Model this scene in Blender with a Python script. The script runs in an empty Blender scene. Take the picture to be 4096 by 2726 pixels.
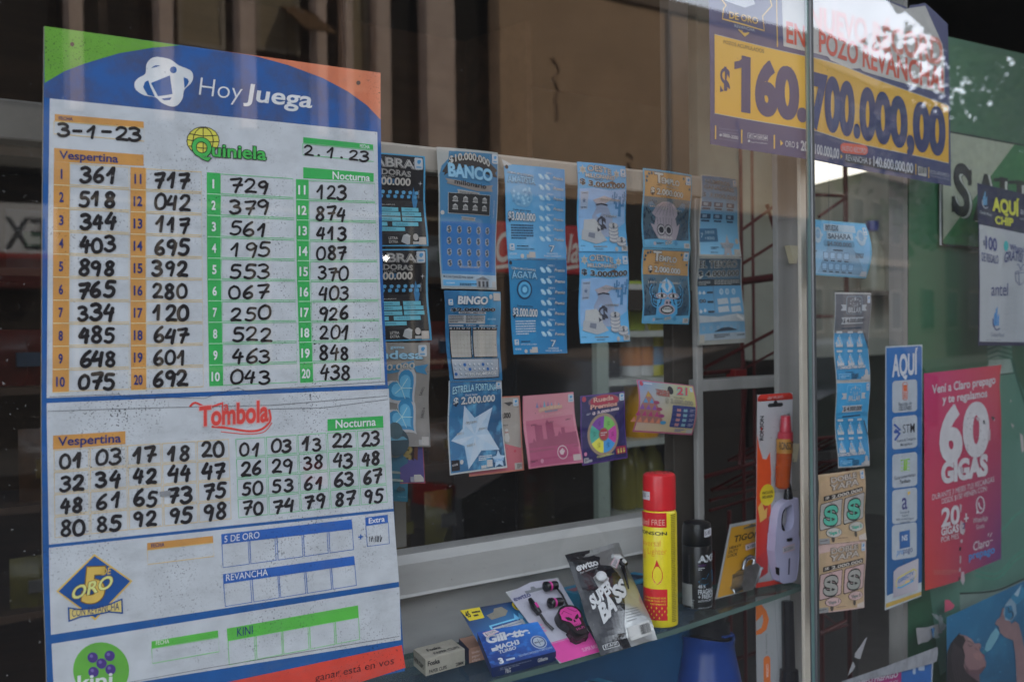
import bpy, bmesh, math, random
from math import sin, cos, radians as R, pi
from mathutils import Vector as V, Matrix
from mathutils.geometry import tessellate_polygon
random.seed(7)
SC = bpy.context.scene
COL = SC.collection
# ------------------------------------------------------------------ camera
FOC = 2618*1.7385                      # focal length in photo pixels
TH, PITCH, ROLL = R(51.3), R(.6), .0127
cf = V((cos(TH)*cos(PITCH), sin(TH)*cos(PITCH), -sin(PITCH)))
cr0 = V((sin(TH), -cos(TH), 0)); cu0 = cr0.cross(cf)
cu = cu0*cos(ROLL)+cr0*sin(ROLL); cr = cr0*cos(ROLL)-cu0*sin(ROLL)
EYE = V((0, -1.15, 1.45))
cam = bpy.data.objects.new('camera', bpy.data.cameras.new('camera'))
COL.objects.link(cam); SC.camera = cam
cam.data.sensor_width = 36; cam.data.lens = 36*2618/2356
cam.matrix_world = Matrix(((cr.x, cu.x, -cf.x, EYE.x), (cr.y, cu.y, -cf.y, EYE.y), (cr.z, cu.z, -cf.z, EYE.z), (0, 0, 0, 1)))
cam.data.clip_start = .05; cam.data.clip_end = 800
cam.data.dof.use_dof = True; cam.data.dof.focus_distance = 1.46; cam.data.dof.aperture_fstop = 6.6
# ------------------------------------------------------------------ sky, sun, exposure
SUN_AZ, SUN_EL = V((.62, .78)), R(46)           # the sun stands behind the shop: its front lies in shade
w = bpy.data.worlds.new('World'); SC.world = w; w.use_nodes = True
nt = w.node_tree; bg = nt.nodes['Background']
sky = nt.nodes.new('ShaderNodeTexSky'); sky.sky_type = 'NISHITA'; sky.sun_disc = False
sky.sun_elevation = SUN_EL; sky.sun_rotation = math.atan2(SUN_AZ.x, SUN_AZ.y); sky.dust_density = 2.5
tc = nt.nodes.new('ShaderNodeTexCoord'); nz = nt.nodes.new('ShaderNodeTexNoise')
nz.inputs['Scale'].default_value = 2.2; nz.inputs['Detail'].default_value = 6
rp = nt.nodes.new('ShaderNodeValToRGB'); rp.color_ramp.elements[0].position = .36; rp.color_ramp.elements[1].position = .62
mx = nt.nodes.new('ShaderNodeMix'); mx.data_type = 'RGBA'
nt.links.new(tc.outputs['Generated'], nz.inputs['Vector']); nt.links.new(nz.outputs['Fac'], rp.inputs['Fac'])
nt.links.new(rp.outputs['Color'], mx.inputs[0]); nt.links.new(sky.outputs['Color'], mx.inputs[6])
sxyz = nt.nodes.new('ShaderNodeSeparateXYZ'); nt.links.new(tc.outputs['Generated'], sxyz.inputs[0])
hr = nt.nodes.new('ShaderNodeValToRGB'); hr.color_ramp.elements[0].position = .14; hr.color_ramp.elements[1].position = .5
hr.color_ramp.elements[0].color = (1, 1, 1, 1); hr.color_ramp.elements[1].color = (.3, .3, .31, 1)
nt.links.new(sxyz.outputs[2], hr.inputs[0])         # thin bright cloud, milky towards the horizon
cm = nt.nodes.new('ShaderNodeMix'); cm.data_type = 'RGBA'; cm.blend_type = 'MULTIPLY'; cm.inputs[0].default_value = 1
cm.inputs[6].default_value = (76, 81, 91, 1); nt.links.new(hr.outputs[0], cm.inputs[7]); nt.links.new(cm.outputs[2], mx.inputs[7])
nt.links.new(mx.outputs[2], bg.inputs['Color']); bg.inputs['Strength'].default_value = .11
sl = bpy.data.lights.new('sun', 'SUN'); sl.energy = 5.0; sl.angle = R(.5); sl.color = (1, .9, .75)
so = bpy.data.objects.new('sun', sl); COL.objects.link(so)
sd = V((SUN_AZ.x*cos(SUN_EL), SUN_AZ.y*cos(SUN_EL), sin(SUN_EL)))
so.rotation_euler = sd.to_track_quat('Z', 'Y').to_euler(); so.location = (0, 8, 20)
SC.view_settings.view_transform = 'Standard'; SC.view_settings.look = 'None'
SC.view_settings.gamma = 1; SC.view_settings.exposure = -0.42
SC.cycles.transparent_max_bounces = 24; SC.cycles.max_bounces = 8
# ------------------------------------------------------------------ rays and planes
def ray(px, py): return (cf*FOC+cr*(px-2048)-cu*(py-1363)).normalized()
def hit(px, py, P, n):
    d = ray(px, py); return EYE+d*((P-EYE).dot(n)/d.dot(n))
def hy(px, py, y): return hit(px, py, V((0, y, 0)), V((0, 1, 0)))
def hz(px, py, z): return hit(px, py, V((0, 0, z)), V((0, 0, 1)))
YN = V((0, 1, 0)); JX = 1.5575; AR = R(6.8)
TR_ = V((cos(AR), sin(AR), 0)); NR_ = V((-sin(AR), cos(AR), 0))
def PL(y): return (V((0, y, 0)), YN)
def PR(o): return (V((JX, 0, 0))+NR_*o, NR_)
CR = dict(A=(0, 0, .67912), B=(1500, 500, .42445), C=(1500, 1100, .54855), D=(2200, 500, .42445), E=(2200, 1100, .54855),
          F=(1500, 1900, .52678), G=(2500, 1500, .78176), H=(2700, 0, .59253), I=(3100, 700, .51025), J=(3100, 1300, .51025),
          K=(3100, 1926, .51025), Z=(1500, 1680, .2551), Y=(3300, 2400, .33786), W=(2000, 1900, .52671), N=(0, 0, 1), X=(2500, 2300, .33956))
def cp(c, x, y): o = CR[c]; return (o[0]+x*o[2], o[1]+y*o[2])
def Q(s):
    out = []; c = 'N'
    for t in s.split():
        if t in CR: c = t
        else:
            x, y = t.split(','); out.append(cp(c, float(x), float(y)))
    return out
def homog(src, dst):                                 # 3x3 projective map from four source to four target points
    M = []
    for (x, y), (X, Y) in zip(src, dst):
        M.append([x, y, 1, 0, 0, 0, -X*x, -X*y, X]); M.append([0, 0, 0, x, y, 1, -Y*x, -Y*y, Y])
    n = 8
    for i in range(n):
        p = max(range(i, n), key=lambda r: abs(M[r][i])); M[i], M[p] = M[p], M[i]
        for r in range(n):
            if r != i:
                k = M[r][i]/M[i][i]
                M[r] = [a-k*b for a, b in zip(M[r], M[i])]
    h = [M[i][8]/M[i][i] for i in range(n)]+[1]
    return lambda x, y: ((h[0]*x+h[1]*y+h[2])/(h[6]*x+h[7]*y+1), (h[3]*x+h[4]*y+h[5])/(h[6]*x+h[7]*y+1))
UQ = [(0, 0), (1, 0), (1, 1), (0, 1)]
# ------------------------------------------------------------------ materials
def lin(c):
    c /= 255; return c/12.92 if c <= .04045 else ((c+.055)/1.055)**2.4
KA = 1.55; DS = 0.
def alb(r, g, b, k=None):
    k = KA if k is None else k
    y_ = .3*r+.6*g+.1*b; r, g, b = (c+(y_-c)*DS for c in (r, g, b))
    return tuple(max(.004, min(.82, lin(c)*k)) for c in (r, g, b))+(1,)
MC = {}
def mnew(name):
    m = bpy.data.materials.new(name); m.use_nodes = True; nt = m.node_tree
    return m, nt, nt.nodes['Principled BSDF']
def N(nt, t, **kw):
    n = nt.nodes.new('ShaderNode'+t)
    for k, v in kw.items():
        if k[0] == '_': n.inputs[int(k[1:])].default_value = v
        else: setattr(n, k, v)
    return n
def mixc(nt, f, a, b, mode='MIX'):
    n = N(nt, 'Mix', data_type='RGBA', blend_type=mode)
    for i, s in ((0, f), (6, a), (7, b)):
        if isinstance(s, bpy.types.NodeSocket): nt.links.new(s, n.inputs[i])
        else: n.inputs[i].default_value = s
    return n.outputs[2]
def noise(nt, sc, det=3, co='Object', rough=.5, stretch=None):
    t = N(nt, 'TexCoord'); n = N(nt, 'TexNoise'); n.inputs['Scale'].default_value = sc; n.inputs['Detail'].default_value = det
    n.inputs['Roughness'].default_value = rough
    if stretch:
        mp = N(nt, 'Mapping'); mp.inputs['Scale'].default_value = stretch
        nt.links.new(t.outputs[co], mp.inputs[0]); nt.links.new(mp.outputs[0], n.inputs['Vector'])
    else: nt.links.new(t.outputs[co], n.inputs['Vector'])
    return n.outputs['Fac']
def ramp(nt, s, a, b, ca=(0, 0, 0, 1), cb=(1, 1, 1, 1)):
    n = N(nt, 'ValToRGB'); n.color_ramp.elements[0].position = a; n.color_ramp.elements[1].position = b
    n.color_ramp.elements[0].color = ca; n.color_ramp.elements[1].color = cb
    nt.links.new(s, n.inputs[0]); return n.outputs[0]
def M(r, g, b, rough=.5, k=None, metal=0, spec=.4, dirt=0, bump=0):   # colour as seen in the photo -> surface albedo
    key = (r, g, b, rough, k, metal, dirt, bump)
    if key in MC: return MC[key]
    m, nt, p = mnew('ink_%d_%d_%d' % (r, g, b)); c = alb(r, g, b, k)
    v = ramp(nt, noise(nt, 38, 4), .3, .7, (.9, .9, .9, 1), (1.06, 1.06, 1.06, 1))
    col = mixc(nt, 1.0, c, v, 'MULTIPLY')
    if dirt:                                         # black specks where the printed film has flaked
        sp = ramp(nt, noise(nt, 520, 1, rough=.4), .70-.035*dirt, .735-.035*dirt)
        zone = ramp(nt, noise(nt, 6, 4, rough=.65), .47, .66)
        mm = N(nt, 'Math', operation='MULTIPLY'); nt.links.new(sp, mm.inputs[0]); nt.links.new(zone, mm.inputs[1])
        col = mixc(nt, mm.outputs[0], col, (.012, .012, .02, 1))
        sm = ramp(nt, noise(nt, 11, 6, rough=.75, stretch=(1, 1, 2.2)), .5, .75)
        sf = N(nt, 'Math', operation='MULTIPLY', _1=.3); nt.links.new(sm, sf.inputs[0])
        col = mixc(nt, sf.outputs[0], col, (.2, .2, .2, 1))
    nt.links.new(col, p.inputs['Base Color']); p.inputs['Roughness'].default_value = rough; p.inputs['Metallic'].default_value = metal
    p.inputs['Specular IOR Level'].default_value = spec
    if bump:
        bn = N(nt, 'Bump'); bn.inputs['Strength'].default_value = bump; bn.inputs['Distance'].default_value = .004
        nt.links.new(noise(nt, 30, 4), bn.inputs['Height']); nt.links.new(bn.outputs[0], p.inputs['Normal'])
    MC[key] = m; return m
def MG(name, tl, tr, bl, br, blob=0, blobc=(255, 255, 255), bs=5, k=None, rough=.45):   # printed colour gradient over a sheet's own UV
    if name in MC: return MC[name]
    m, nt, p = mnew(name)
    uv = N(nt, 'TexCoord'); sx = N(nt, 'SeparateXYZ'); nt.links.new(uv.outputs['UV'], sx.inputs[0])
    a = mixc(nt, sx.outputs[0], alb(*tl, k), alb(*tr, k)); b = mixc(nt, sx.outputs[0], alb(*bl, k), alb(*br, k))
    c = mixc(nt, sx.outputs[1], a, b)
    if blob:
        f = ramp(nt, noise(nt, bs, 4, 'UV'), .5, .72)
        ff = N(nt, 'Math', operation='MULTIPLY', _1=blob); nt.links.new(f, ff.inputs[0])
        c = mixc(nt, ff.outputs[0], c, alb(*blobc, k))
    nt.links.new(c, p.inputs['Base Color']); p.inputs['Roughness'].default_value = rough
    MC[name] = m; return m
def MR(name, col, rough=.5, metal=0, var=.15, sc=12, bump=0, spec=.5, stretch=None):   # plain albedo with some wear
    if name in MC: return MC[name]
    m, nt, p = mnew(name); c = tuple(col)+(1,)
    d = tuple(x*(1-var) for x in col)+(1,); l = tuple(min(.95, x*(1+var)) for x in col)+(1,)
    f = ramp(nt, noise(nt, sc, 5, stretch=stretch, rough=.6), .3, .7, d, l)
    nt.links.new(f, p.inputs['Base Color']); p.inputs['Roughness'].default_value = rough; p.inputs['Metallic'].default_value = metal
    p.inputs['Specular IOR Level'].default_value = spec
    if bump:
        bn = N(nt, 'Bump'); bn.inputs['Strength'].default_value = bump; bn.inputs['Distance'].default_value = .01
        nt.links.new(noise(nt, sc*3, 5), bn.inputs['Height']); nt.links.new(bn.outputs[0], p.inputs['Normal'])
    MC[name] = m; return m
def ME(name, col, st):
    if name in MC: return MC[name]
    m, nt, p = mnew(name); p.inputs['Base Color'].default_value = (*col, 1)
    p.inputs['Emission Color'].default_value = (*col, 1); p.inputs['Emission Strength'].default_value = st
    MC[name] = m; return m
def MGLASS(name, ior=1.9, tint=(1, 1, 1), dust=.03, refl=True, gain=1.0, rough=0.0):
    if name in MC: return MC[name]
    m = bpy.data.materials.new(name); m.use_nodes = True; nt = m.node_tree
    for n in list(nt.nodes): nt.nodes.remove(n)
    out = N(nt, 'OutputMaterial'); tr = N(nt, 'BsdfTransparent'); tr.inputs[0].default_value = (*tint, 1)
    last = tr.outputs[0]
    if dust:
        df = N(nt, 'BsdfDiffuse'); df.inputs[0].default_value = (.55, .53, .5, 1)
        st = ramp(nt, noise(nt, 5, 6, stretch=(1.5, 1, .35), rough=.65), .35, .8)
        sp = ramp(nt, noise(nt, 230, 2, rough=.5), .70, .75)
        m1 = N(nt, 'Math', operation='MULTIPLY_ADD', _1=dust, _2=dust*.45); nt.links.new(st, m1.inputs[0])
        m2 = N(nt, 'Math', operation='MULTIPLY_ADD', _1=.38); nt.links.new(sp, m2.inputs[0]); nt.links.new(m1.outputs[0], m2.inputs[2])
        ms = N(nt, 'MixShader'); nt.links.new(m2.outputs[0], ms.inputs[0]); nt.links.new(last, ms.inputs[1]); nt.links.new(df.outputs[0], ms.inputs[2])
        last = ms.outputs[0]
    if refl:
        gl = N(nt, 'BsdfGlossy'); gl.inputs['Roughness'].default_value = rough
        fr = N(nt, 'Fresnel'); fr.inputs[0].default_value = ior
        ge_ = N(nt, 'NewGeometry'); fb = N(nt, 'Math', operation='MULTIPLY_ADD', _1=-gain, _2=gain); nt.links.new(ge_.outputs['Backfacing'], fb.inputs[0])
        g = N(nt, 'Math', operation='MULTIPLY'); nt.links.new(fr.outputs[0], g.inputs[0]); nt.links.new(fb.outputs[0], g.inputs[1])
        ms = N(nt, 'MixShader'); nt.links.new(g.outputs[0], ms.inputs[0]); nt.links.new(last, ms.inputs[1]); nt.links.new(gl.outputs[0], ms.inputs[2])
        last = ms.outputs[0]
    nt.links.new(last, out.inputs[0]); MC[name] = m; return m
# ------------------------------------------------------------------ objects
def tag(o, label=None, cat=None, group=None, kind=None):
    if label: o['label'] = label
    if cat: o['category'] = cat
    if group: o['group'] = group
    if kind: o['kind'] = kind
    return o
def thing(name, loc, label, cat, group=None):
    o = bpy.data.objects.new(name, None); COL.objects.link(o); o.location = loc; o.empty_display_size = .05
    return tag(o, label, cat, group)
def link(name, verts, faces, mats, fm, parent=None, uvs=None, smooth=False, org=None):
    me = bpy.data.meshes.new(name)
    if org is None:
        if parent is None:
            org = V((sum(v[0] for v in verts)/len(verts), sum(v[1] for v in verts)/len(verts), min(v[2] for v in verts)))
        else: org = V(parent.matrix_basis.translation) if parent.parent is None else V(parent.parent.matrix_basis.translation)+V(parent.matrix_basis.translation)
    me.from_pydata([V(v)-org for v in verts], [], faces)
    for m in mats: me.materials.append(m)
    me.polygons.foreach_set('material_index', fm)
    if smooth: me.polygons.foreach_set('use_smooth', [True]*len(faces))
    if uvs:
        l = me.uv_layers.new(name='UVMap')
        for p in me.polygons:
            for li in p.loop_indices: l.data[li].uv = uvs[me.loops[li].vertex_index]
    o = bpy.data.objects.new(name, me); COL.objects.link(o)
    if parent: o.parent = parent
    else: o.location = org
    return o
class MB:                                            # gathers boxes, tubes, lathes into one mesh, in world coordinates
    def __init__(s): s.v = []; s.f = []; s.m = []; s.fm = []
    def mi(s, m):
        if m not in s.m: s.m.append(m)
        return s.m.index(m)
    def add(s, vs, fs, m):
        b = len(s.v); s.v += [V(v) for v in vs]; i = s.mi(m)
        for f in fs: s.f.append([b+k for k in f]); s.fm.append(i)
    def hexa(s, p, m):                               # p: four bottom, four top points
        s.add(p, [(3, 2, 1, 0), (4, 5, 6, 7), (0, 1, 5, 4), (1, 2, 6, 5), (2, 3, 7, 6), (3, 0, 4, 7)], m); return s
    def box(s, x0, y0, z0, x1, y1, z1, m, rz=0, c=None):
        p = [V((x, y, z)) for z in (z0, z1) for x, y in ((x0, y0), (x1, y0), (x1, y1), (x0, y1))]
        if rz:
            c = V(c) if c else V(((x0+x1)/2, (y0+y1)/2, 0)); Rm = Matrix.Rotation(rz, 3, 'Z')
            p = [Rm @ (q-c)+c for q in p]
        return s.hexa(p, m)
    def prism(s, pts, off, m, caps=True):            # polygon swept by a vector
        n = len(pts); a = [V(p) for p in pts]; b = [p+V(off) for p in a]
        fs = [(i, (i+1) % n, n+(i+1) % n, n+i) for i in range(n)]
        if caps:
            for t in tessellate_polygon([a]): fs.append(tuple(t)); fs.append(tuple(n+i for i in reversed(t)))
        s.add(a+b, fs, m); return s
    def tube(s, pts, r, m, n=10, cap=True, rs=None):
        pts = [V(p) for p in pts]; vs = []; fs = []; up = None
        for i, p in enumerate(pts):
            d = (pts[min(i+1, len(pts)-1)]-pts[max(i-1, 0)]).normalized()
            if up is None: up = d.orthogonal().normalized()
            up = (up-d*up.dot(d)).normalized(); sd_ = d.cross(up); rr = rs[i] if rs else r
            vs += [p+(up*cos(2*pi*k/n)+sd_*sin(2*pi*k/n))*rr for k in range(n)]
        for i in range(len(pts)-1):
            for k in range(n): fs.append((i*n+k, i*n+(k+1) % n, (i+1)*n+(k+1) % n, (i+1)*n+k))
        if cap: fs.append(tuple(range(n-1, -1, -1))); fs.append(tuple((len(pts)-1)*n+k for k in range(n)))
        s.add(vs, fs, m); return s
    def lathe(s, c, prof, m, n=32, ax=V((0, 0, 1)), sq=(1, 1), xd=None):     # prof: (radius, height)
        c = V(c); ax = V(ax).normalized(); x = xd or ax.orthogonal().normalized(); y = ax.cross(x); vs = []; fs = []
        for r, h in prof: vs += [c+ax*h+x*(r*sq[0]*cos(2*pi*k/n))+y*(r*sq[1]*sin(2*pi*k/n)) for k in range(n)]
        for i in range(len(prof)-1):
            for k in range(n): fs.append((i*n+k, i*n+(k+1) % n, (i+1)*n+(k+1) % n, (i+1)*n+k))
        fs.append(tuple(range(n-1, -1, -1))); fs.append(tuple((len(prof)-1)*n+k for k in range(n)))
        s.add(vs, fs, m); return s
    def obj(s, name, parent=None, bevel=0, smooth=False, seg=2):
        o = link(name, s.v, s.f, s.m, s.fm, parent, smooth=smooth)
        if bevel:
            b = o.modifiers.new('bevel', 'BEVEL'); b.width = bevel; b.segments = seg; b.limit_method = 'ANGLE'
        if smooth:
            me = o.data
            for e in me.edges: pass
            me.set_sharp_from_angle(angle=R(38))
        return o
# ------------------------------------------------------------------ lettering
TXC = {}
def glyph(s, bold=0., shear=0., res=3):               # the fullest of a few tessellations: strong offsets can drop a letter
    if bold < .03: return glyph_(s, bold, shear, res)
    key = (s, bold, shear, res, 'best')
    if key not in TXC:
        def area(g):
            return sum(abs(sum(g[0][f[i-1]][0]*g[0][f[i]][1]-g[0][f[i]][0]*g[0][f[i-1]][1] for i in range(len(f)))) for f in g[1])
        c = [glyph_(s, bold, shear, r) for r in ((res, 3, 4) if res != 3 else (3, 4, 2))]
        TXC[key] = c[0] if area(c[0]) > .985*max(map(area, c)) else max(c, key=area)
    return TXC[key]
def glyph_(s, bold=0., shear=0., res=3):
    key = (s, bold, shear, res)
    if key in TXC: return TXC[key]
    c = bpy.data.curves.new('t', 'FONT'); c.body = s; c.size = 1; c.offset = bold; c.shear = shear; c.resolution_u = res
    c.dimensions = '2D'; c.fill_mode = 'FRONT'
    o = bpy.data.objects.new('t', c); COL.objects.link(o)
    dg = bpy.context.evaluated_depsgraph_get(); me = bpy.data.meshes.new_from_object(o.evaluated_get(dg))
    vs = [(v.co.x, v.co.y) for v in me.vertices]; fs = [tuple(p.vertices) for p in me.polygons]
    bpy.data.objects.remove(o); bpy.data.curves.remove(c); bpy.data.meshes.remove(me)
    TXC[key] = (vs, fs); return TXC[key]
CAPH = max(v[1] for v in glyph('H')[0])
STR = {'0': [[(.3, .98), (.08, .8), (.0, .45), (.1, .1), (.32, .02), (.55, .15), (.62, .5), (.52, .85), (.3, .98)]],
       '1': [[(.05, .5), (.2, .7), (.38, .98), (.36, .5), (.33, .02)]],
       '2': [[(.04, .78), (.2, .97), (.46, .93), (.52, .7), (.35, .4), (.03, .06), (.3, .08), (.62, .05)]],
       '3': [[(.05, .9), (.3, .98), (.53, .82), (.45, .62), (.22, .52), (.5, .45), (.6, .25), (.42, .04), (.18, .0), (.02, .12)]],
       '4': [[(.3, .98), (.15, .7), (.02, .42), (.2, .4), (.55, .46)], [(.52, .8), (.46, .4), (.42, .0)]],
       '5': [[(.58, .95), (.2, .95), (.12, .58), (.38, .6), (.57, .4), (.48, .1), (.25, .0), (.03, .08)]],
       '6': [[(.48, .98), (.22, .75), (.05, .4), (.08, .12), (.3, .0), (.52, .12), (.54, .32), (.36, .46), (.1, .3)]],
       '7': [[(.03, .9), (.3, .93), (.6, .95), (.45, .55), (.28, .0)], [(.15, .47), (.6, .52)]],
       '8': [[(.52, .82), (.32, .98), (.1, .84), (.18, .62), (.42, .45), (.54, .2), (.34, .0), (.08, .12), (.12, .36), (.4, .58), (.52, .82)]],
       '9': [[(.52, .75), (.34, .97), (.08, .85), (.06, .62), (.28, .5), (.5, .68), (.54, .85), (.52, .5), (.42, .0)]],
       '-': [[(.08, .48), (.5, .5)]], '.': [[(.25, .1), (.3, .08)]]}
def smooth_line(pts, n=5):
    out = []
    for i in range(len(pts)-1):
        p0, p1, p2, p3 = pts[max(i-1, 0)], pts[i], pts[i+1], pts[min(i+2, len(pts)-1)]
        for k in range(n):
            t = k/n
            out.append(tuple(.5*(2*b+(c-a)*t+(2*a-5*b+4*c-d)*t*t+(3*b-a-3*c+d)*t**3) for a, b, c, d in zip(p0, p1, p2, p3)))
    out.append(pts[-1]); return out
# ------------------------------------------------------------------ printed sheets
class Sheet:
    """A sheet with its print: paper at layer 0, inks a fraction of a millimetre in front of it.  uv: (0,0) top left, (1,1) bottom right."""
    def __init__(s, quad=None, plane=None, corners=None, mapf=None, curve=None, bis=None, lay=.00022, warp=None, flip=1):
        s.polys = []; s.mats = []; s.curve = curve; s.bis = bis; s.lay = lay; s.warp = warp; s.cropc = None
        if quad:
            P, n = plane; s.H = homog(UQ, quad); s.Hi = homog(quad, UQ); nn = -n
            def base(u, v):
                x, y = s.H(u, v)
                if warp: a, b = warp(u, v); x += a; y += b
                return hit(x, y, P, n)
            s.base = base; s.nrm = lambda u, v: nn
        elif corners:
            a, b, c, d = [V(p) for p in corners]
            nq = (c-d).cross(a-d); b = EYE+(b-EYE)*((d-EYE).dot(nq)/(b-EYE).dot(nq))   # keep the card flat
            s.base = lambda u, v: (a*(1-u)+b*u)*(1-v)+(d*(1-u)+c*u)*v
            nn = ((d-a).cross(b-a)).normalized()*flip
            s.nrm = lambda u, v: nn
        else: s.base = None; s.mapf = mapf
        f = s.pt; W = (f(1, .5, 0)-f(0, .5, 0)).length; Hh = (f(.5, 1, 0)-f(.5, 0, 0)).length; s.asp = Hh/W; s.W = W; s.Hh = Hh
    def pt(s, u, v, L):
        if s.base is None: return s.mapf(u, v, L*s.lay)
        d = L*s.lay+(s.curve(u, v) if s.curve else 0)
        return s.base(u, v)+s.nrm(u, v)*d
    def use(s, c): s.cropc = c; return s
    def tf(s, x, y):
        if s.cropc is None: return (x, y)
        X, Y = cp(s.cropc, x, y); u, v = s.Hi(X, Y)
        if s.warp:
            for _ in range(3):
                a, b = s.warp(u, v); u, v = s.Hi(X-a, Y-b)
        return (u, v)
    def mi(s, m):
        if isinstance(m, tuple): m = M(*m)
        if m not in s.mats: s.mats.append(m)
        return s.mats.index(m)
    def raw(s, vs, fs, m, L): s.polys.append(([(u, v, (L if not callable(L) else L(i))) for i, (u, v) in enumerate(vs)], fs, s.mi(m)))
    def poly(s, pts, m, L=1):
        p = [s.tf(*q) for q in pts]
        if len(p) <= 4: fs = [tuple(range(len(p)))]
        else: fs = [tuple(t) for t in tessellate_polygon([[V((a, b, 0)) for a, b in p]])]
        s.raw(p, fs, m, L); return s
    def rect(s, x0, y0, x1, y1, m, L=1): return s.poly([(x0, y0), (x1, y0), (x1, y1), (x0, y1)], m, L)
    def fill(s, m, L=0): s.raw([(0, 0), (1, 0), (1, 1), (0, 1)], [(0, 1, 2, 3)], m, L); return s
    def rr(s, x0, y0, x1, y1, r, m, L=1, skew=0):    # rounded rectangle, r in x units; skew: y shift over the width
        k = 1/s.asp if s.cropc is None else 1
        ry = r*k; pts = []
        for cx, cy, a0 in ((x1-r, y0+ry, -90), (x1-r, y1-ry, 0), (x0+r, y1-ry, 90), (x0+r, y0+ry, 180)):
            for i in range(5):
                a = R(a0+i*22.5); x = cx+r*cos(a); pts.append((x, cy+ry*sin(a)+skew*((x-x0)/(x1-x0))))
        return s.poly(pts, m, L)
    def circ(s, x, y, r, m, L=2, n=18, ry=None, a0=0, a1=360):
        if ry is None: ry = r/s.asp if s.cropc is None else r
        full = a1-a0 >= 360
        pts = [(x+r*cos(R(a0+(a1-a0)*i/n)), y+ry*sin(R(a0+(a1-a0)*i/n))) for i in range(n+(0 if full else 1))]
        if not full: pts.append((x, y))
        return s.poly(pts, m, L)
    def ring(s, x, y, r, w, m, L=2, ry=None, n=24, a0=0, a1=360):
        if ry is None: ry = r/s.asp if s.cropc is None else r
        return s.line([(x+r*cos(R(a0+(a1-a0)*i/n)), y+ry*sin(R(a0+(a1-a0)*i/n))) for i in range(n+1)], w, m, L)
    def star(s, x, y, r, m, L=2, n=5, ri=.42, rot=-90, ry=None):
        k = (1/s.asp if s.cropc is None else 1) if ry is None else ry/r
        return s.poly([(x+(r if i % 2 == 0 else r*ri)*cos(R(rot+180*i/n)), y+k*(r if i % 2 == 0 else r*ri)*sin(R(rot+180*i/n))) for i in range(2*n)], m, L)
    def line(s, pts, wd, m, L=2, caps=False, rise=0):
        """stroke of width wd (x units); built as one strip"""
        k = s.asp if s.cropc is None else 1
        P = [(x, y*k) for x, y in pts]; n = len(P); vs = []; fs = []
        for i, (x, y) in enumerate(P):
            a = P[max(i-1, 0)]; b = P[min(i+1, n-1)]; dx, dy = b[0]-a[0], b[1]-a[1]; l = math.hypot(dx, dy) or 1
            nx, ny = -dy/l*wd/2, dx/l*wd/2; vs += [(x+nx, y+ny), (x-nx, y-ny)]
        fs = [(2*i, 2*i+1, 2*i+3, 2*i+2) for i in range(n-1)]
        if caps:
            for (x, y), (qx, qy), sg in ((P[0], P[1], 1), (P[-1], P[-2], 1)):
                a = math.atan2(y-qy, x-qx); b = len(vs)
                vs += [(x+wd/2*cos(a+R(-90+30*j)), y+wd/2*sin(a+R(-90+30*j))) for j in range(7)]; fs.append(tuple(range(b, b+7)))
        vs = [s.tf(x, y/k) for x, y in vs]
        s.raw(vs, fs, m, (lambda i: L+i*rise) if rise else L); return s
    def T(s, txt, x0, y0, x1, y1, h, h1=None, m=(20, 20, 25), L=4, bold=0., shear=0., arc=0, out=None, vert=False, fat=0, res=3):
        """text whose baseline runs (x0,y0)-(x1,y1); h, h1: capital height at either end; out=(ink, width) adds an outline"""
        bold = bold*.52 if bold > 0 else bold        # lettering weight
        if h > 90 or (s.cropc is None and .06 < h < 1): res = 6
        vs, fs = glyph(txt, bold, shear, res)
        if not vs: return s
        xa = min(v[0] for v in vs); xb = max(v[0] for v in vs)
        h1 = h if h1 is None else h1
        def put(vs, fs, m, L):
            o = []
            for gx, gy in vs:
                t = (gx-xa)/(xb-xa); hh = (h+(h1-h)*t)*gy/CAPH; a = arc*(1-(2*t-1)**2)
                if vert: o.append(s.tf(x0+(x1-x0)*t+(abs(hh) if y1 > y0 else -abs(hh))*(1 if gy > 0 else -1), y0+(y1-y0)*t))
                else: o.append(s.tf(x0+(x1-x0)*t, y0+(y1-y0)*t-hh-a))
            s.raw(o, fs, m, L)
        if out:
            ov, of = glyph(txt, bold+out[1]*.75, shear, res); put(ov, of, out[0], L-1)
        put(vs, fs, m, L)
        if fat:                                        # extra-wide stems: the same letters once more to either side
            for k, d in enumerate((-fat, fat)):
                x0 += d; x1 += d; put(vs, fs, m, L+.12*(k+1)); x0 -= d; x1 -= d
        return s
    def hand(s, txt, x0, y0, x1, y1, h, wd, m=(24, 21, 24), L=4):
        n = len(txt); adv = 1/n
        for i, ch in enumerate(txt):
            for st in STR[ch]:
                p = smooth_line(st, 4); o = []; jx = random.uniform(-.04, .04); jy = random.uniform(-.07, .07); js = random.uniform(.92, 1.08); sl_ = random.uniform(-.02, .1)
                for gx, gy in p:
                    t = (i+.08+(gx*js+sl_*gy+jx)*1.25)*adv
                    o.append((x0+(x1-x0)*t, y0+(y1-y0)*t-h*(gy*js+jy)))
                s.line(o, wd*random.uniform(.9, 1.12), m, L, caps=True, rise=.006)
        return s
    def small(s, x0, y0, x1, y1, n, m, L=3, fillr=.55):   # lines of print too fine to read
        for i in range(n):
            y = y0+(y1-y0)*i/n; hh = (y1-y0)/n*fillr; x = x0
            while x < x1-.001*abs(x1-x0):
                w_ = random.uniform(.04, .13)*(x1-x0); e = min(x+w_, x1)
                if i == n-1 and e > x0+(x1-x0)*.7: break
                s.rect(x, y, e, y+hh, m, L); x = e+.02*(x1-x0)
        return s
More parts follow.
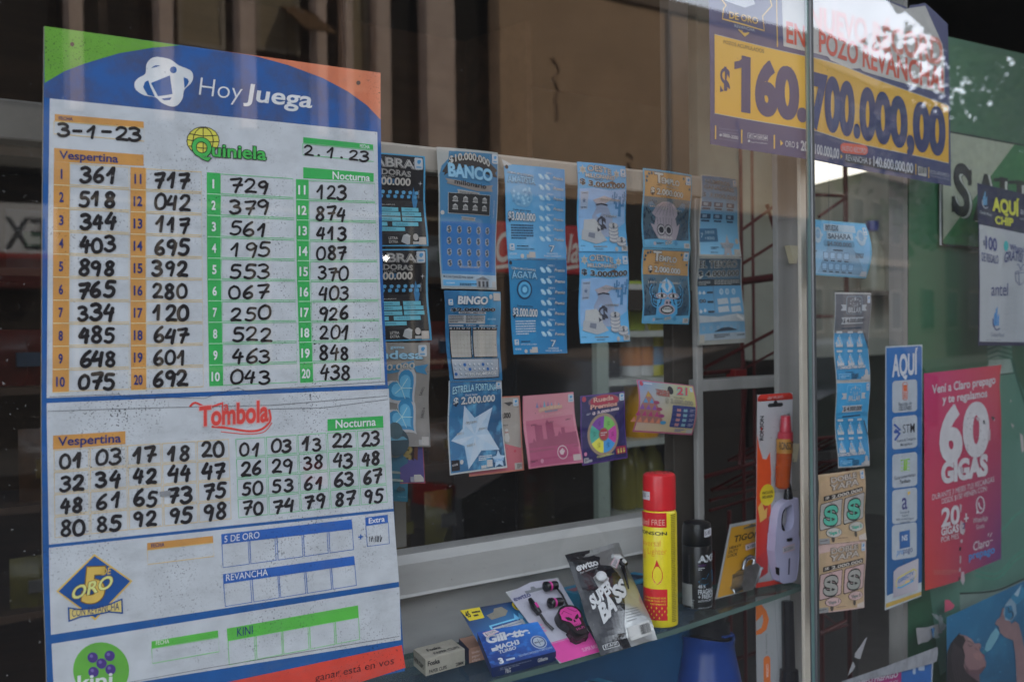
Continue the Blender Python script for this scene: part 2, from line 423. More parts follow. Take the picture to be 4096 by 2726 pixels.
    def S(s, x, y, w_, h, fill, ink, L=4, wd=.3, ow=.1, slope=0):   # a fat outlined dollar sign, w_ wide and h tall
        k = s.asp if s.cropc is None else 1
        pts = [(.42, -.28), (.3, -.42), (0, -.48), (-.32, -.4), (-.42, -.22), (-.28, -.06), (.1, .02), (.38, .14), (.42, .32), (.25, .45), (-.05, .48), (-.32, .42), (-.45, .28)]
        P = smooth_line([(x+a*w_, y+b*h*.86+slope*a) for a, b in pts], 3)
        for wid, m_, l in ((wd+ow*2, ink, L), (wd, fill, L+.6)):
            s.line([(x, y-h*.47-ow*w_/k*(m_ is ink)*.4), (x, y+h*.47+ow*w_/k*(m_ is ink)*.4)], wid*w_*.62, m_, l); s.line(P, wid*w_, m_, l+.15, caps=True, rise=.002)
        return s
    def build(s, name, label=None, cat=None, group=None, parent=None, thick=0, tm=None):
        verts = []; faces = []; fm = []; uvs = []
        if s.bis:
            bm = bmesh.new(); nl = bm.faces.layers.int.new('m')
            for vs, fs, mi in s.polys:
                bv = [bm.verts.new(v) for v in vs]
                for f in fs:
                    try: bm.faces.new([bv[i] for i in f])[nl] = mi
                    except ValueError: pass
            for ax, k in ((0, s.bis[0]), (1, s.bis[1])):
                for i in range(1, k):
                    co = [0, 0, 0]; no = [0, 0, 0]; co[ax] = i/k; no[ax] = 1
                    bmesh.ops.bisect_plane(bm, geom=bm.verts[:]+bm.edges[:]+bm.faces[:], dist=1e-6, plane_co=co, plane_no=no)
            bm.verts.index_update()
            for v in bm.verts: verts.append(s.pt(v.co.x, v.co.y, v.co.z)); uvs.append((v.co.x, v.co.y))
            for f in bm.faces: faces.append([v.index for v in f.verts]); fm.append(f[nl])
            bm.free()
        else:
            for vs, fs, mi in s.polys:
                b = len(verts)
                for u, v, L in vs: verts.append(s.pt(u, v, L)); uvs.append((u, v))
                for f in fs: faces.append([b+i for i in f]); fm.append(mi)
        if thick:                                        # back and edges of the board or card
            k = 12; E_ = [(i/k, 0) for i in range(k)]+[(1, i/k) for i in range(k)]+[(1-i/k, 1) for i in range(k)]+[(0, 1-i/k) for i in range(k)]
            b = len(verts); n = len(E_); mi = s.mi(tm or M(150, 150, 150))
            for d in (-.0001, -thick):
                for u, v in E_: verts.append(s.pt(u, v, d/s.lay)); uvs.append((u, v))
            for i in range(n): faces.append([b+i, b+(i+1) % n, b+n+(i+1) % n, b+n+i]); fm.append(mi)
            faces.append([b+n+i for i in range(n)]); fm.append(mi)
        o = link(name, verts, faces, s.mats, fm, parent, uvs)
        return tag(o, label, cat, group)
WHT = (166, 168, 170); BLK = (22, 22, 26)
# ================================================================== the setting
ST = dict(kind='structure')
def plane_obj(name, x0, y0, x1, y1, z, m, kind='structure', sub=1):
    o = link(name, [(x0, y0, z), (x1, y0, z), (x1, y1, z), (x0, y1, z)], [(0, 1, 2, 3)], [m], [0]); return tag(o, kind=kind)
m_paving = MR('paving', (.06, .057, .053), .85, sc=6, bump=.3)
plane_obj('ground', -300, -300, 300, 300, -.16, MR('ground_soil', (.16, .15, .14), .9))
plane_obj('road', -200, -11.2, 200, -3.4, -.15, MR('asphalt', (.05, .05, .052), .85, sc=20, bump=.3))
b = MB(); b.box(-60, -3.4, -.2, 60, 3.2, 0, m_paving); tag(b.obj('pavement'), kind='structure')
b = MB(); b.box(-60, -14.2, -.2, 60, -11.2, .0, m_paving); tag(b.obj('far_pavement'), kind='structure')
b = MB(); b.box(-.6, .06, .0, 7.5, 5.2, .012, MR('shop_tiles', (.12, .11, .1), .5, sc=8)); tag(b.obj('shop_floor'), kind='structure')

# ---- the shop that holds the window: walls, ceiling; unseen storeys above raised to shade it and the street
t = thing('shop_building', (3, 2.6, 0), 'dark plastered shop building holding the display window', 'shop')
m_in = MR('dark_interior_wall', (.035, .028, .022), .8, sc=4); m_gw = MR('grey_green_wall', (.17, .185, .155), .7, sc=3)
m_pl = MR('shop_plaster', (.3, .27, .23), .85, sc=5)
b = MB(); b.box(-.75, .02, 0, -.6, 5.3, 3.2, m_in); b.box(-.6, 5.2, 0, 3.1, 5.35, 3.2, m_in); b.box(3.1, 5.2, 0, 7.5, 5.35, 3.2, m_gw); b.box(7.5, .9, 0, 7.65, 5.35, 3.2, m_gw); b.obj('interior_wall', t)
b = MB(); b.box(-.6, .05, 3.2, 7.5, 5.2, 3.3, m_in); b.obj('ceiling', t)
b = MB(); b.box(-14, .3, 3.3, 24, 6.5, 15.5, m_pl); b.box(-12, .05, 2.75, 1.0, .35, 3.3, m_pl); b.box(1.0, .05, 3.0, 8, .9, 3.3, m_pl); b.obj('unseen_upper_storey', t)
b = MB(); b.box(-12, .02, 0, -.62, .3, 3.0, m_pl); b.box(-.6, .02, 0, 1.5, .18, .62, m_pl); b.obj('wall', t)
b = MB(); b.box(5.8, .9, 0, 22, 1.1, 3.3, m_pl); b.obj('side_wall', t)

t = thing('added_neighbour_building', (60, 4, 0), 'tall unseen neighbouring building added to shade the street beside the shop', 'building')
b = MB(); b.box(24.01, .3, 0, 140, 8, 15, m_pl); b.obj('wall', t)
# ---- opposite side of the street, seen mirrored in the panes
def windows(b_obj, rects, y, m_glass, m_frame, nm='window'):
    for x0, z0, x1, z1 in rects:
        f = MB(); f.box(x0, y, z0, x1, y+.05, z0+.06, m_frame); f.box(x0, y, z1-.06, x1, y+.05, z1, m_frame)
        f.box(x0, y, z0+.06, x0+.06, y+.05, z1-.06, m_frame); f.box(x1-.06, y, z0+.06, x1, y+.05, z1-.06, m_frame)
        fo = f.obj(nm, b_obj); p = MB(); p.box(x0+.06, y+.005, z0+.06, x1-.06, y+.02, z1-.06, m_glass); p.obj('pane', fo)
m_dk = MR('street_window_glass', (.012, .012, .014), .25, var=.3); m_fr = MR('weathered_frame', (.42, .36, .27), .7)
m_pil = MR('pink_render', (.85, .64, .52), .85, sc=3); m_brn = MR('brown_render', (.66, .44, .27), .9, sc=1.2, var=.12)
FY = -14.0
t = thing('office_building', (6.5, -16, 0), 'dark glazed office front with pale pink pilasters across the street', 'building')
b = MB(); b.box(-6, -20, 0, 11.95, FY-.3, 9.6, MR('dark_facade', (.014, .011, .009), .8, sc=2)); b.obj('wall', t)
for x0, x1 in ((2.0, 2.18), (3.4, 3.57), (4.84, 5.02), (6.06, 6.25), (7.25, 7.49), (8.5, 8.66), (9.0, 9.12), (9.55, 9.8), (10.5, 11.05), (-1.5, -1.3), (.4, .6)):
    b = MB(); b.box(x0, FY-.3, 4.4, x1, FY-.05, 9.6, m_pil); b.obj('pilaster', t)
b = MB(); b.box(-6, FY-.3, 3.55, 4.7, FY+.25, 4.3, MR('pale_parapet', (.2, .19, .165), .8)); b.box(-6, FY-.3, 2.05, 4.5, FY+.02, 2.4, MR('red_band', (.13, .02, .018), .6)); b.obj('parapet', t)
windows(t, [(6.4, 5.5, 7.1, 6.9), (7.6, 5.6, 8.3, 6.6), (9.15, 5.2, 9.5, 6.8)], FY-.28, MR('beige_blind', (.36, .29, .18), .8), m_fr)
windows(t, [(4.9+1.4*k, .9, 6.1+1.4*k, 3.3) for k in range(5)], FY-.28, m_dk, m_fr, 'shop_window')
for (x, z, w_) in ((8.0, 6.3, .5),):
    b = MB(); b.prism([(x, FY-.28, z), (x+.5, FY-.28, z), (x+.5, FY+.5, z-.5), (x, FY+.5, z-.5)], (0, 0, .04), MR('orange_canvas', (.13, .065, .02), .8)); b.obj('awning_flap', t)
s = Sheet(corners=[(4.62, FY+.03, 3.12), (3.86, FY+.03, 3.12), (3.86, FY+.03, 2.42), (4.62, FY+.03, 2.42)], flip=1)
s.fill(M(205, 200, 195)); s.T('EX', .2, .82, .85, .82, .55, m=(25, 25, 30), bold=.04); s.rect(0, .9, 1, 1, (150, 40, 35), 1)
s.build('shop_sign', 'white sign lettered EX on the far shop front', 'sign', thick=.02)
t = thing('blank_building', (15, -16, 0), 'brown building with a blank rendered side across the street', 'building')
b = MB(); b.box(11.95, -20, 0, 26, FY, 7.7, m_brn); b.obj('wall', t)
b = MB(); b.box(11.95, FY, 7.5, 26, FY+.06, 7.72, MR('brown_coping', (.3, .22, .16), .9)); b.box(16.0, FY, 0, 16.12, FY+.03, 7.5, MR('downpipe', (.14, .09, .06), .7)); b.obj('coping', t)
b = MB(); b.box(12.0, FY, 0, 26, FY+.045, 3.75, MR('wall_shade_dark', (.03, .022, .017), .8, sc=1.5)); b.obj('shade_band', t)  # added dark band that paints in the shade low on the wall
for i, (x, z0, z1) in enumerate(((13.2, 5.1, 6.2), (18.1, 3.6, 5.6), (15.0, 4.1, 4.7))):
    b = MB(); b.tube([(x+.12*math.sin(3*k), FY+.006, z0+(z1-z0)*k/6) for k in range(7)], .022, MR('wall_crack', (.30, .19, .12), .9), n=5); b.obj('crack', t)
windows(t, [(13+2.6*k, .8, 14.6+2.6*k, 2.9) for k in range(5)], FY+.047, m_dk, MR('brown_frame', (.1, .07, .05), .7), 'window')
t = thing('far_building', (37, -17, 0), 'taller far building with rows of windows down the street', 'building')
b = MB(); b.box(28, -18, 0, 43.8, FY, 11.1, MR('far_render', (.15, .125, .11), .9, sc=.6)); b.obj('wall', t)
windows(t, [(28.6+1.9*k, z, 29.8+1.9*k, z+1.5) for k in range(8) for z in (1.2, 4.4, 7.6)], FY+.002, m_dk, MR('pale_sill', (.55, .5, .45), .8))
b = MB()
for z in (3.6, 6.8, 10.0): b.box(28, FY, z, 43.8, FY+.12, z+.25, MR('string_course', (.5, .42, .36), .85))
b.obj('string_course', t)

t = thing('end_building', (60, -17, 0), 'long dark building at the far end of the street', 'building')
b = MB(); b.box(43.81, -22, 0, 49.2, FY-.2, 10.2, MC['far_render']); b.box(49.21, -22, 0, 150, FY-.2, 10.2, MR('end_render', (.025, .022, .018), .9, sc=.4)); b.obj('wall', t)
windows(t, [(46+3.2*k, z, 47.6+3.2*k, z+1.7) for k in range(14) for z in (1.2, 4.6)], FY-.198, m_dk, MR('dark_sill', (.2, .17, .14), .8))
# ---- street tree, parked cars, lamp: also only mirrored
def tree(x, y, h, rad, lab, zk=1, seed=3):
    t = thing('street_tree', (x, y, 0), lab, 'tree', 'street trees along the kerb')
    b = MB(); b.tube([(x, y, -.1), (x+.05, y, 1.5), (x-.08, y+.05, 2.6), (x+.1, y, h-.6)], .13, MR('bark', (.09, .07, .05), .9, bump=.5), rs=[.17, .13, .11, .05])
    for k in range(7):
        a = k*2.4; b.tube([(x, y, 2.3+.2*k), (x+.5*rad*cos(a), y+.5*rad*sin(a), 2.8+.26*k), (x+.85*rad*cos(a), y+.85*rad*sin(a), 3.1+.3*k)], .04, MC['bark'], n=6, rs=[.05, .03, .012])
    b.obj('trunk', t)
    lk = rad/1.5; rnd = random.Random(seed); b = MB(); ms = [MR('leaf_%s' % n, c, .6, var=.3) for n, c in (('deep', (.03, .06, .015)), ('mid', (.06, .11, .02)), ('pale', (.13, .16, .03)))]
    cl = [V((rnd.gauss(0, .52)*rad, rnd.gauss(0, .52)*rad, zk*rnd.uniform(-1.7, 1.5))) for _ in range(100)]
    for c in cl:
        m = ms[rnd.choice((0, 0, 1, 1, 2))]
        for _ in range(55):
            p = V((x, y, h))+c+V((rnd.gauss(0, .2), rnd.gauss(0, .2), rnd.gauss(0, .17))); d = V((rnd.gauss(0, 1), rnd.gauss(0, 1), rnd.gauss(0, .6))).normalized(); e = d.orthogonal().normalized()*rnd.uniform(.04, .065)*lk; f = d*rnd.uniform(.07, .12)*lk
            b.add([p-f, p+e, p+f, p-e], [(0, 1, 2, 3)], m)
    b.obj('crown', t)
tree(15.0, -3.05, 4.2, 1.3, 'leafy young street tree at the kerb nearest the cars', .85)
tree(19.2, -3.1, 5.2, 2.0, 'taller street tree standing farther along the kerb', 1.1, 5)
def car(x, y, col, lab, sgn=1):
    t = thing('parked_car', (x, y, -.15), lab, 'car', 'cars parked along the kerb'); Z = -.15
    m = MR('car_paint_%d' % int(col[0]*100), col, .25, var=.02, spec=.6); mg = MR('car_glass', (.02, .025, .03), .06, var=.05)
    prof = [(-2.1, .35), (-2.12, .72), (-1.75, .86), (-1.1, .93), (-.45, 1.38), (.2, 1.46), (.95, 1.42), (1.65, 1.0), (2.05, .95), (2.1, .5), (2.05, .32)]
    b = MB(); n = len(prof); vs = []; fs = []
    for j, (sx, ky) in enumerate(((-.84, .9), (-.87, 1), (.87, 1), (.84, .9))):
        for px, pz in prof:
            k = .82 if pz > 1.2 else 1; vs.append((x+sgn*px*(1 if ky == 1 else .985), y+sx*k, Z+(pz if ky == 1 else .3+(pz-.3)*.97)))
    for j in range(3): fs += [(j*n+i, j*n+i+1, (j+1)*n+i+1, (j+1)*n+i) for i in range(n-1)]
    fs += [tuple(range(n)), tuple(range(3*n, 4*n))[::-1]]; b.add(vs, fs, m); b.obj('body', t, smooth=True)
    for q in ((-1.02, .96, -.5, 1.33), (1.0, 1.36, 1.58, 1.03)):
        b = MB(); k0 = .80 if q[1] < q[3] else .68; k1 = .68 if q[1] < q[3] else .80
        b.prism([(x+sgn*q[0], y-k0, Z+q[1]+.035), (x+sgn*q[0], y+k0, Z+q[1]+.035), (x+sgn*q[2], y+k1, Z+q[3]+.035), (x+sgn*q[2], y-k1, Z+q[3]+.035)], (0, 0, .012), mg); b.obj('windscreen', t)
    for s_ in (-1, 1):
        b = MB(); b.prism([(x+sgn*-.8, y+s_*.85, Z+.95), (x+sgn*1.25, y+s_*.85, Z+.98), (x+sgn*.9, y+s_*.72, Z+1.33), (x+sgn*-.4, y+s_*.72, Z+1.31)], (0, s_*.02, 0), mg); b.obj('side_window', t)
        for wx in (-1.3, 1.3):
            b = MB(); b.lathe((x+wx, y+s_*.72, Z+.31), [(.2, 0), (.31, .01), (.31, .17), (.2, .18)], MR('tyre', (.015, .015, .015), .8), n=24, ax=V((0, s_, 0))); wo = b.obj('wheel', t, smooth=True)
            b = MB(); b.lathe((x+wx, y+s_*.905, Z+.31), [(.19, 0), (.05, .012)], MR('rim', (.5, .5, .5), .3, .8), n=20, ax=V((0, s_, 0))); b.obj('rim', wo)
        b = MB(); b.box(x-sgn*2.13-.02, y+s_*.62-.16, Z+.66, x-sgn*2.13+.04, y+s_*.62+.16, Z+.78, MR('tail_light_red', (.4, .02, .02), .2)); b.obj('tail_light', t)
car(5.6, -4.5, (.10, .102, .105), 'charcoal car parked nearest the shop')
car(12.2, -4.6, (.03, .045, .06), 'dark blue car parked nearer the tree', 1)
t = thing('wall_lamp', (9.5, FY, 2.6), 'small lit globe lamp on the far office front', 'lamp')
b = MB(); b.lathe((9.5, FY+.2, 2.5), [(.004, .04), (.022, .048), (.03, .07), (.022, .092), (.004, .1)], ME('lamp_globe_lit', (1, .95, .85), 45), n=16); b.obj('globe', t)
b = MB(); b.tube([(9.5, FY-.3, 2.66), (9.5, FY+.2, 2.7), (9.5, FY+.2, 2.64)], .012, MR('lamp_iron', (.05, .05, .05), .5)); b.obj('bracket', t)
# added black sheet that blocks the sky mirrored at the upper right
b = MB(); m_sb = MR('blocker_black', (.012, .012, .014), .9)
b.prism([(4.55, -.95, 2.86), (4.75, -.95, 2.80), (4.85, -.95, 2.835), (5.33, -.95, 2.79), (6.7, -.95, 2.96), (9.5, -.95, 3.1), (9.5, -.95, 4.3), (4.3, -.95, 4.3)], (0, .02, 0), m_sb)
b.prism([(4.3, -.93, 4.3), (9.5, -.93, 4.3), (9.5, .85, 4.5), (4.3, .85, 4.5)], (0, 0, .02), m_sb)
tag(b.obj('sky_blocker'), 'added black sheet with a ragged hem blocking the mirrored sky', 'sky_blocker')

# ================================================================== the window itself
t = thing('window_pane', (.6, 0, .62), 'large dusty display pane left of the glass joint', 'window', 'dusty display panes')
g = MGLASS('street_glass', ior=2.05, dust=.010, gain=.98); gc = MGLASS('pane_body', refl=False, dust=0, tint=(.97, .99, .98)); ge = MR('glass_edge', (.12, .2, .18), .2)
def pane(o, x0, x1, z0, z1, fn, parent, name='glass'):
    vs = []
    for z in (z0, z1):
        for x in (x0, x1): vs.append(fn(x, 0, z))
    for z in (z0, z1):
        for x in (x0, x1): vs.append(fn(x, .006, z))
    fs = [(0, 1, 3, 2), (4, 6, 7, 5), (1, 5, 7, 3), (0, 2, 6, 4), (0, 4, 5, 1), (2, 3, 7, 6)]
    return link(name, vs, fs, [g, gc, ge], [0, 1, 2, 2, 2, 2], parent)
fL = lambda x, d, z: V((x, d, z))
fR = lambda x, d, z: V((JX, 0, z))+TR_*x+NR_*d
pane(t, -.59, JX-.006, .62, 2.75, fL, t)
t2 = thing('window_pane', (2.6, .2, .3), 'large dusty display pane right of the glass joint', 'window', 'dusty display panes')
pane(t2, .006, 4.2, .3, 3.0, fR, t2)
b = MB(); ms_ = MR('brushed_steel', (.16, .165, .165), .4, .6, var=.25, stretch=(1, 1, .1), sc=30)
b.box(JX-.0055, -.004, .4, JX-.002, .010, 2.98, ms_); b.box(JX-.0015, -.003, .4, JX+.004, .009, 2.98, MR('dark_sealant', (.05, .055, .055), .4))
tag(b.obj('glass_joint', bevel=.0015), 'narrow upright metal joint strip between the two panes', 'window joint')
# aluminium post with cream flange
m_al = MR('worn_aluminium', (.30, .288, .27), .6, .15, var=.16, sc=9, stretch=(2, 2, .12)); m_cr = MR('cream_metal', (.62, .55, .45), .5, var=.08, sc=20)
t = thing('window_post', (1.6, .1, .62), 'grey aluminium post with cream edge behind the glass joint', 'post')
PY = .15; pa_, pb_ = hy(3116, 1500, PY).x, hy(3214, 1500, PY).x
b = MB(); b.box(pa_, PY, .62, pb_, PY+.012, 2.9, m_al); b.obj('post_body', t, bevel=.002)
fa_, fb_ = hy(3209, 1500, .05).x, hy(3249, 1500, .05).x
b = MB(); b.box(fa_, .05, .62, fb_, .0575, 2.9, m_cr); b.obj('flange', t, bevel=.002)
for z in (1.523, 1.325):
    p = hy(3160, 1010 if z > 1.4 else 1800, PY-.001)
    b = MB(); b.prism([(p.x-.016, PY-.001, p.z+.012), (p.x+.012, PY-.001, p.z+.012), (p.x+.01, PY-.001, p.z+.002), (p.x+.004, PY-.001, p.z-.02), (p.x-.003, PY-.001, p.z-.02)], (0, -.012, 0), MR('old_ivory', (.5, .44, .3), .5)); b.obj('hook', t)
# inner sliding window: top bar, wide lower rail, stiles, mid rail, pane
WY = .2
t = thing('sliding_window', (1, WY, .95), 'white framed inner sliding window carrying the hanging tickets', 'window')
m_w = MR('off_white_pvc', (.44, .43, .41), .4, var=.13, sc=9, stretch=(.4, 1, 2)); m_beige = MR('aged_beige_bar', (.42, .37, .31), .55, var=.1, sc=10)
p1 = hy(1530, 565, WY); zt = p1.z; p2 = hy(2260, 740, WY)
b = MB(); b.box(.56, WY, p2.z, hy(2817, 800, WY).x, WY+.035, zt, m_beige); b.obj('top_bar', t, bevel=.004)
z1 = 1.131; z2 = 1.077
x0r = .56; b = MB(); b.prism([(x0r, WY-.002, z2), (x0r, WY, z1-.012), (x0r, WY+.008, z1), (x0r, WY+.05, z1), (x0r, WY+.05, .86), (x0r, WY+.02, .86), (x0r, WY+.02, z2-.004), (x0r, WY-.004, z2-.004)], (hy(2668, 2150, WY).x-x0r, 0, 0), m_w); b.obj('lower_rail', t)
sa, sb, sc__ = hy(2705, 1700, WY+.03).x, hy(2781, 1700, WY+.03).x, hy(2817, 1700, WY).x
b = MB(); b.box(sa, WY+.036, .7, sb, WY+.06, zt+.35, MR('dark_brown_stile', (.055, .045, .036), .6)); b.box(sc__-.016, WY+.001, .7, sc__, WY+.012, p2.z-.001, m_al); b.obj('stile', t, bevel=.002)  # the wider stile is plain dark brown
q1 = hy(2800, 1520, WY); q2 = hy(2800, 1568, WY)
b = MB(); b.box(sc__+.0005, WY+.005, q2.z, 1.80, WY+.05, q1.z, m_al); b.obj('mid_rail', t, bevel=.002)
b = MB(); b.box(.905, WY+.06, z1, .925, WY+.075, zt, MR('thin_rod', (.2, .19, .16), .5, .3)); b.obj('slide_track', t)
o = link('inner_pane', [(-.55, WY+.012, z1), (1.44, WY+.012, z1), (1.44, WY+.012, zt), (-.55, WY+.012, zt)], [(0, 1, 2, 3)], [MGLASS('inner_glass', ior=1.3, dust=.015)], [0], t)
b = MB(); b.box(-.55, WY+.01, p2.z-.005, .555, WY+.05, zt+.004, MR('bar_dimmed', (.10, .09, .078), .7, var=.25)); tag(b.obj('top_bar_left', bevel=.003), 'left stretch of the beige top bar, coloured darker for its dimmer light', 'board')  # left end of the top bar; its dimmer light is put into the colour
# glass shelf and the ledge below
ZS = .995
b = MB(); b.prism([(.55, .012, ZS-.008), (1.03, .02, ZS-.008), (1.258, .036, ZS-.008), (1.64, .086, ZS-.008), (1.64, .194, ZS-.008), (.55, .194, ZS-.008)], (0, 0, .008), MGLASS('shelf_glass', ior=1.5, dust=.05, tint=(.78, .88, .86), gain=1.0))
sh = b.obj('glass_shelf'); tag(sh, 'greenish glass shelf holding the small goods', 'shelf')
m_e = MR('green_glass_edge', (.10, .16, .14), .15); sh.data.materials.append(m_e)
for p in sh.data.polygons:
    if abs(p.normal.z) < .5: p.material_index = 1
b = MB(); b.box(-.58, .012, .62, 1.6, .3, .70, MR('ledge_paint', (.3, .3, .3), .6)); tag(b.obj('window_ledge', bevel=.004), 'low painted ledge under the glass shelf', 'ledge')
# ================================================================== the hand-written results board
def bowl(u, v):                                      # its sides bow a little
    n = 105+2600*v
    def tab(T, x):
        for (a, p), (b, q) in zip(T, T[1:]):
            if x <= b: return p+(q-p)*max(0, (x-a))/(b-a)
        return T[-1][1]
    e = tab([(105, 0), (815, -13), (1600, -23), (2100, -22), (2450, -10), (2960, 0)], n)
    f = tab([(105, 0), (1000, -24), (1542, -22), (2073, -18), (2690, 0), (2960, 0)], n)
    return ((1-u)*e+u*f, 0)
bq = Q('A 262,155 2240,430 2385,3948 292,4370')
ang = R(-3); BP = (V((.36, .045, 0)), V((-sin(ang), cos(ang), 0)))
s = Sheet(quad=bq, plane=BP, warp=bowl, bis=(6, 14), lay=.0002); s.use('A')
D = 1
wht = M(172, 174, 177, dirt=1.2, rough=.35); wh2 = M(172, 174, 177, dirt=1.9, rough=.35); blu = M(30, 78, 134, dirt=1.3, rough=.35)
nav = M(36, 44, 98); org_ = M(180, 128, 66, dirt=.6); orl = M(203, 164, 105); grn = M(48, 150, 74, dirt=.6); grl = M(92, 168, 108); lime = M(80, 162, 62, dirt=1.6); red = M(206, 62, 48, dirt=1)
s.cropc = None; s.fill(blu, 0); s.use('A')
mh, nth, ph = mnew('worn_header_blue'); f_ = ramp(nth, noise(nth, 16, 7, rough=.72), .40, .66)
nth.links.new(mixc(nth, f_, alb(30, 78, 138), alb(58, 64, 92)), ph.inputs['Base Color']); ph.inputs['Roughness'].default_value = .4
s.poly([(262, 490), (380, 420), (500, 375), (700, 315), (900, 282), (1060, 272), (1290, 298), (1500, 330), (1700, 385), (1900, 460), (2050, 540), (2160, 620), (2241, 705), (2222, 776), (293, 578), (262, 574)], mh, .5)
s.poly([(262, 155), (700, 216), (1060, 268), (900, 282), (700, 315), (500, 375), (380, 420), (262, 490)], M(92, 142, 50, dirt=1.6, rough=.35), 1)
s.poly([(1290, 298), (2241, 430), (2241, 705), (2160, 620), (2050, 540), (1900, 460), (1700, 385), (1500, 330)], M(186, 106, 76, dirt=1.6, rough=.35), 1)
for x, y in ((425, 262), (2110, 489)): s.circ(x, y, 13, (70, 50, 50), 2, n=10)
lg = M(205, 205, 202, rough=.35)
s.poly(smooth_line([(925, 335), (1000, 350), (1050, 385), (1120, 415), (1137, 450), (1125, 490), (1085, 530), (1075, 580), (1045, 620), (1005, 628), (950, 605), (915, 575), (850, 562), (800, 530), (792, 490), (815, 460), (855, 435), (862, 380), (890, 345), (925, 335)], 4)[:-1], lg, 2)
for pts in ([(888, 402), (915, 385), (945, 388), (915, 397)], [(888, 490), (1000, 445), (1015, 555), (930, 568)], [(842, 515), (852, 485), (872, 474), (884, 510), (912, 572), (868, 560)], [(1080, 455), (1104, 466), (1112, 482), (1100, 505), (1086, 520)], [(950, 582), (1010, 574), (1000, 590), (965, 592)]): s.poly(pts, blu, 3)
s.circ(1020, 413, 20, blu, 3)
s.T('Hoy', 1170, 560, 1428, 592, 106, 102, lg, 3, bold=-.012, shear=.12); s.T('Juega', 1432, 590, 1838, 636, 98, 92, lg, 3, bold=.035, shear=.12)
s.poly([(293, 580), (2222, 778), (2268, 2265), (275, 2343)], wht, 1)
s.poly([(322, 672), (845, 717), (847, 752), (322, 712)], org_, 2); s.T('FECHA', 345, 706, 428, 712, 19, m=nav, bold=.02)
def box(pts, m, w=4): s.line(pts+[pts[0]], w, m, 3)
box([(318, 714), (847, 756), (848, 832), (316, 788)], orl)
s.hand('3-1-23', 335, 795, 838, 830, 72, 18)
s.circ(1195, 830, 98, M(30, 30, 30), 2, ry=85); s.circ(1195, 830, 93, M(212, 184, 72), 3, ry=80)
for k in (-.5, 0, .5): s.line([(1195+92*sin(a)*k*1.3, 830-79*cos(a)) for a in [i*pi/8 for i in range(9)]], 5, (40, 35, 25), 4)
for k in (-.45, 0, .45): s.line([(1195-93*math.sqrt(1-k*k), 830+80*k-6), (1195, 830+80*k+8), (1195+93*math.sqrt(1-k*k), 830+80*k+4)], 5, (40, 35, 25), 4)
s.T('Q', 1130, 915, 1242, 925, 102, m=M(62, 158, 72), L=6, bold=.05, out=(M(24, 50, 28), .045))
s.T('uiniela', 1246, 920, 1566, 942, 74, 72, M(62, 158, 72), 6, bold=.035, out=(M(24, 50, 28), .05))
s.poly([(1785, 808), (2197, 852), (2197, 882), (1785, 842)], grn, 2); s.T('FECHA', 2118, 870, 2176, 877, 20, m=(200, 215, 200), bold=.02)
box([(1782, 846), (2198, 886), (2200, 952), (1782, 912)], grl); s.hand('2.1.23', 1785, 912, 2175, 950, 58, 12)
s.poly([(318, 872), (845, 912), (845, 978), (318, 952)], org_, 2); s.T('Vespertina', 347, 934, 695, 958, 46, m=nav, bold=.035)
s.poly([(1785, 985), (2200, 1020), (2200, 1072), (1785, 1050)], grn, 2); s.T('Nocturna', 1957, 1054, 2177, 1068, 44, 40, M(205, 212, 205), 4, bold=.03)
V1 = ('361 518 344 403 898 765 334 485 648 075', '717 042 117 695 392 280 120 647 601 692', '729 379 561 195 553 067 250 522 463 043', '123 874 413 087 370 403 926 201 848 438')
# columns: label left/right and cell right edge at top and bottom; y of the left and right side at top and bottom
cols = ((317, 410, 758, 308, 405, 760, 952, 2310, 980, 2296, org_, orl, nav), (768, 858, 1184, 771, 860, 1197, 984, 2297, 1008, 2280, org_, orl, nav),
        (1217, 1297, 1724, 1232, 1313, 1750, 1015, 2275, 1048, 2254, grn, grl, M(200, 215, 200)), (1742, 1815, 2205, 1768, 1843, 2240, 1055, 2255, 1076, 2230, grn, grl, M(200, 215, 200)))
for ci, (xa, xb, xc, xa2, xb2, xc2, ya, ya2, yc, yc2, mf, ml, mt) in enumerate(cols):
    f = lambda a, b, t: a+(b-a)*t
    def P_(k, t):                                    # k: 0 label left, 1 label right, 2 cell right
        x = f((xa, xb, xc)[k], (xa2, xb2, xc2)[k], t); u = (x-f(xa, xa2, t))/(f(xc, xc2, t)-f(xa, xa2, t))
        return (x, f(f(ya, ya2, t), f(yc, yc2, t), u))
    s.poly([P_(0, 0), P_(1, 0), P_(1, 1), P_(0, 1)], mf, 2)
    for i, val in enumerate(V1[ci].split()):
        t0, t1 = i/10, (i+1)/10; te = t0+.004
        a, b_, c_, d_ = P_(1, te), P_(2, te), P_(2, t1-.004), P_(1, t1-.004)
        s.line([a, b_, c_, d_, a], 4, ml, 3); s.line([P_(0, t1), P_(1, t1)], 4, M(214, 186, 150) if ci < 2 else M(160, 205, 165), 3)
        tx = str(i+1+(10 if ci % 2 else 0)); lx = (P_(0, t0)[0]+P_(1, t0)[0])/2; wd = 26 if len(tx) == 1 else 52; wd = wd if ci < 2 else wd*.95
        if tx == '11': wd = 42
        if tx == '1': wd = 10
        ym = f(P_(0, t0)[1], P_(0, t1)[1], .72); s.T(tx, lx-wd/2-2, ym+2, lx+wd/2-2, ym+3, 54 if ci < 2 else 50, m=mt, bold=.055)
        ox = (52, 42, 45, 42)[ci]+random.uniform(-8, 8); ww = (222, 212, 245, 185)[ci]
        yb = f(P_(1, t0)[1], P_(1, t1)[1], .86 if ci < 2 else (.9 if ci == 2 else .97)-.012*i*(ci == 3))
        s.hand(val, a[0]+ox, yb, a[0]+ox+ww, yb+(12-2.2*i)*.6, 86 if ci < 2 else 78, (21.5, 19.5, 15, 14)[ci])
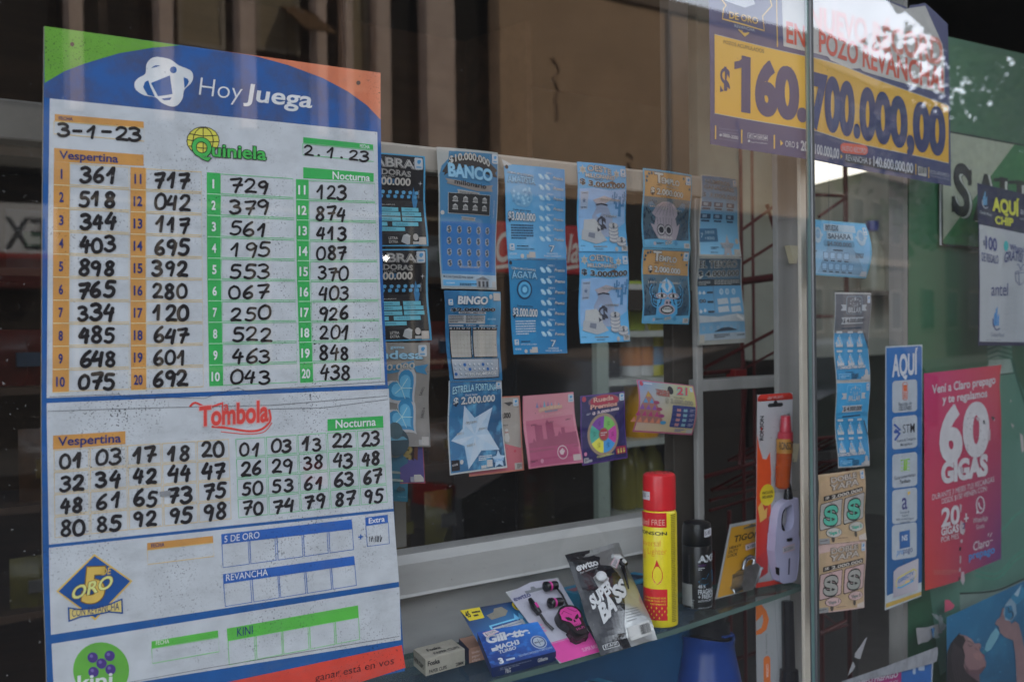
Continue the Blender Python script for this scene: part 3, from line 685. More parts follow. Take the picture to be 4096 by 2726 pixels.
# second panel
y2 = 1325.3
p = lambda x, y: (x, y+y2)
s.poly([p(275, 1047), p(2290, 963), (2316, 2993), (288, 3205)], wh2, 1)
rt = M(205, 62, 56)
s.T('Tombola', 1172, 1180+y2, 1580, 1152+y2, 108, 120, rt, 5, bold=.06, out=(M(205, 150, 148), .05)); s.T('la', 1305, 1090+y2, 1345, 1084+y2, 48, m=rt, L=5, bold=.03)
s.line(smooth_line([p(1120, 1065), p(1150, 1045), p(1220, 1072), p(1300, 1050)]), 13, rt, 3, caps=True)
s.line(smooth_line([p(1250, 1186), p(1330, 1192), p(1460, 1212), p(1540, 1200), p(1590, 1150), p(1585, 1090)]), 13, rt, 3, caps=True); s.line(smooth_line([p(1300, 1215), p(1440, 1228), p(1550, 1218), p(1602, 1160)]), 5, rt, 3)
s.poly([p(312, 1238), p(738, 1212), p(738, 1288), p(312, 1320)], org_, 2); s.T('Vespertina', 340, 1298+y2, 712, 1276+y2, 50, m=nav, bold=.035)
s.poly([p(1928, 1142), p(2255, 1122), p(2258, 1192), p(1928, 1212)], grn, 2); s.T('Nocturna', 1975, 1194+y2, 2212, 1178+y2, 46, m=M(205, 212, 205), bold=.03)
y3 = 2453.2
for (tl, tr, br, bl), xs, xs2, ml, vals, wd, hh in (
    ((p(312, 1320), p(1350, 1255), (1365, 603+y3), (318, 715+y3)), (312, 525, 745, 948, 1155, 1350), (318, 530, 757, 962, 1168, 1365), orl, '01 03 17 18 20 32 34 42 44 47 48 61 65 73 75 80 85 92 95 98', 20, 86),
    ((p(1382, 1255), p(2258, 1195), (2285, 505+y3), (1400, 598+y3)), (1382, 1562, 1748, 1922, 2098, 2258), (1400, 1582, 1770, 1946, 2122, 2285), grl, '01 03 13 22 23 26 29 38 43 48 50 53 61 63 67 70 74 79 87 95', 16, 76)):
    vals = vals.split()
    def G(i, j):
        t = j/4; x = xs[i]+(xs2[i]-xs[i])*t; yl = tl[1]+(bl[1]-tl[1])*t; yr = tr[1]+(br[1]-tr[1])*t
        xl = xs[0]+(xs2[0]-xs[0])*t; xr = xs[5]+(xs2[5]-xs[5])*t; return (x, yl+(yr-yl)*(x-xl)/(xr-xl))
    for j in range(4):
        for i in range(5):
            a, b_, c_, d_ = G(i, j), G(i+1, j), G(i+1, j+1), G(i, j+1); e = 5
            s.line([(a[0]+e, a[1]+e), (b_[0]-e, b_[1]+e), (c_[0]-e, c_[1]-e), (d_[0]+e, d_[1]-e), (a[0]+e, a[1]+e)], 4, ml, 3)
            w_ = b_[0]-a[0]; y0 = d_[1]-(d_[1]-a[1])*.16+random.uniform(-5, 5); sl_ = (c_[1]-d_[1])*.6
            s.hand(vals[j*5+i], a[0]+w_*.16, y0, a[0]+w_*.86, y0+sl_*.8, hh, wd)
# third panel
r = lambda x, y: (x, y+y3)
s.poly([r(288, 770), r(2318, 556), r(2350, 970), r(300, 1282)], wh2, 1)
s.poly([r(866, 742), r(1253, 700), r(1255, 738), r(866, 782)], org_, 2); s.T('FECHA', 890, 768+y3, 967, 760+y3, 22, m=nav, bold=.02); box([r(866, 784), r(1256, 740), r(1258, 820), r(870, 868)], orl)
b3 = M(38, 84, 154, dirt=1)
def cells(x0, y0, x1, y1, X0, Y0, X1, Y1, xs, m):
    for a, b_ in xs:
        g_ = lambda x, t: (x+(X0-x0)*t, (y0+(y1-y0)*(x-x0)/(x1-x0))*(1-t)+(Y0+(Y1-Y0)*(x-x0)/(x1-x0))*t+y3)
        q = [g_(a, 0), g_(b_, 0), g_(b_, 1), g_(a, 1)]; s.line(q+[q[0]], 4.5, m, 3)
s.poly([r(1302, 690), r(2070, 602), r(2076, 660), r(1305, 750)], b3, 2); s.T('5 DE ORO', 1320, 738+y3, 1527, 712+y3, 38, m=M(205, 208, 210))
cells(1305, 747, 2076, 658, 1312, 886, 2082, 780, ((1306, 1460), (1470, 1618), (1630, 1776), (1786, 1925), (1936, 2074)), b3)
s.T('+', 2108, 728+y3, 2138, 724+y3, 40, m=b3, bold=.04)
s.poly([r(2150, 592), r(2283, 575), r(2285, 620), r(2152, 638)], b3, 2); s.T('Extra', 2170, 627+y3, 2264, 614+y3, 30, m=M(205, 208, 210), bold=.03); box([r(2153, 640), r(2286, 622), r(2292, 745), r(2162, 762)], b3)
for k in range(9): s.line([r(2175+9*k, 690+random.uniform(0, 20)), r(2172+9*k+random.uniform(-6, 6), 735)], random.uniform(2, 5), (50, 50, 55), 4)
s.poly([r(1313, 925), r(2085, 818), r(2090, 870), r(1315, 982)], b3, 2); s.T('REVANCHA', 1330, 965+y3, 1576, 931+y3, 38, m=M(205, 208, 210))
cells(1315, 980, 2090, 868, 1325, 1115, 2097, 990, ((1316, 1472), (1484, 1634), (1642, 1790), (1800, 1942), (1951, 2088)), b3)
gd = M(196, 160, 78); s.poly([r(555, 806), r(780, 965), r(560, 1197), r(330, 1026)], gd, 2); s.poly([r(555, 818), r(766, 966), r(560, 1182), r(344, 1026)], M(22, 70, 130), 3)
s.T('5', 478, 1085+y3, 618, 1080+y3, 190, m=gd, L=6, bold=.07, out=(M(110, 82, 25), .03), shear=.1); s.T('DE', 596, 930+y3, 654, 922+y3, 38, m=gd, L=6, bold=.03, shear=.15)
s.T('ORO', 422, 1075+y3, 662, 998+y3, 70, m=M(222, 196, 120), L=8, bold=.04, shear=.15, out=(M(120, 90, 30), .04))
s.poly([r(398, 1118), r(470, 1128), r(560, 1122), r(650, 1095), r(720, 1066), r(723, 1158), r(640, 1150), r(560, 1168), r(470, 1180), r(402, 1206)], M(22, 70, 130), 4)
s.poly([r(408, 1128), r(470, 1136), r(560, 1130), r(650, 1104), r(712, 1078), r(714, 1148), r(640, 1142), r(560, 1158), r(470, 1170), r(410, 1194)], M(206, 172, 100), 5)
s.T('CON REVANCHA', 422, 1176+y3, 700, 1134+y3, 44, m=M(30, 50, 100), L=6)
# fourth panel
s.poly([r(303, 1335), r(2352, 1000), r(2362, 1312), r(318, 1640)], wh2, 1)
s.poly([r(892, 1320), r(1283, 1255), r(1285, 1295), r(892, 1360)], lime, 2); s.T('FECHA', 917, 1342+y3, 995, 1330+y3, 24, m=M(190, 210, 180), bold=.02); box([r(892, 1362), r(1285, 1298), r(1290, 1380), r(897, 1450)], M(110, 180, 100))
s.poly([r(1335, 1245), r(2108, 1108), r(2112, 1182), r(1340, 1320)], lime, 2); s.T('KINI', 1395, 1292+y3, 1486, 1276+y3, 50, m=nav, bold=.0)
cells(1340, 1318, 2112, 1180, 1347, 1458, 2118, 1308, ((1342, 1496), (1506, 1655), (1664, 1812), (1822, 1965), (1974, 2110)), M(110, 180, 100))
s.circ(595, 1490+y3, 165, M(90, 152, 58, dirt=1), 2, n=32)
for x, y in ((545, 1415), (645, 1405), (597, 1450), (550, 1500), (650, 1485)): s.circ(x, y+y3, 31, M(66, 50, 112), 3); s.circ(x-8, y-9+y3, 10, M(105, 92, 150), 4)
s.T('kini', 455, 1602+y3, 662, 1580+y3, 78, m=M(200, 205, 208), L=4, bold=.04)
s.poly([r(1200, 1590), r(2366, 1342), r(2388, 1475), r(1500, 1760), r(900, 1800)], red, 1)
s.T('ganar está en vos', 1855, 1556+y3, 2318, 1452+y3, 42, m=M(60, 25, 30), L=3, bold=-.005)
# scuffs and cracks in the film
for pts in ([(290, 2335), (700, 2320), (720, 2332), (1200, 2345), (1400, 2280), (1440, 2300), (2280, 2245)], [(280, 2420), (900, 2400), (1600, 2385), (2280, 2330)], [(1300, 2415), (1900, 2400), (2285, 2350)], [r(330, 1640), r(1200, 1480), r(2350, 1290)]):
    s.line(pts, 2.6, (70, 70, 75), 4)
s.poly([r(935, 440), r(1000, 430), r(1005, 462), r(940, 468)], M(120, 120, 122), 9)
s.build('results_board', 'tall white board of hand-written winning numbers with blue border and rounded logo header', 'notice board', thick=.004, tm=M(120, 112, 100))
KA = 1.3; DS = .12
# ================================================================== scratch tickets hung on the inner window and the right pane
TP = PL(WY-.006)
GRP = 'scratch tickets hung in the window'
def wave(a=.003, b=.0022, ph=0., tl=0.):             # a slight curl; tl lifts the lower corners
    return lambda u, v: a*math.sin(pi*u)+b*math.sin(2.2*pi*v+ph)+tl*v**3*(abs(u-.5)*2)**2
def ticket(quad, label, name='scratch_ticket', plane=None, curve=None, bis=(4, 8), group=GRP):
    def go(design):
        s = Sheet(quad=Q(quad), plane=plane or TP, curve=curve or wave(ph=random.uniform(0, 3)), bis=bis)
        design(s); return s.build(name, label, 'lottery ticket', group)
    return go
def logo(s, u, v, w_=.11):                           # small white square with a blue mark, on most of them
    h = w_/s.asp*1.1; s.rr(u, v, u+w_, v+h, w_*.15, M(178, 182, 186), 6); s.circ(u+w_*.5, v+h*.36, w_*.2, M(60, 140, 190), 7, n=8); s.circ(u+w_*.62, v+h*.3, w_*.16, M(60, 140, 190), 7, n=8); s.rect(u+w_*.2, v+h*.74, u+w_*.8, v+h*.86, (90, 150, 190), 7)
PAPER = (160, 160, 158)
DKB = MG('print_near_black', (24, 26, 32), (24, 26, 34), (14, 16, 22), (16, 20, 26))
def palabras(s):
    s.fill(M(64, 148, 190)); s.rect(.0, .015, .975, .985, DKB, 1)
    wt = M(176, 172, 166); ol = (M(24, 24, 30), .02)
    s.T('PALABRAS', .03, .16, .93, .155, .10, .085, M(30, 30, 36), 4, bold=.05, out=(wt, .035), arc=.015); s.T('PALABRAS', .03, .16, .93, .155, .10, .085, wt, 5, bold=.005, arc=.015)
    s.T('GANADORAS', .12, .235, .8, .24, .06, .055, M(30, 30, 36), 4, bold=.05, out=(wt, .03), arc=.01); s.T('GANADORAS', .12, .235, .8, .24, .06, .055, wt, 5, arc=.01)
    s.T('GANÁ HASTA', .3, .255, .6, .252, .012, m=wt, bold=.02); s.rect(.4, .27, .62, .325, M(30, 90, 130), 2)
    s.T('$2.000.000', .2, .335, .8, .335, .075, m=M(186, 180, 170), L=5, bold=.06, out=(M(60, 56, 52), .03))
    s.poly([(.84, .35), (.895, .5), (.86, .62), (.84, .61), (.82, .48)], M(48, 120, 170), 2); s.star(.93, .305, .03, M(200, 205, 208), 3, n=4, ri=.15)
    for i in range(9):
        s.poly([(.2+.085*i-.02, .40), (.2+.085*i+.01, .39), (.2+.085*i+.03, .405), (.2+.085*i+.02, .43), (.2+.085*i-.015, .43)], M(84, 160, 204), 3)
        s.poly([(.18+.085*i-.02, .445), (.18+.085*i+.01, .435), (.18+.085*i+.03, .45), (.18+.085*i+.02, .475), (.18+.085*i-.015, .475)], M(70, 150, 198), 3)
    s.T('TUS LETRAS', .915, .47, .915, .38, .018, m=wt, vert=True); s.T('TUS PALABRAS', .35, .555, .6, .553, .012, m=wt, bold=.02)
    cy = M(92, 178, 196)
    for y, a in ((.575, ((.4, .64), (.68, .9))), (.625, ((.36, .66), (.68, .93))), (.68, ((.34, .66), (.68, .935))), (.735, ((.3, .49), (.55, .88))), (.79, ((.38, .7),))):
        for x0, x1 in a:
            s.poly([(x0, y), (x1, y+.002), (x1, y+.044), (x0, y+.044)], cy, 3); s.small(x0+.04, y+.012, x1-.03, y+.034, 1, M(76, 152, 172), 4, .9)
    s.T('LETRA', .49, .925, .6, .925, .028, m=wt, bold=.03); s.T('EXTRA', .49, .965, .6, .965, .028, m=wt, bold=.03)
    s.poly([(.64, .95), (.67, .88), (.76, .89), (.75, .975), (.72, .985)], M(150, 150, 150), 3); s.poly([(.67, .88), (.72, .865), (.765, .885), (.75, .905)], M(182, 182, 180), 4)
    s.circ(.83, .90, .035, M(176, 168, 160), 4); s.rect(.79, .95, .88, .98, M(168, 165, 160), 4); s.rect(.87, .9, .965, .985, M(178, 168, 158), 5); logo(s, .85, .025)
ticket('B -330,235 463,298 497,1140 -290,1150', 'black word game ticket with pale blue edge, upper one next to the board')(palabras)
ticket('B -290,1173 485,1168 C 408,473 -210,490', 'black word game ticket with pale blue edge, lower one next to the board')(palabras)
def gema(s):
    s.fill(MG('print_warm_grey', (120, 118, 114), (138, 132, 124), (112, 108, 106), (126, 122, 118), .4, (160, 150, 140), 4)); bl = M(58, 130, 172); lb = M(140, 186, 208)
    s.T('gema', .48, .055, .66, .055, .028, m=lb, bold=.03); s.T('irlandesa', .04, .15, .9, .15, .075, m=lb, L=5, bold=.05, out=(M(70, 84, 96), .03)); logo(s, .84, .02)
    s.poly([(0, .25), (.5, .215), (.78, .165), (.8, .22), (.98, .2), (.93, .25), (.97, .30), (.82, .275), (.8, .24), (.5, .29), (0, .32)], bl, 2)
    s.T('$5.000.000', .05, .285, .8, .24, .055, m=M(170, 168, 160), L=5, bold=.05, out=(M(60, 60, 66), .025))
    for cx, cy, rot in ((.28, .43, 0), (.65, .43, 1), (.28, .71, 0), (.65, .71, 1)):
        for k, m_ in ((1.22, M(172, 172, 172)), (1.0, M(44, 132, 180)), (.72, M(90, 172, 210))):
            pts = []
            for i in range(28):
                t = 2*pi*i/28; hx = 16*sin(t)**3/17; hy_ = -(13*cos(t)-5*cos(2*t)-2*cos(3*t)-cos(4*t))/17
                a = R(-42 if rot else 42); pts.append((cx+.21*k*(hx*cos(a)-hy_*sin(a)), cy+.21*k/s.asp*(hx*sin(a)+hy_*cos(a))))
            s.poly(pts, m_, 2+int((1.3-k)*5))
        for k in range(5): s.line([(cx-.02, cy), (cx+.12*cos(k*1.3), cy+.12/s.asp*sin(k*1.3))], .008, M(170, 210, 226), 6)
    s.T('JUEGO 2', .9, .5, .94, .42, .03, m=M(30, 30, 36), vert=True, bold=.03); s.T('JUEGO 4', .91, .72, .95, .62, .03, m=M(30, 30, 36), vert=True, bold=.03)
    hb = M(40, 66, 76); s.circ(.55, .955, .16, hb, 3); s.poly([(.44, .84), (.63, .84), (.61, .95), (.47, .95)], hb, 4); s.circ(.535, .845, .095, M(54, 84, 94), 5); s.poly([(.44, .905), (.64, .9), (.69, .93), (.45, .945)], M(76, 136, 158), 5)
    s.rect(.84, .93, .93, .985, M(160, 158, 156), 4); s.rect(.88, .9, .975, .985, M(172, 166, 160), 5)
ticket('C -180,490 395,493 398,1250 -160,1240', 'warm grey gem ticket with blue heart stones and small green hat')(gema)
def teal(s):
    s.fill(MG('print_teal', (22, 92, 120), (24, 88, 116), (24, 84, 104), (26, 98, 118)))
    for k in range(4): s.poly([(.5, .15+.14*k), (.8, .155+.14*k), (.8, .2+.14*k), (.5, .195+.14*k)], M(100, 116, 112), 2); s.poly([(.8, .165+.14*k), (.86, .165+.14*k), (.86, .195+.14*k), (.8, .195+.14*k)], M(160, 90, 60) if k % 2 == 0 else M(120, 140, 70), 2)
    s.poly([(.65, .75), (.74, .7), (.88, .74), (.9, .79), (.66, .79)], M(36, 60, 66), 3); s.T('NO RASPAR', .68, .91, .94, .915, .02, m=M(90, 130, 140), bold=.03)
ticket('Z -120,380 508,408 512,1277 -60,1240', 'teal ticket with grey stripes, half hidden below the grey gem ticket', plane=PL(WY-.003), bis=None)(teal)
def purple(s):
    s.fill(M(150, 70, 84)); s.rect(.0, .0, .955, .975, MG('print_violet', (66, 62, 122), (58, 60, 128), (72, 62, 120), (78, 62, 122)), 1)
    s.rect(.0, .0, .72, .63, M(92, 54, 40), 2); s.rect(0, 0, .56, .54, M(46, 30, 28), 3)
    for y in (.08, .32): s.circ(.27, y, .2, M(112, 100, 56), 4); s.circ(.27, y, .16, M(158, 136, 66), 5); s.poly([(.2, y), (.34, y-.02), (.3, y+.04)], M(70, 60, 30), 6)
    s.rect(.37, .82, .53, .955, M(126, 128, 142), 3); s.rect(.52, .77, .93, .955, M(160, 156, 150), 4)
ticket('Z 380,415 745,412 775,985 380,990', 'violet ticket with brown frame and gold coins below the grey gem ticket', plane=PL(WY-.0015), bis=None)(purple)
def dollar(s, u, v, r, m, L=4, bold=.05, out=None):
    h = r/s.asp*1.5; s.T('$', u-r*.62, v+h*.62, u+r*.62, v+h*.62, h*1.05, m=m, L=L, bold=bold, out=out)
def banco(s):
    s.fill(M(158, 158, 152)); s.poly([(.18, .02), (.985, .012), (.985, .985), (.02, .985), (.02, .18), (.06, .12), (.17, .07)], MG('print_bank_blue', (56, 112, 146), (44, 108, 146), (66, 138, 190), (44, 118, 178)), 1)
    s.poly([(.06, .16), (.2, .065), (.5, .035), (.8, .06), (.98, .12), (.94, .14), (.98, .17), (.86, .165), (.5, .11), (.2, .15), (.08, .185), (.1, .165)], M(54, 48, 46), 2)
    s.T('$10.000.000', .17, .105, .84, .105, .045, m=M(176, 170, 160), L=5, bold=.05, arc=.035, out=(M(40, 36, 36), .03))
    s.T('BANCO', .15, .185, .88, .195, .082, .07, M(132, 182, 208), 6, bold=.07, out=(M(80, 134, 170), .04))
    s.poly([(.1, .2), (.3, .21), (.7, .235), (.9, .225), (.87, .245), (.9, .27), (.6, .275), (.3, .25), (.12, .235), (.14, .22)], M(132, 124, 118), 3)
    s.T('millonario', .24, .235, .77, .255, .032, m=M(30, 30, 36), L=6, bold=.02)
    s.poly([(.28, .27), (.66, .285), (.64, .3), (.66, .315), (.28, .3), (.3, .285)], M(156, 152, 146), 3); s.T('FIGURAS GANADORAS', .32, .294, .62, .302, .013, m=M(60, 60, 66), bold=.02)
    s.rect(.14, .295, .85, .44, M(170, 170, 168), 3); s.rect(.147, .298, .843, .436, M(42, 44, 46), 4)
    for j in range(2):
        for i in range(4):
            x, y = .25+.165*i, .335+.055*j; c = M(170, 168, 164); s.poly([(x-.045, y-.006), (x, y-.022), (x+.045, y-.006)], c, 5); s.rect(x-.045, y+.014, x+.045, y+.02, c, 5)
            for k in range(4): s.rect(x-.036+.021*k, y-.004, x-.026+.021*k, y+.013, c, 5)
    s.circ(.055, .435, .03, M(180, 178, 172), 4); s.poly([(.35, .455), (.6, .46), (.58, .472), (.6, .485), (.35, .478), (.37, .466)], M(150, 150, 148), 3); s.T('TUS FIGURAS', .385, .475, .565, .478, .012, m=M(60, 60, 66), bold=.02)
    s.rect(.04, .495, .96, .86, M(50, 112, 176), 2)
    for j in range(4):
        for i in range(5): dollar(s, .16+.165*i, .545+.083*j, .045, M(60, 64, 70), 5, .02, (M(166, 170, 174), .1))
    s.T('INSTRUCCIONES AL DORSO', .32, .835, .66, .835, .014, m=M(180, 180, 178), bold=.03); s.T('LaBanca', .93, .45, .93, .33, .02, m=M(170, 175, 178), vert=True)
    s.rect(.02, .885, .985, .985, M(150, 168, 180), 3); s.rect(.03, .93, .6, .975, M(86, 160, 206), 4)
    s.T('MUCHAS CHANCES PARA GANAR !', .04, .912, .56, .917, .017, m=M(50, 56, 66), bold=.03); s.T('NO RASPAR', .08, .96, .22, .96, .012, m=M(190, 200, 205), bold=.03); s.small(.3, .955, .6, .978, 2, M(40, 44, 54), 5)
    g = M(120, 124, 130); s.poly([(.58, .925), (.72, .895), (.86, .925)], g, 6); s.T('BONO', .66, .922, .78, .922, .013, m=M(40, 44, 54), L=8)
    s.rect(.6, .925, .84, .985, M(140, 145, 150), 5)
    for k in range(3): s.rect(.63+.075*k, .935, .67+.075*k, .98, M(56, 60, 70), 7)
    s.rect(.9, .935, .97, .98, PAPER, 6); logo(s, .88, .015)
ticket('B 578,205 1157,260 1142,1553 622,1540', 'tall blue bank ticket with torn tape corner and rows of dollar signs', curve=wave(.004, .002), bis=(6, 10))(banco)
def bingo(s):
    s.fill(MG('print_bingo_blue', (28, 92, 140), (48, 134, 176), (34, 104, 150), (26, 100, 146), .6, (70, 160, 205), 5)); logo(s, .05, .09, .075)
    s.T('BINGO', .2, .135, .74, .135, .075, m=M(184, 186, 186), L=6, bold=.09, shear=.15, out=(M(20, 60, 100), .05)); s.circ(.8, .055, .033, PAPER, 4); s.rect(.85, .015, .985, .095, M(170, 164, 156), 4)
    s.T('$2.000.000', .09, .215, .88, .208, .032, m=M(24, 26, 34), L=6, bold=.08, out=(M(176, 178, 180), .04)); s.rect(.22, .218, .7, .24, M(176, 178, 180), 4); s.T('PREMIO MAYOR', .24, .236, .68, .235, .014, m=M(20, 22, 30), L=6, bold=.04)
    s.rect(.05, .255, .69, .345, M(166, 166, 164), 4); s.small(.06, .262, .3, .34, 5, M(50, 54, 62), 5); s.small(.34, .26, .66, .338, 5, M(50, 54, 62), 5)
    s.T('NO RASPAR', .74, .305, .9, .305, .02, m=M(150, 190, 210), bold=.04); s.rect(.06, .36, .95, .375, M(24, 70, 110), 2); s.rect(.06, .362, .3, .374, M(170, 178, 182), 4); s.rect(.58, .362, .9, .372, M(170, 178, 182), 4); s.T('LaBanca', .35, .37, .52, .37, .015, m=M(180, 184, 186), bold=.03)
    s.rect(.06, .385, .44, .725, M(14, 18, 26), 3); s.rect(.46, .385, .93, .725, M(14, 18, 26), 3); s.T('B I N G O', .07, .405, .42, .403, .015, m=M(180, 182, 182), bold=.05); s.T('B I N G O', .48, .403, .91, .401, .015, m=M(180, 182, 182), bold=.05)
    pc = M(164, 158, 148); s.rect(.075, .42, .42, .72, pc, 4); s.rect(.475, .418, .925, .715, pc, 4)
    for i in range(1, 6):
        for x0, x1 in ((.075, .42), (.475, .925)):
            x = x0+(x1-x0)*i/6; s.line([(x, .425), (x, .71)], .0025, M(136, 132, 124), 5); y = .42+.3*i/6; s.line([(x0, y), (x1, y)], .0025, M(136, 132, 124), 5)
    s.T('INSTRUCCIONES AL DORSO', .455, .69, .45, .48, .02, m=M(176, 180, 182), vert=True, bold=.02)
    s.poly([(.05, .735), (.95, .735), (.93, .965), (.06, .975)], M(20, 30, 44), 3); s.poly([(.065, .742), (.935, .742), (.918, .955), (.072, .965)], MG('print_ball_tray', (166, 172, 178), (170, 174, 178), (150, 158, 168), (120, 130, 140)), 4)
    for j, n in enumerate((9, 10, 4)):
        for i in range(n):
            x, y = .11+.085*i, .805+.055*j
            if (i*3+j) % 4 == 2: s.circ(x, y, .026, M(30, 90, 160), 5)
            else: s.circ(x, y, .02, M(90, 96, 106), 5, n=10); s.circ(x+.004, y-.004, .017, M(176, 180, 184), 6, n=10)
    s.T('TUS NÚMEROS', .29, .94, .86, .925, .04, .038, M(184, 186, 186), 7, bold=.06, out=(M(24, 26, 34), .045))
ticket('C 497,110 910,122 922,765 540,775', 'blue bingo ticket with two blank number grids')(bingo)
def estrella(s):
    s.fill(M(176, 178, 176)); s.poly([(.02, .012), (.98, .012), (.98, .98), (.02, .985)], MG('print_night_blue', (44, 104, 150), (34, 90, 136), (40, 110, 158), (20, 58, 90), .9, (84, 166, 206), 5), 1)
    s.T('ESTRELLA FORTUNA', .06, .155, .88, .125, .08, .078, M(150, 196, 218), 5, bold=.03, out=(M(18, 50, 84), .04), arc=.02); s.T('Ganá hasta', .28, .178, .5, .17, .02, m=M(190, 195, 198), bold=.03)
    s.T('$ 2.000.000', .08, .275, .84, .248, .078, .074, M(188, 190, 190), 6, bold=.06, out=(M(22, 40, 66), .04))
    pts = [(.27, .285), (.46, .43), (.80, .32), (.69, .565), (.89, .8), (.56, .79), (.32, .965), (.27, .725), (.05, .66), (.25, .545)]
    s.poly(pts, MG('print_star', (166, 186, 204), (150, 178, 202), (140, 178, 204), (168, 186, 202), .8, (182, 196, 206), 6), 2)
    for a in (0, 2, 4, 6, 8): s.poly([(.46, .62), pts[a], ((pts[a][0]*.25+pts[a-1][0]*.75), (pts[a][1]*.25+pts[a-1][1]*.75))], M(176, 192, 206), 3)
    for tx, x, y, x1 in (('ÁREA DE JUEGO', .3, .49, .5), ('JUEGO 1', .14, .605, .26), ('JUEGO 2', .53, .57, .68), ('JUEGO 3', .31, .735, .45)): s.T(tx, x, y, x1, y-.01, .018, m=M(190, 194, 196), L=6, bold=.04, out=(M(40, 50, 66), .05))
    s.rect(.03, .86, .17, .965, M(24, 26, 32), 3); s.T('NO RASPAR', .045, .92, .14, .912, .02, m=M(180, 182, 184), bold=.02); s.circ(.205, .885, .03, M(180, 180, 178), 4)
    s.small(.5, .845, .74, .9, 3, M(190, 196, 200), 4); s.rect(.54, .945, .63, .975, M(180, 180, 178), 4); s.rect(.64, .895, .74, .968, M(182, 178, 174), 5)
    s.star(.86, .9, .13, M(160, 184, 204), 3, rot=-90, ri=.5); s.T('BONO', .77, .925, .95, .92, .03, m=M(70, 140, 190), L=5, bold=.03, out=(M(180, 196, 210), .03)); logo(s, .87, .02, .1)
ticket('C 533,770 918,765 948,1400 530,1455', 'white edged blue ticket with one large pale star', curve=wave(.002, .0015, 1, .004))(estrella)
def gems(nm, rows, shp):
    def d(s):
        dk = shp == 'agate'
        s.fill(M(62, 148, 196) if not dk else M(30, 128, 180)); s.rect(.012, .008, .988, .992, MG('print_gem_'+shp, (84, 156, 198) if not dk else (30, 124, 172), (58, 134, 188) if not dk else (22, 92, 140), (90, 164, 206) if not dk else (26, 128, 182), (70, 140, 190) if not dk else (24, 112, 168), .35, (140, 180, 210) if not dk else (40, 140, 190), 4), 1)
        lt = M(176, 190, 200); dkk = M(26, 38, 54)
        s.T('GEMAS MILLONARIAS', .04, .09, .44, .115, .02, m=lt, L=5, bold=.02, out=(dkk, .04)); s.T(nm, .035, .185, .46, .195, .062, m=M(120, 176, 208), L=6, bold=.05, out=(dkk, .05), arc=.01)
        if dk:
            s.circ(.24, .3, .13, M(20, 60, 96), 3, n=20); s.circ(.24, .3, .105, M(70, 156, 200), 4, n=20); s.circ(.24, .3, .07, M(34, 112, 160), 5, n=16); s.circ(.24, .3, .04, M(110, 180, 212), 6)
        else:
            rnd = random.Random(5); s.poly([(.07, .27), (.13, .22), (.2, .215), (.28, .2), (.36, .225), (.4, .28), (.42, .35), (.36, .42), (.28, .44), (.16, .42), (.1, .36)], M(104, 158, 192), 3)
            for k in range(26):
                x, y = rnd.uniform(.11, .37), rnd.uniform(.24, .41); s.poly([(x, y-.02), (x+.025, y), (x+.01, y+.022), (x-.022, y+.01)], rnd.choice((M(140, 184, 208), M(84, 140, 180), M(120, 170, 200))), 4+k*.02)
        s.T('Podés ganar hasta', .11, .475, .38, .485, .018, m=M(30, 40, 54), bold=.02); s.T('$3.000.000', .03, .575, .455, .585, .085, .075, M(186, 192, 196), 6, bold=.06, out=(dkk, .05))
        s.small(.07, .625, .42, .79, 6, M(30, 60, 90) if not dk else lt, 4, .5); logo(s, .03, .83, .075); s.small(.15, .85, .42, .87, 1, dkk, 4); s.T('INSTRUCCIONES AL DORSO', .14, .895, .42, .897, .016, m=lt if dk else dkk, bold=.02)
        s.T('NO RASPAR', .035, .95, .14, .95, .02, m=lt, bold=.04); s.circ(.22, .965, .028, M(180, 176, 170), 4); s.rect(.29, .945, .4, .985, M(168, 166, 160), 4); s.rect(.33, .92, .43, .985, M(176, 168, 160), 5)
        for i in range(7):
            y = .09+.112*i; s.T('JUEGO %d' % (i+1), .65, y-.022, .77, y-.018, .016, m=lt, L=5, bold=.03)
            for x in (.565, .67): s.poly([(x-.05, y-.005), (x-.04, y-.017), (x, y-.02+.005), (x+.045, y+.018), (x+.05, y+.035), (x+.03, y+.045), (x-.02, y+.035)], M(146, 188, 218), 3); s.poly([(x-.03, y-.005), (x, y-.005), (x+.02, y+.02), (x-.01, y+.02)], M(182, 206, 224), 4)
            s.T('Premio', .77, y+.032, .955, y+.036, .032, m=M(184, 190, 194), L=5, bold=.025, shear=.25, out=(dkk, .04))
        s.T('7', .68, .92, .78, .925, .075, m=lt, L=6, bold=.01, out=(dkk, .04)); s.T('CHANCES', .63, .948, .83, .95, .018, m=lt, bold=.04); s.T('PARA GANAR !!!', .58, .975, .89, .978, .018, m=lt, bold=.04)
        s.circ(.035, .03, .025, M(30, 40, 54), 4, n=10)
    return d
ticket('B 1213,365 1785,418 1802,1262 1250,1265', 'blue gemstone ticket with a rough pale crystal', curve=wave(.003, .001))(gems('AMATISTA', 7, 'crystal'))
ticket('B 1252,1268 1803,1265 C 1400,568 1008,578', 'deeper blue gemstone ticket with a round sliced stone', curve=wave(.002, .001))(gems('ÁGATA', 7, 'agate'))
b = MB(); p_ = [hy(*cp('B', *q), WY-.007) for q in ((1195, 322), (1300, 375), (1215, 385))]; b.prism(p_, (0, .0003, 0), M(176, 178, 178)); tag(b.obj('tape_scrap'), 'small white tape end above the rough crystal ticket', 'tape')
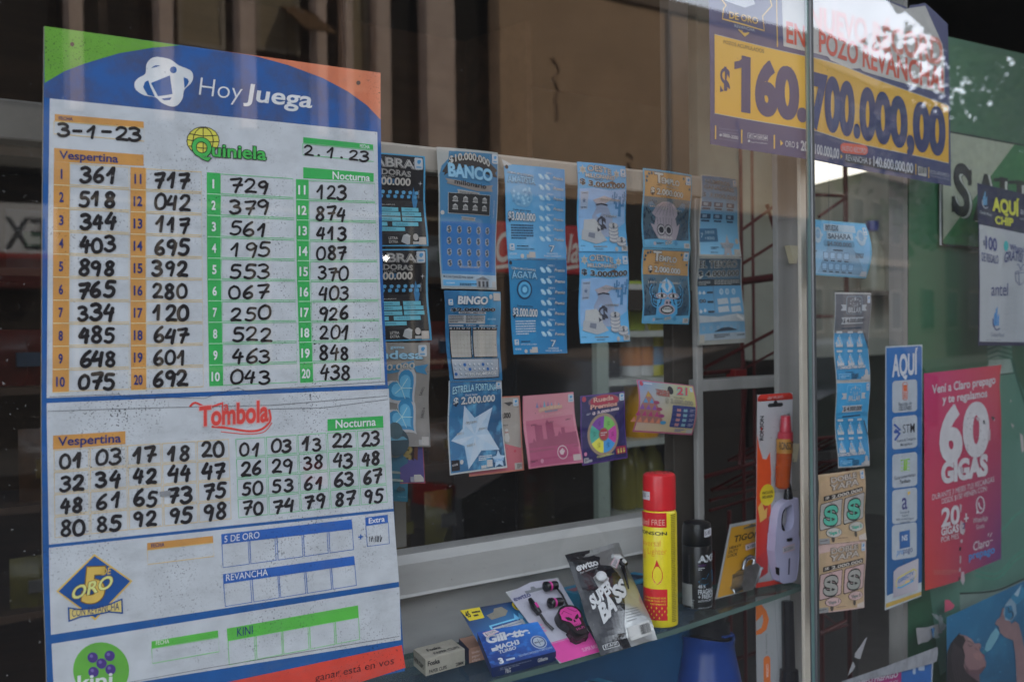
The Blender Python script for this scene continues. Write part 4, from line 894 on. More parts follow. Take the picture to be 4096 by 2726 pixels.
def oeste(s):
    s.fill(M(72, 156, 206)); s.poly([(.012, .01), (.988, .01), (.988, .99), (.012, .99)], MG('print_desert', (70, 152, 200), (72, 154, 204), (98, 172, 214), (80, 160, 210)), 1)
    dk = M(36, 44, 56); lt = M(170, 168, 164)
    s.poly([(.03, .3), (.3, .28), (.6, .3), (.97, .27), (.97, .66), (.6, .8), (.03, .82)], M(130, 168, 208), 2)
    s.T('OESTE', .18, .10, .65, .125, .065, .06, lt, 6, bold=.03, out=(dk, .05), arc=.018); s.T('MILLONARIO', .135, .165, .72, .178, .042, m=lt, L=6, bold=.06, out=(dk, .05))
    for x, y in ((.09, .085), (.77, .105)): s.star(x, y, .075, M(176, 172, 160), 4, n=6, ri=.5); s.star(x, y, .045, M(150, 148, 140), 5, n=6, ri=.5)
    s.T('$ 3.000.000', .03, .24, .95, .255, .055, .055, M(40, 44, 52), 6, bold=.05, out=(M(172, 168, 160), .05), arc=-.025); s.T('PREMIO MAYOR', .3, .195, .47, .2, .012, m=dk, bold=.03)
    s.poly([(.56, .215), (.62, .2), (.66, .19), (.7, .205), (.74, .21), (.66, .23)], M(90, 70, 60), 8); logo(s, .86, .04)
    s.poly([(.05, .33), (.2, .32), (.19, .52), (.06, .53)], M(150, 164, 184), 3); s.T('CHANCE', .07, .355, .18, .352, .016, m=dk, bold=.03); s.T('EXTRA', .07, .515, .17, .51, .016, m=dk, bold=.03); s.star(.12, .43, .04, M(90, 110, 140), 4, n=5)
    for x, y, k in ((.85, .44, 1), (.73, .36, .6), (.95, .34, .5)):
        c = M(64, 124, 172); s.rect(x-.03*k, y-.08*k, x+.03*k, y+.15*k, c, 3); s.rect(x-.1*k, y-.02*k, x-.06*k, y+.05*k, c, 3); s.rect(x-.1*k, y+.04*k, x, y+.065*k, c, 3); s.rect(x+.06*k, y-.05*k, x+.1*k, y+.03*k, c, 3); s.rect(x, y+.01*k, x+.1*k, y+.035*k, c, 3)
    sk = M(140, 152, 176); s.poly([(.3, .42), (.5, .37), (.64, .39), (.55, .45), (.62, .52), (.7, .62), (.68, .76), (.58, .83), (.42, .82), (.3, .7), (.28, .6), (.36, .5)], sk, 3); s.poly([(.28, .42), (.5, .365), (.68, .39), (.54, .45), (.38, .46)], M(166, 156, 160), 4); s.line([(.35, .47), (.45, .455), (.58, .47)], .02, M(50, 54, 66), 5)
    s.T('FIGURAS GANADORAS', .43, .415, .84, .416, .02, m=lt, L=7, bold=.04, out=(dk, .04)); s.T('TUS FIGURAS', .5, .6, .78, .6, .02, m=lt, L=8, bold=.04, out=(dk, .04)); dollar(s, .46, .68, .15, M(60, 62, 74), 6, .07)
    s.poly([(.08, .75), (.34, .77), (.44, .78), (.55, .87), (.32, .91), (.05, .86)], M(160, 162, 164), 5); s.poly([(.12, .64), (.33, .63), (.42, .7), (.44, .78), (.1, .75)], M(172, 172, 170), 6); s.poly([(.2, .78), (.32, .79), (.3, .85), (.18, .83)], M(110, 116, 130), 6)
    for x, y, n in ((.7, .86, 5), (.86, .9, 2)):
        for k in range(n): s.circ(x, y-.04*k, .11, M(128, 132, 142), 6+k*.1, ry=.035); s.circ(x, y-.04*k-.008, .1, M(172, 172, 172), 6.05+k*.1, ry=.03)
        dollar(s, x, y-.04*(n-1)-.008, .04, M(60, 64, 74), 8)
    s.T('NO RASPAR', .03, .94, .11, .94, .014, m=M(40, 80, 120), bold=.02); s.T('INSTRUCCIONES AL DORSO', .27, .945, .54, .945, .013, m=lt, L=5, bold=.03, out=(dk, .05)); s.small(.3, .965, .52, .978, 1, dk, 4); s.circ(.735, .965, .035, PAPER, 5); s.rect(.85, .925, .985, .985, M(170, 166, 160), 5); s.small(.88, .935, .96, .975, 4, M(60, 60, 62), 6)
ticket('D 250,345 707,390 728,1200 268,1195', 'upper of two pale blue desert tickets with money bag and cactus')(oeste)
ticket('D 268,1198 730,1203 E 580,482 217,498', 'lower of two pale blue desert tickets with money bag and cactus')(oeste)
def templo(face):
    def d(s):
        s.fill(M(80, 156, 190)); s.rect(.025, .015, .975, .985, MG('print_jungle', (96, 116, 122), (90, 110, 118), (22, 56, 80), (24, 54, 76), .5, (60, 120, 150), 6), 1); s.rect(.025, .03, .975, .345, M(178, 132, 78), 2)
        dk = M(40, 36, 40); lt = M(178, 174, 166)
        s.T('T', .2, .16, .37, .165, .12, m=lt, L=6, bold=.06, out=(dk, .04)); s.T('EMPLO', .33, .165, .70, .18, .072, .065, lt, 6, bold=.06, out=(dk, .05)); s.small(.24, .19, .38, .205, 1, dk, 5); s.T('MILLONARIO', .43, .215, .68, .222, .022, m=M(160, 148, 132), bold=.04, out=(dk, .03))
        s.T('$ 2.000.000', .13, .305, .79, .325, .075, .065, lt, 6, bold=.06, out=(dk, .06)); s.small(.33, .335, .53, .345, 1, dk, 4); logo(s, .85, .04)
        for x, y in ((.06, .1), (.1, .06), (.15, .05), (.05, .15), (.85, .13), (.93, .2), (.8, .07)): s.poly([(x, y-.02), (x+.03, y), (x, y+.025), (x-.02, y)], M(40, 80, 100), 4)
        rnd = random.Random(9)
        for k in range(70):
            x = rnd.choice((rnd.uniform(.04, .27), rnd.uniform(.72, .94))); y = rnd.uniform(.42, .9); a = rnd.uniform(-1, 1); l = rnd.uniform(.04, .09)
            s.poly([(x, y), (x+.012, y-l*.5), (x+l*sin(a), y-l), (x-.012, y-l*.4)], rnd.choice((M(14, 44, 66), M(30, 78, 108), M(20, 58, 84))), 2.2+k*.004)
        s.poly([(.025, .9), (.3, .88), (.7, .89), (.975, .88), (.975, .985), (.025, .985)], M(84, 152, 186), 3)
        if face:
            bl = M(66, 150, 196); nv = M(26, 40, 56); pk = M(160, 146, 152)
            for sx in (-1, 1):
                for r0, yy in ((.11, .57), (.09, .68)): s.line([(.48+sx*(.22+r0*cos(a)), yy+r0/s.asp*sin(a)) for a in [k*.6-1 for k in range(9)]], .05, bl, 4); s.line([(.48+sx*(.22+r0*cos(a)), yy+r0/s.asp*sin(a)) for a in [k*.6-1 for k in range(9)]], .025, nv, 4.5)
            s.poly([(.25, .9), (.28, .6), (.34, .45), (.48, .39), (.62, .45), (.68, .6), (.7, .86), (.6, .92), (.36, .92)], bl, 5); s.poly([(.36, .5), (.42, .42), (.48, .4), (.54, .42), (.6, .5), (.5, .58), (.46, .58)], M(166, 176, 184), 6); s.poly([(.44, .5), (.48, .37), (.52, .5), (.48, .57)], bl, 7)
            for sx in (-1, 1): s.circ(.48+sx*.12, .625, .12, pk, 7, ry=.042); s.circ(.48+sx*.12, .625, .09, M(30, 34, 44), 8, ry=.028); s.circ(.48+sx*.12, .625, .078, M(182, 182, 178), 8.4, ry=.022); s.circ(.48+sx*.12, .625, .028, M(20, 24, 30), 9)
            s.poly([(.43, .67), (.53, .67), (.55, .74), (.4, .74)], pk, 7); s.circ(.46, .715, .02, nv, 8); s.circ(.53, .715, .02, nv, 8)
            s.circ(.47, .81, .17, pk, 7, ry=.072); s.circ(.47, .81, .135, M(20, 26, 34), 8, ry=.055); s.circ(.47, .81, .11, M(178, 178, 174), 8.5, ry=.038)
            for k in range(6): s.poly([(.38+.033*k, .79), (.394+.033*k, .815), (.41+.033*k, .79)], M(20, 26, 34), 9)
            for tx, x, y in (('JUEGO 1', .1, .455), ('JUEGO 2', .33, .455), ('JUEGO 3', .6, .46)): s.T(tx, x, y, x+.17, y+.004, .022, m=lt, L=9.5, bold=.04, out=(dk, .04))
        else:
            pk = M(150, 140, 148); nv = M(30, 34, 46)
            s.poly([(.1, .42), (.17, .4), (.27, .48), (.16, .52), (.1, .48)], M(70, 112, 140), 4); s.poly([(.86, .4), (.78, .39), (.68, .48), (.8, .52), (.86, .47)], M(70, 112, 140), 4)
            s.poly([(.18, .55), (.26, .45), (.36, .4), (.5, .39), (.6, .42), (.68, .48), (.7, .55), (.66, .6), (.7, .7), (.76, .66), (.72, .78), (.66, .88), (.52, .9), (.3, .88), (.22, .78), (.16, .68), (.23, .7), (.26, .6)], pk, 5)
            for k in range(6): s.line([(.24+.075*k, .57), (.33+.05*k, .46), (.4+.025*k, .41)], .008, M(110, 104, 116), 6); s.line([(.28+.06*k, .6), (.3+.055*k, .7)], .008, M(100, 96, 110), 6)
            for x in (.36, .51): s.circ(x, .76, .085, M(60, 60, 70), 6); s.circ(x, .76, .072, M(160, 156, 158), 7); s.circ(x, .76, .048, nv, 8)
            for k in range(5): s.poly([(.28+.06*k, .87), (.31+.06*k, .835), (.34+.06*k, .87)], M(170, 166, 162), 7)
            for tx, x, y in (('JUEGO', .12, .475), ('JUEGO 2', .34, .49), ('JUEGO 3', .62, .5)): s.T(tx, x, y, x+.16, y+.003, .018, m=lt, L=8, bold=.04, out=(dk, .04))
        s.T('BONO', .43, .955, .57, .935, .04, m=lt, L=7, bold=.05, out=(dk, .05)); s.small(.25, .93, .4, .955, 2, dk, 5); s.circ(.22, .945, .026, M(160, 150, 156), 5); s.rect(.84, .92, .97, .985, M(170, 164, 156), 5); s.small(.87, .93, .95, .975, 4, M(90, 90, 90), 6)
        s.poly([(.6, .93), (.66, .88), (.7, .94), (.65, .965)], M(60, 130, 170), 5)
    return d
ticket('D 872,405 1330,470 1318,1175 870,1150', 'ochre topped jungle ticket with a pale horned skull mask')(templo(False))
ticket('D 870,1155 1318,1178 E 1013,358 670,352', 'ochre topped jungle ticket with a blue face mask baring teeth')(templo(True))
def numeros(s):
    s.fill(M(160, 156, 146)); s.rect(.03, .015, .97, .98, MG('print_number_blue', (30, 84, 122), (42, 112, 150), (110, 168, 200), (100, 166, 200), .5, (80, 150, 190), 4), 1); lt = M(128, 158, 170)
    s.T('NÚMEROS', .1, .12, .73, .135, .055, m=M(40, 60, 78), L=5, bold=.03, out=(lt, .04)); s.T('GANADORES', .06, .2, .84, .215, .055, m=M(40, 60, 78), L=5, bold=.03, out=(lt, .04)); s.T('$ 3.000.000', .02, .3, .92, .32, .05, m=M(50, 80, 100), L=5, bold=.03, out=(M(140, 160, 166), .04))
    for y in (.37, .52):
        for x in (.1, .38, .7): s.rect(x-.07, y, x+.15, y+.06, M(26, 62, 92), 3); s.small(x-.03, y+.01, x+.12, y+.05, 1, M(120, 150, 170), 4, .9); s.rect(x-.05, y+.075, x+.13, y+.095, M(22, 50, 76), 3)
    s.poly([(.02, .7), (.4, .69), (.42, .84), (.02, .85)], M(40, 90, 124), 3); s.T('7', .04, .8, .1, .8, .05, m=lt, bold=.03); s.T('JUEGOS', .13, .755, .34, .75, .03, m=lt, bold=.04); s.T('+ BONO', .13, .82, .34, .82, .03, m=lt, bold=.04)
    s.star(.64, .9, .2, M(150, 148, 150), 3); s.T('BONO', .5, .905, .78, .905, .035, m=M(150, 160, 164), L=5, bold=.04, out=(M(40, 60, 80), .04)); s.circ(.9, .83, .045, M(168, 150, 130), 4); s.rect(.8, .92, .96, .98, M(156, 150, 140), 4); s.small(.25, .9, .42, .93, 2, M(50, 70, 86), 4); s.small(.24, .955, .48, .97, 1, M(50, 60, 70), 4); logo(s, .84, .04)
ticket('D 1418,465 1757,505 1800,1242 1398,1235', 'faded mid blue numbers ticket against the grey stile', curve=wave(.004, .002))(numeros)
def tesoro(s):
    s.fill(M(140, 140, 132)); s.rect(.03, .02, .97, .955, MG('print_sea', (38, 56, 68), (44, 60, 72), (96, 148, 180), (104, 152, 180), .5, (66, 104, 130), 4), 1); bk = M(20, 22, 28); lt = M(172, 170, 162)
    s.T('EL TESORO', .03, .135, .87, .125, .085, .08, bk, 6, bold=.02, out=(lt, .06)); s.T('$ 4.000.000', .02, .25, .92, .235, .068, .07, bk, 6, bold=.04, out=(lt, .06))
    s.rect(.02, .275, .96, .355, M(40, 50, 58), 2); s.small(.04, .3, .28, .35, 3, M(150, 150, 144), 3); s.small(.36, .285, .94, .345, 4, M(150, 150, 144), 3)
    s.rect(.03, .36, .33, .675, MG('print_sea_panel', (44, 98, 132), (60, 120, 156), (92, 152, 190), (96, 156, 192)), 3); s.rect(.345, .355, .97, .675, MC['print_sea_panel'], 3)
    for x in (.5, .63, .78): s.circ(x, .425, .045, M(150, 172, 184), 4); s.circ(x, .425, .028, M(120, 150, 170), 5)
    for x, y in ((.4, .51), (.68, .505), (.4, .6), (.68, .6)): s.poly([(x, y), (x+.22, y-.01), (x+.24, y+.055), (x+.01, y+.065)], M(158, 166, 170), 5)
    s.T('00', .05, .55, .17, .55, .04, m=M(24, 40, 54), bold=.05, out=(lt, .03))
    for y in (.42, .53, .64): s.rect(.2, y, .32, y+.025, M(50, 64, 76), 5)
    for x, y in ((.06, .44), (.14, .44), (.06, .65), (.14, .64)): s.poly([(x, y-.03), (x+.035, y), (x, y+.02), (x-.03, y)], M(166, 176, 182), 5)
    s.poly([(.03, .69), (.4, .71), (.8, .68), (.97, .7), (.97, .77), (.5, .76), (.03, .77)], M(150, 156, 158), 3)
    s.line([(.8, .7), (.94, .75)], .04, M(180, 180, 176), 5)
    for k in range(6): s.circ(.1+.14*k, .83, .035, M(110, 140, 160), 4, n=8)
    s.poly([(.3, .87), (.45, .83), (.6, .825), (.8, .86)], M(40, 56, 70), 5); s.rect(.03, .885, .97, .955, M(140, 152, 160), 3); s.small(.3, .895, .62, .94, 3, M(40, 46, 54), 4); s.T('NO RASPAR', .78, .925, .95, .92, .02, m=M(40, 46, 54), bold=.04); s.rect(.03, .9, .12, .98, M(160, 152, 138), 5)
ticket('D 1388,1245 1800,1248 E 1430,490 1070,512', 'dark slate and sea blue treasure ticket below the faded numbers ticket')(tesoro)
def bolos(s):
    s.fill(M(190, 112, 92)); s.rect(.02, .02, .97, .98, M(156, 146, 136), 1); s.poly([(.02, .62), (.55, .62), (.97, .72), (.97, .98), (.02, .98)], MG('print_lane', (196, 110, 112), (190, 104, 104), (196, 92, 106), (180, 84, 96)), 2)
    s.T('BOLOS 2.000.000', .1, .3, .78, .305, .07, m=M(40, 40, 44), bold=.05, L=4); s.T('JUEGOS', .6, .41, .72, .41, .016, m=M(60, 60, 64), bold=.04)
    s.poly([(.66, .62), (.64, .56), (.67, .5), (.665, .46), (.7, .45), (.725, .47), (.72, .5), (.75, .57), (.73, .63)], M(180, 176, 170), 4); s.line([(.66, .5), (.72, .5)], .012, M(170, 50, 46), 5); s.circ(.84, .75, .02, M(190, 60, 80), 5)
    s.poly([(.65, .09), (.8, .08), (.84, .1), (.76, .14)], M(70, 66, 66), 4); s.rect(.82, .9, .96, .98, M(166, 158, 150), 4); s.small(.86, .915, .95, .97, 4, M(70, 66, 66), 5); logo(s, .84, .04)
ticket('C 690,895 1055,878 1087,1420 685,1468', 'salmon and cream bowling ticket half hidden behind the star ticket', plane=PL(WY-.0015), curve=wave(.0006, .0005))(bolos)
def ciudad(s):
    s.fill(M(190, 112, 128)); s.poly([(.015, .012), (.985, .012), (.985, .985), (.015, .985)], MG('print_pink', (196, 130, 138), (198, 132, 136), (196, 108, 134), (190, 106, 134)), 1); s.poly([(.05, .37), (.95, .33), (.97, .97), (.04, .98)], MG('print_pink_deep', (186, 106, 122), (190, 116, 126), (172, 76, 112), (176, 84, 116)), 2)
    sky_ = M(150, 70, 96); x = .06; rnd = random.Random(2)
    pts = [(.05, .8)]
    for k in range(13): h = rnd.uniform(.42, .68) if k not in (5, 6) else .42; w_ = .07; pts += [(x, h), (x+w_*.45, h-(.05 if k in (1, 5, 8) else 0)), (x+w_, h)]; x += w_
    pts += [(x, .78)]; s.poly(pts, sky_, 3); s.poly([(.47, .6), (.49, .42), (.51, .6), (.54, .42), (.56, .6)], sky_, 3.5); s.rect(.05, .74, .95, .9, M(168, 70, 106), 3.2)
    for k, (c, h) in enumerate(((M(120, 130, 170), .08), (M(190, 110, 130), .06), (M(110, 160, 180), .1), (M(150, 110, 150), .09), (M(110, 150, 180), .07), (M(200, 150, 150), .1), (M(120, 160, 180), .05))): s.poly([(.24+.07*k, .19), (.26+.07*k, .19-h), (.29+.07*k, .19)], c, 3)
    s.poly([(.28, .22), (.5, .17), (.75, .18), (.75, .23), (.5, .23), (.3, .27)], M(196, 150, 130), 4); s.T('CIUDADES DEL MUNDO', .3, .235, .74, .215, .04, m=M(206, 176, 146), L=5, bold=.05); s.T('·BARCELONA·', .4, .268, .66, .258, .022, m=M(80, 150, 170), bold=.05, L=5); s.T('$ 2.000.000', .34, .33, .74, .305, .03, m=M(206, 150, 150), bold=.03, L=5)
    for tx, x, y in (('JUEGO 1', .14, .44), ('JUEGO 2', .47, .42), ('JUEGO 3', .8, .405)): s.T(tx, x, y, x+.1, y-.005, .016, m=M(60, 40, 50), bold=.04)
    s.ring(.66, .835, .09, .014, M(196, 170, 172), 5); s.poly([(.6, .82), (.66, .78), (.7, .82), (.66, .87), (.62, .86)], M(200, 176, 178), 6); s.small(.05, .9, .18, .93, 2, M(100, 40, 66), 5); s.circ(.27, .92, .03, M(205, 140, 160), 5); s.rect(.84, .88, .97, .96, M(180, 164, 158), 5); logo(s, .87, .03)
ticket('C 1073,880 1443,850 1498,1363 1100,1410', 'pink city skyline ticket right of the bowling ticket', plane=PL(WY-.0075), curve=wave(.001, .0015, 2, .006))(ciudad)
def rueda(s):
    s.fill(M(84, 52, 120)); s.rect(.025, .02, .975, .98, MG('print_wheel_night', (40, 34, 84), (44, 36, 90), (44, 40, 92), (36, 32, 80), .5, (70, 66, 130), 5), 1)
    s.circ(.52, .11, .36, M(120, 80, 100), 2, ry=.1); s.circ(.52, .11, .32, M(176, 46, 66), 3, ry=.09)
    s.T('Rueda', .27, .115, .72, .105, .065, m=M(208, 150, 130), L=6, bold=.06, out=(M(90, 30, 50), .04)); s.T('Premios', .2, .215, .8, .2, .062, m=M(208, 150, 130), L=6, bold=.06, out=(M(90, 30, 50), .05)); s.T('$ 3.000.000', .24, .295, .84, .268, .036, m=M(204, 180, 182), L=6, bold=.08); s.small(.12, .27, .21, .3, 2, M(170, 170, 186), 5)
    cy = .6; s.circ(.48, cy, .36, M(60, 60, 90), 3, n=36); s.circ(.48, cy, .345, M(150, 126, 104), 4, n=36)
    for k, c in enumerate(((196, 62, 152), (62, 142, 204), (208, 200, 60), (70, 160, 140), (122, 56, 154), (112, 180, 80))):
        s.circ(.48, cy, .295, M(*c), 5, n=10, a0=-25+60*k, a1=35+60*k); a = R(5+60*k); dollar(s, .48+.2*cos(a), cy+.2/s.asp*sin(a), .055, M(*[int(v*.82) for v in c]), 6)
    s.circ(.48, cy, .11, M(130, 104, 80), 7); s.circ(.48, cy, .09, M(170, 56, 66), 8); s.small(.41, cy-.03, .55, cy+.03, 2, M(190, 180, 178), 9)
    s.T('Chance Extra ›', .3, .925, .68, .91, .028, m=M(190, 190, 100), bold=.05, L=6); s.rect(.73, .81, .965, .92, M(150, 40, 70), 5); s.T('$ $ $', .76, .9, .93, .895, .055, m=M(200, 190, 90), L=7, bold=.05)
    s.rect(.03, .9, .13, .97, M(165, 165, 165), 5); s.small(.045, .91, .12, .96, 4, M(60, 56, 66), 6); s.rect(.13, .93, .2, .965, M(150, 150, 160), 5); s.circ(.07, .845, .03, M(200, 120, 150), 5); s.circ(.07, .055, .045, M(170, 50, 70), 5, n=10); logo(s, .86, .025)
ticket('E 217,880 540,845 563,1330 232,1388', 'purple ticket with a six coloured prize wheel', plane=PL(WY-.0065), curve=wave(.001, .001, 1))(rueda)
def piramide(s):
    s.fill(M(170, 80, 110)); s.rect(.02, .02, .98, .97, MG('print_pyramid', (80, 120, 170), (176, 168, 80), (196, 160, 130), (176, 160, 110), .4, (150, 150, 130), 3), 1)
    s.poly([(.15, .2), (.27, .43), (.35, .62), (.43, .82), (.0, .82), (.03, .5)], M(150, 100, 90), 2)
    for r_, c in enumerate((M(170, 130, 50), M(80, 130, 170), M(130, 80, 150), M(176, 60, 110), M(200, 120, 90))):
        y0 = .2+.125*r_; n = r_+1; wd = .095*n
        for k in range(n): x = .15-wd/2+.095*k; s.poly([(x+.008, y0+.115), (x+.087, y0+.115), (x+.048, y0+.012)], c, 3)
    for k, c in enumerate((M(150, 60, 90), M(150, 60, 90), M(150, 60, 110), M(60, 130, 170))): s.circ(.27+.05*k, .42+.125*k, .05, c, 4, ry=.035)
    s.T('TESORO', .28, .21, .5, .22, .055, m=M(170, 90, 80), L=5, bold=.05, out=(M(60, 40, 60), .04)); s.T('PIRÁMIDE', .28, .275, .5, .285, .055, m=M(170, 90, 80), L=5, bold=.05, out=(M(60, 40, 60), .04)); s.circ(.53, .15, .05, M(36, 36, 40), 4); s.T('21', .63, .22, .86, .215, .15, m=M(196, 60, 70), L=6, bold=.06, out=(M(70, 150, 150), .06), shear=.2)
    s.T('Premio Mayor', .57, .3, .77, .305, .03, m=M(60, 50, 50), bold=.02); s.T('$ 3.000.000', .42, .405, .92, .42, .085, m=M(150, 140, 120), L=6, bold=.03, out=(M(60, 60, 60), .04))
    s.rr(.54, .44, .97, .87, .02, M(52, 60, 112), 3)
    for j in range(4):
        s.line([(.55, .54+.09*j), (.96, .545+.09*j)], .004, M(90, 100, 140), 4)
        for x, c in ((.62, M(176, 120, 120)), (.74, M(120, 160, 170))): s.poly([(x, .5+.095*j), (x+.035, .51+.095*j), (x+.07, .5+.095*j), (x+.07, .56+.095*j), (x, .56+.095*j)], c, 5)
        s.small(.86, .5+.095*j, .95, .56+.095*j, 2, M(150, 150, 170), 5)
    s.small(.65, .9, .82, .96, 2, M(70, 90, 150), 4); s.rect(.86, .9, .97, .97, M(165, 160, 155), 4); s.circ(.06, .07, .03, M(170, 50, 70), 4, n=8); logo(s, .9, .05, .05); s.small(.1, .05, .3, .09, 1, M(180, 180, 190), 4)
ticket('E 630,760 1043,805 1035,1165 600,1140', 'curled yellow and pink pyramid ticket hung alone near the stile', plane=PL(WY-.012), curve=lambda u, v: .010*math.sin(pi*v)+.003*sin(pi*u), bis=(6, 12))(piramide)
def sahara(s):
    s.fill(M(84, 156, 188)); s.rect(.03, .03, .97, .97, MG('print_sahara', (70, 154, 196), (66, 150, 194), (130, 172, 200), (132, 176, 206), .4, (110, 160, 190), 3), 1); pp = M(150, 172, 186); dk = M(44, 62, 78)
    s.poly([(0.1, .95), (.3, .45), (.5, .3), (.7, .45), (.95, .95)], M(112, 152, 180), 2); s.rect(.23, .06, .78, .19, pp, 3); s.rect(.28, .2, .72, .33, pp, 3)
    s.T('RIQUEZAS', .26, .17, .76, .17, .09, m=M(60, 84, 104), L=5, bold=.03, shear=.1, out=(dk, .03)); s.T('SAHARA', .3, .315, .68, .31, .085, m=M(60, 84, 104), L=5, bold=.03, shear=.1, out=(dk, .03)); s.rr(.22, .35, .73, .46, .02, M(80, 136, 168), 3); s.T('$4.000.000', .28, .44, .68, .45, .07, m=M(70, 96, 116), L=5, bold=.04, out=(dk, .03))
    for x in (.12, .85): s.circ(x, .27, .07, pp, 4); s.circ(x, .25, .04, M(110, 150, 180), 5); s.line([(x-.09, .26), (x-.05, .3), (x+.05, .3), (x+.09, .25)], .02, pp, 4)
    for j in range(2):
        for i in range(4+j): x = (.25 if j == 0 else .22)+.115*i; s.rr(x-.045, .56+.2*j, x+.05, .69+.2*j, .012, M(70, 110, 142), 3); s.rr(x-.037, .57+.2*j, x+.042, .68+.2*j, .01, M(124, 168, 200), 4); s.rect(x-.03, .71+.2*j, x+.04, .73+.2*j, dk, 4)
    s.rect(.38, .51, .54, .535, dk, 4); s.T('CHANCE', .74, .59, .87, .59, .04, m=dk, bold=.04); s.T('EXTRA', .75, .64, .87, .64, .04, m=dk, bold=.04); logo(s, .9, .08, .06); s.poly([(.88, .88), (.97, .88), (.985, .97), (.86, .97)], M(170, 178, 184), 5)
    s.small(.02, .55, .1, .62, 2, dk, 4)
ticket('I 275,345 725,380 728,810 290,780', 'curled pale blue desert treasure ticket beside the glass joint', plane=PR(.012), curve=lambda u, v: .012*math.sin(pi*v)*(u**2)-.004*u, bis=(6, 14))(sahara)
def billar(gray):
    def d(s):
        s.fill(M(160, 160, 154)); bl = M(38, 132, 180); top = M(96, 98, 102) if gray else M(52, 150, 200)
        s.rect(.02, .02, .98, .98, bl, 1); s.rect(.02, .02, .98, .44 if gray else .35, top, 2); s.poly([(.02, .4), (.98, .4), (.98, .62), (.8, .44), (.2, .37)], top, 2.2)
        lt = M(168, 174, 176); s.poly([(.13, .13), (.85, .13), (.8, .16), (.85, .195), (.13, .195), (.18, .16)], lt, 3); s.rr(.26, .04, .7, .235, .05, M(124, 140, 150) if gray else M(90, 170, 210), 4); s.rr(.28, .047, .68, .228, .045, top, 5)
        s.T('CLUB', .42, .15, .57, .15, .035, m=lt, L=7, bold=.0); s.T('BILLAR', .31, .215, .66, .215, .055, m=lt, L=7, bold=.04); s.star(.49, .07, .035, lt, 7)
        for x, y in ((.37, .09), (.42, .075), (.56, .075), (.62, .09), (.36, .12), (.63, .12)): s.star(x, y, .018, lt, 7)
        s.poly([(.16, .27), (.76, .265), (.72, .3), (.76, .335), (.16, .345), (.2, .305)], lt, 4); s.T('$ 4.000.000', .2, .328, .73, .322, .045, m=M(40, 46, 56), L=7, bold=.03)
        s.poly([(.18, .385), (.7, .375), (.72, .39), (.18, .4)], M(34, 60, 80), 4); s.line([(.84, .44), (.98, .62)], .03, M(60, 70, 80), 4)
        for j in range(2):
            for i in range(3):
                x, y = .12+.28*i, .42+.215*j; s.rect(x-.06, y, x+.08, y+.025, lt, 5); s.rect(x-.07, y+.145, x+.1, y+.18, lt, 5)
                for r_ in range(4):
                    for k in range(r_+1): s.circ(x+.01-.022*r_+.044*k, y+.05+.028*r_, .021, (lt if (k+r_) % 2 else M(110, 170, 204)), 5, n=7)
        s.T(('7 ' if gray else '')+'CHANCES PARA GANAR', .04 if gray else -.0, .855, .83, .845, .034, m=M(186, 190, 192), L=6, bold=.07, shear=.12, out=(M(26, 50, 72), .05))
        s.small(.24, .89, .55, .905, 1, M(26, 50, 72), 4); s.rect(.06, .91, .37, .985, M(110, 170, 204), 4); s.rect(.075, .917, .355, .978, bl, 5); s.small(.1, .93, .33, .97, 2, M(130, 180, 208), 6); s.small(.4, .91, .6, .98, 5, M(26, 50, 72), 4)
        s.circ(.86, .905, .055, PAPER, 5); s.rect(.68, .95, .8, .985, PAPER, 5); s.rect(.76, .93, .96, .985, M(166, 164, 158), 5); logo(s, .85, .03, .09)
    return d
ticket('I 460,918 747,922 J 738,430 470,440', 'tall billiards ticket with grey top, upper of two', plane=PR(.007))(billar(True))
ticket('J 470,440 738,432 733,1100 485,1118', 'tall billiards ticket with all blue top, lower of two', plane=PR(.007))(billar(False))
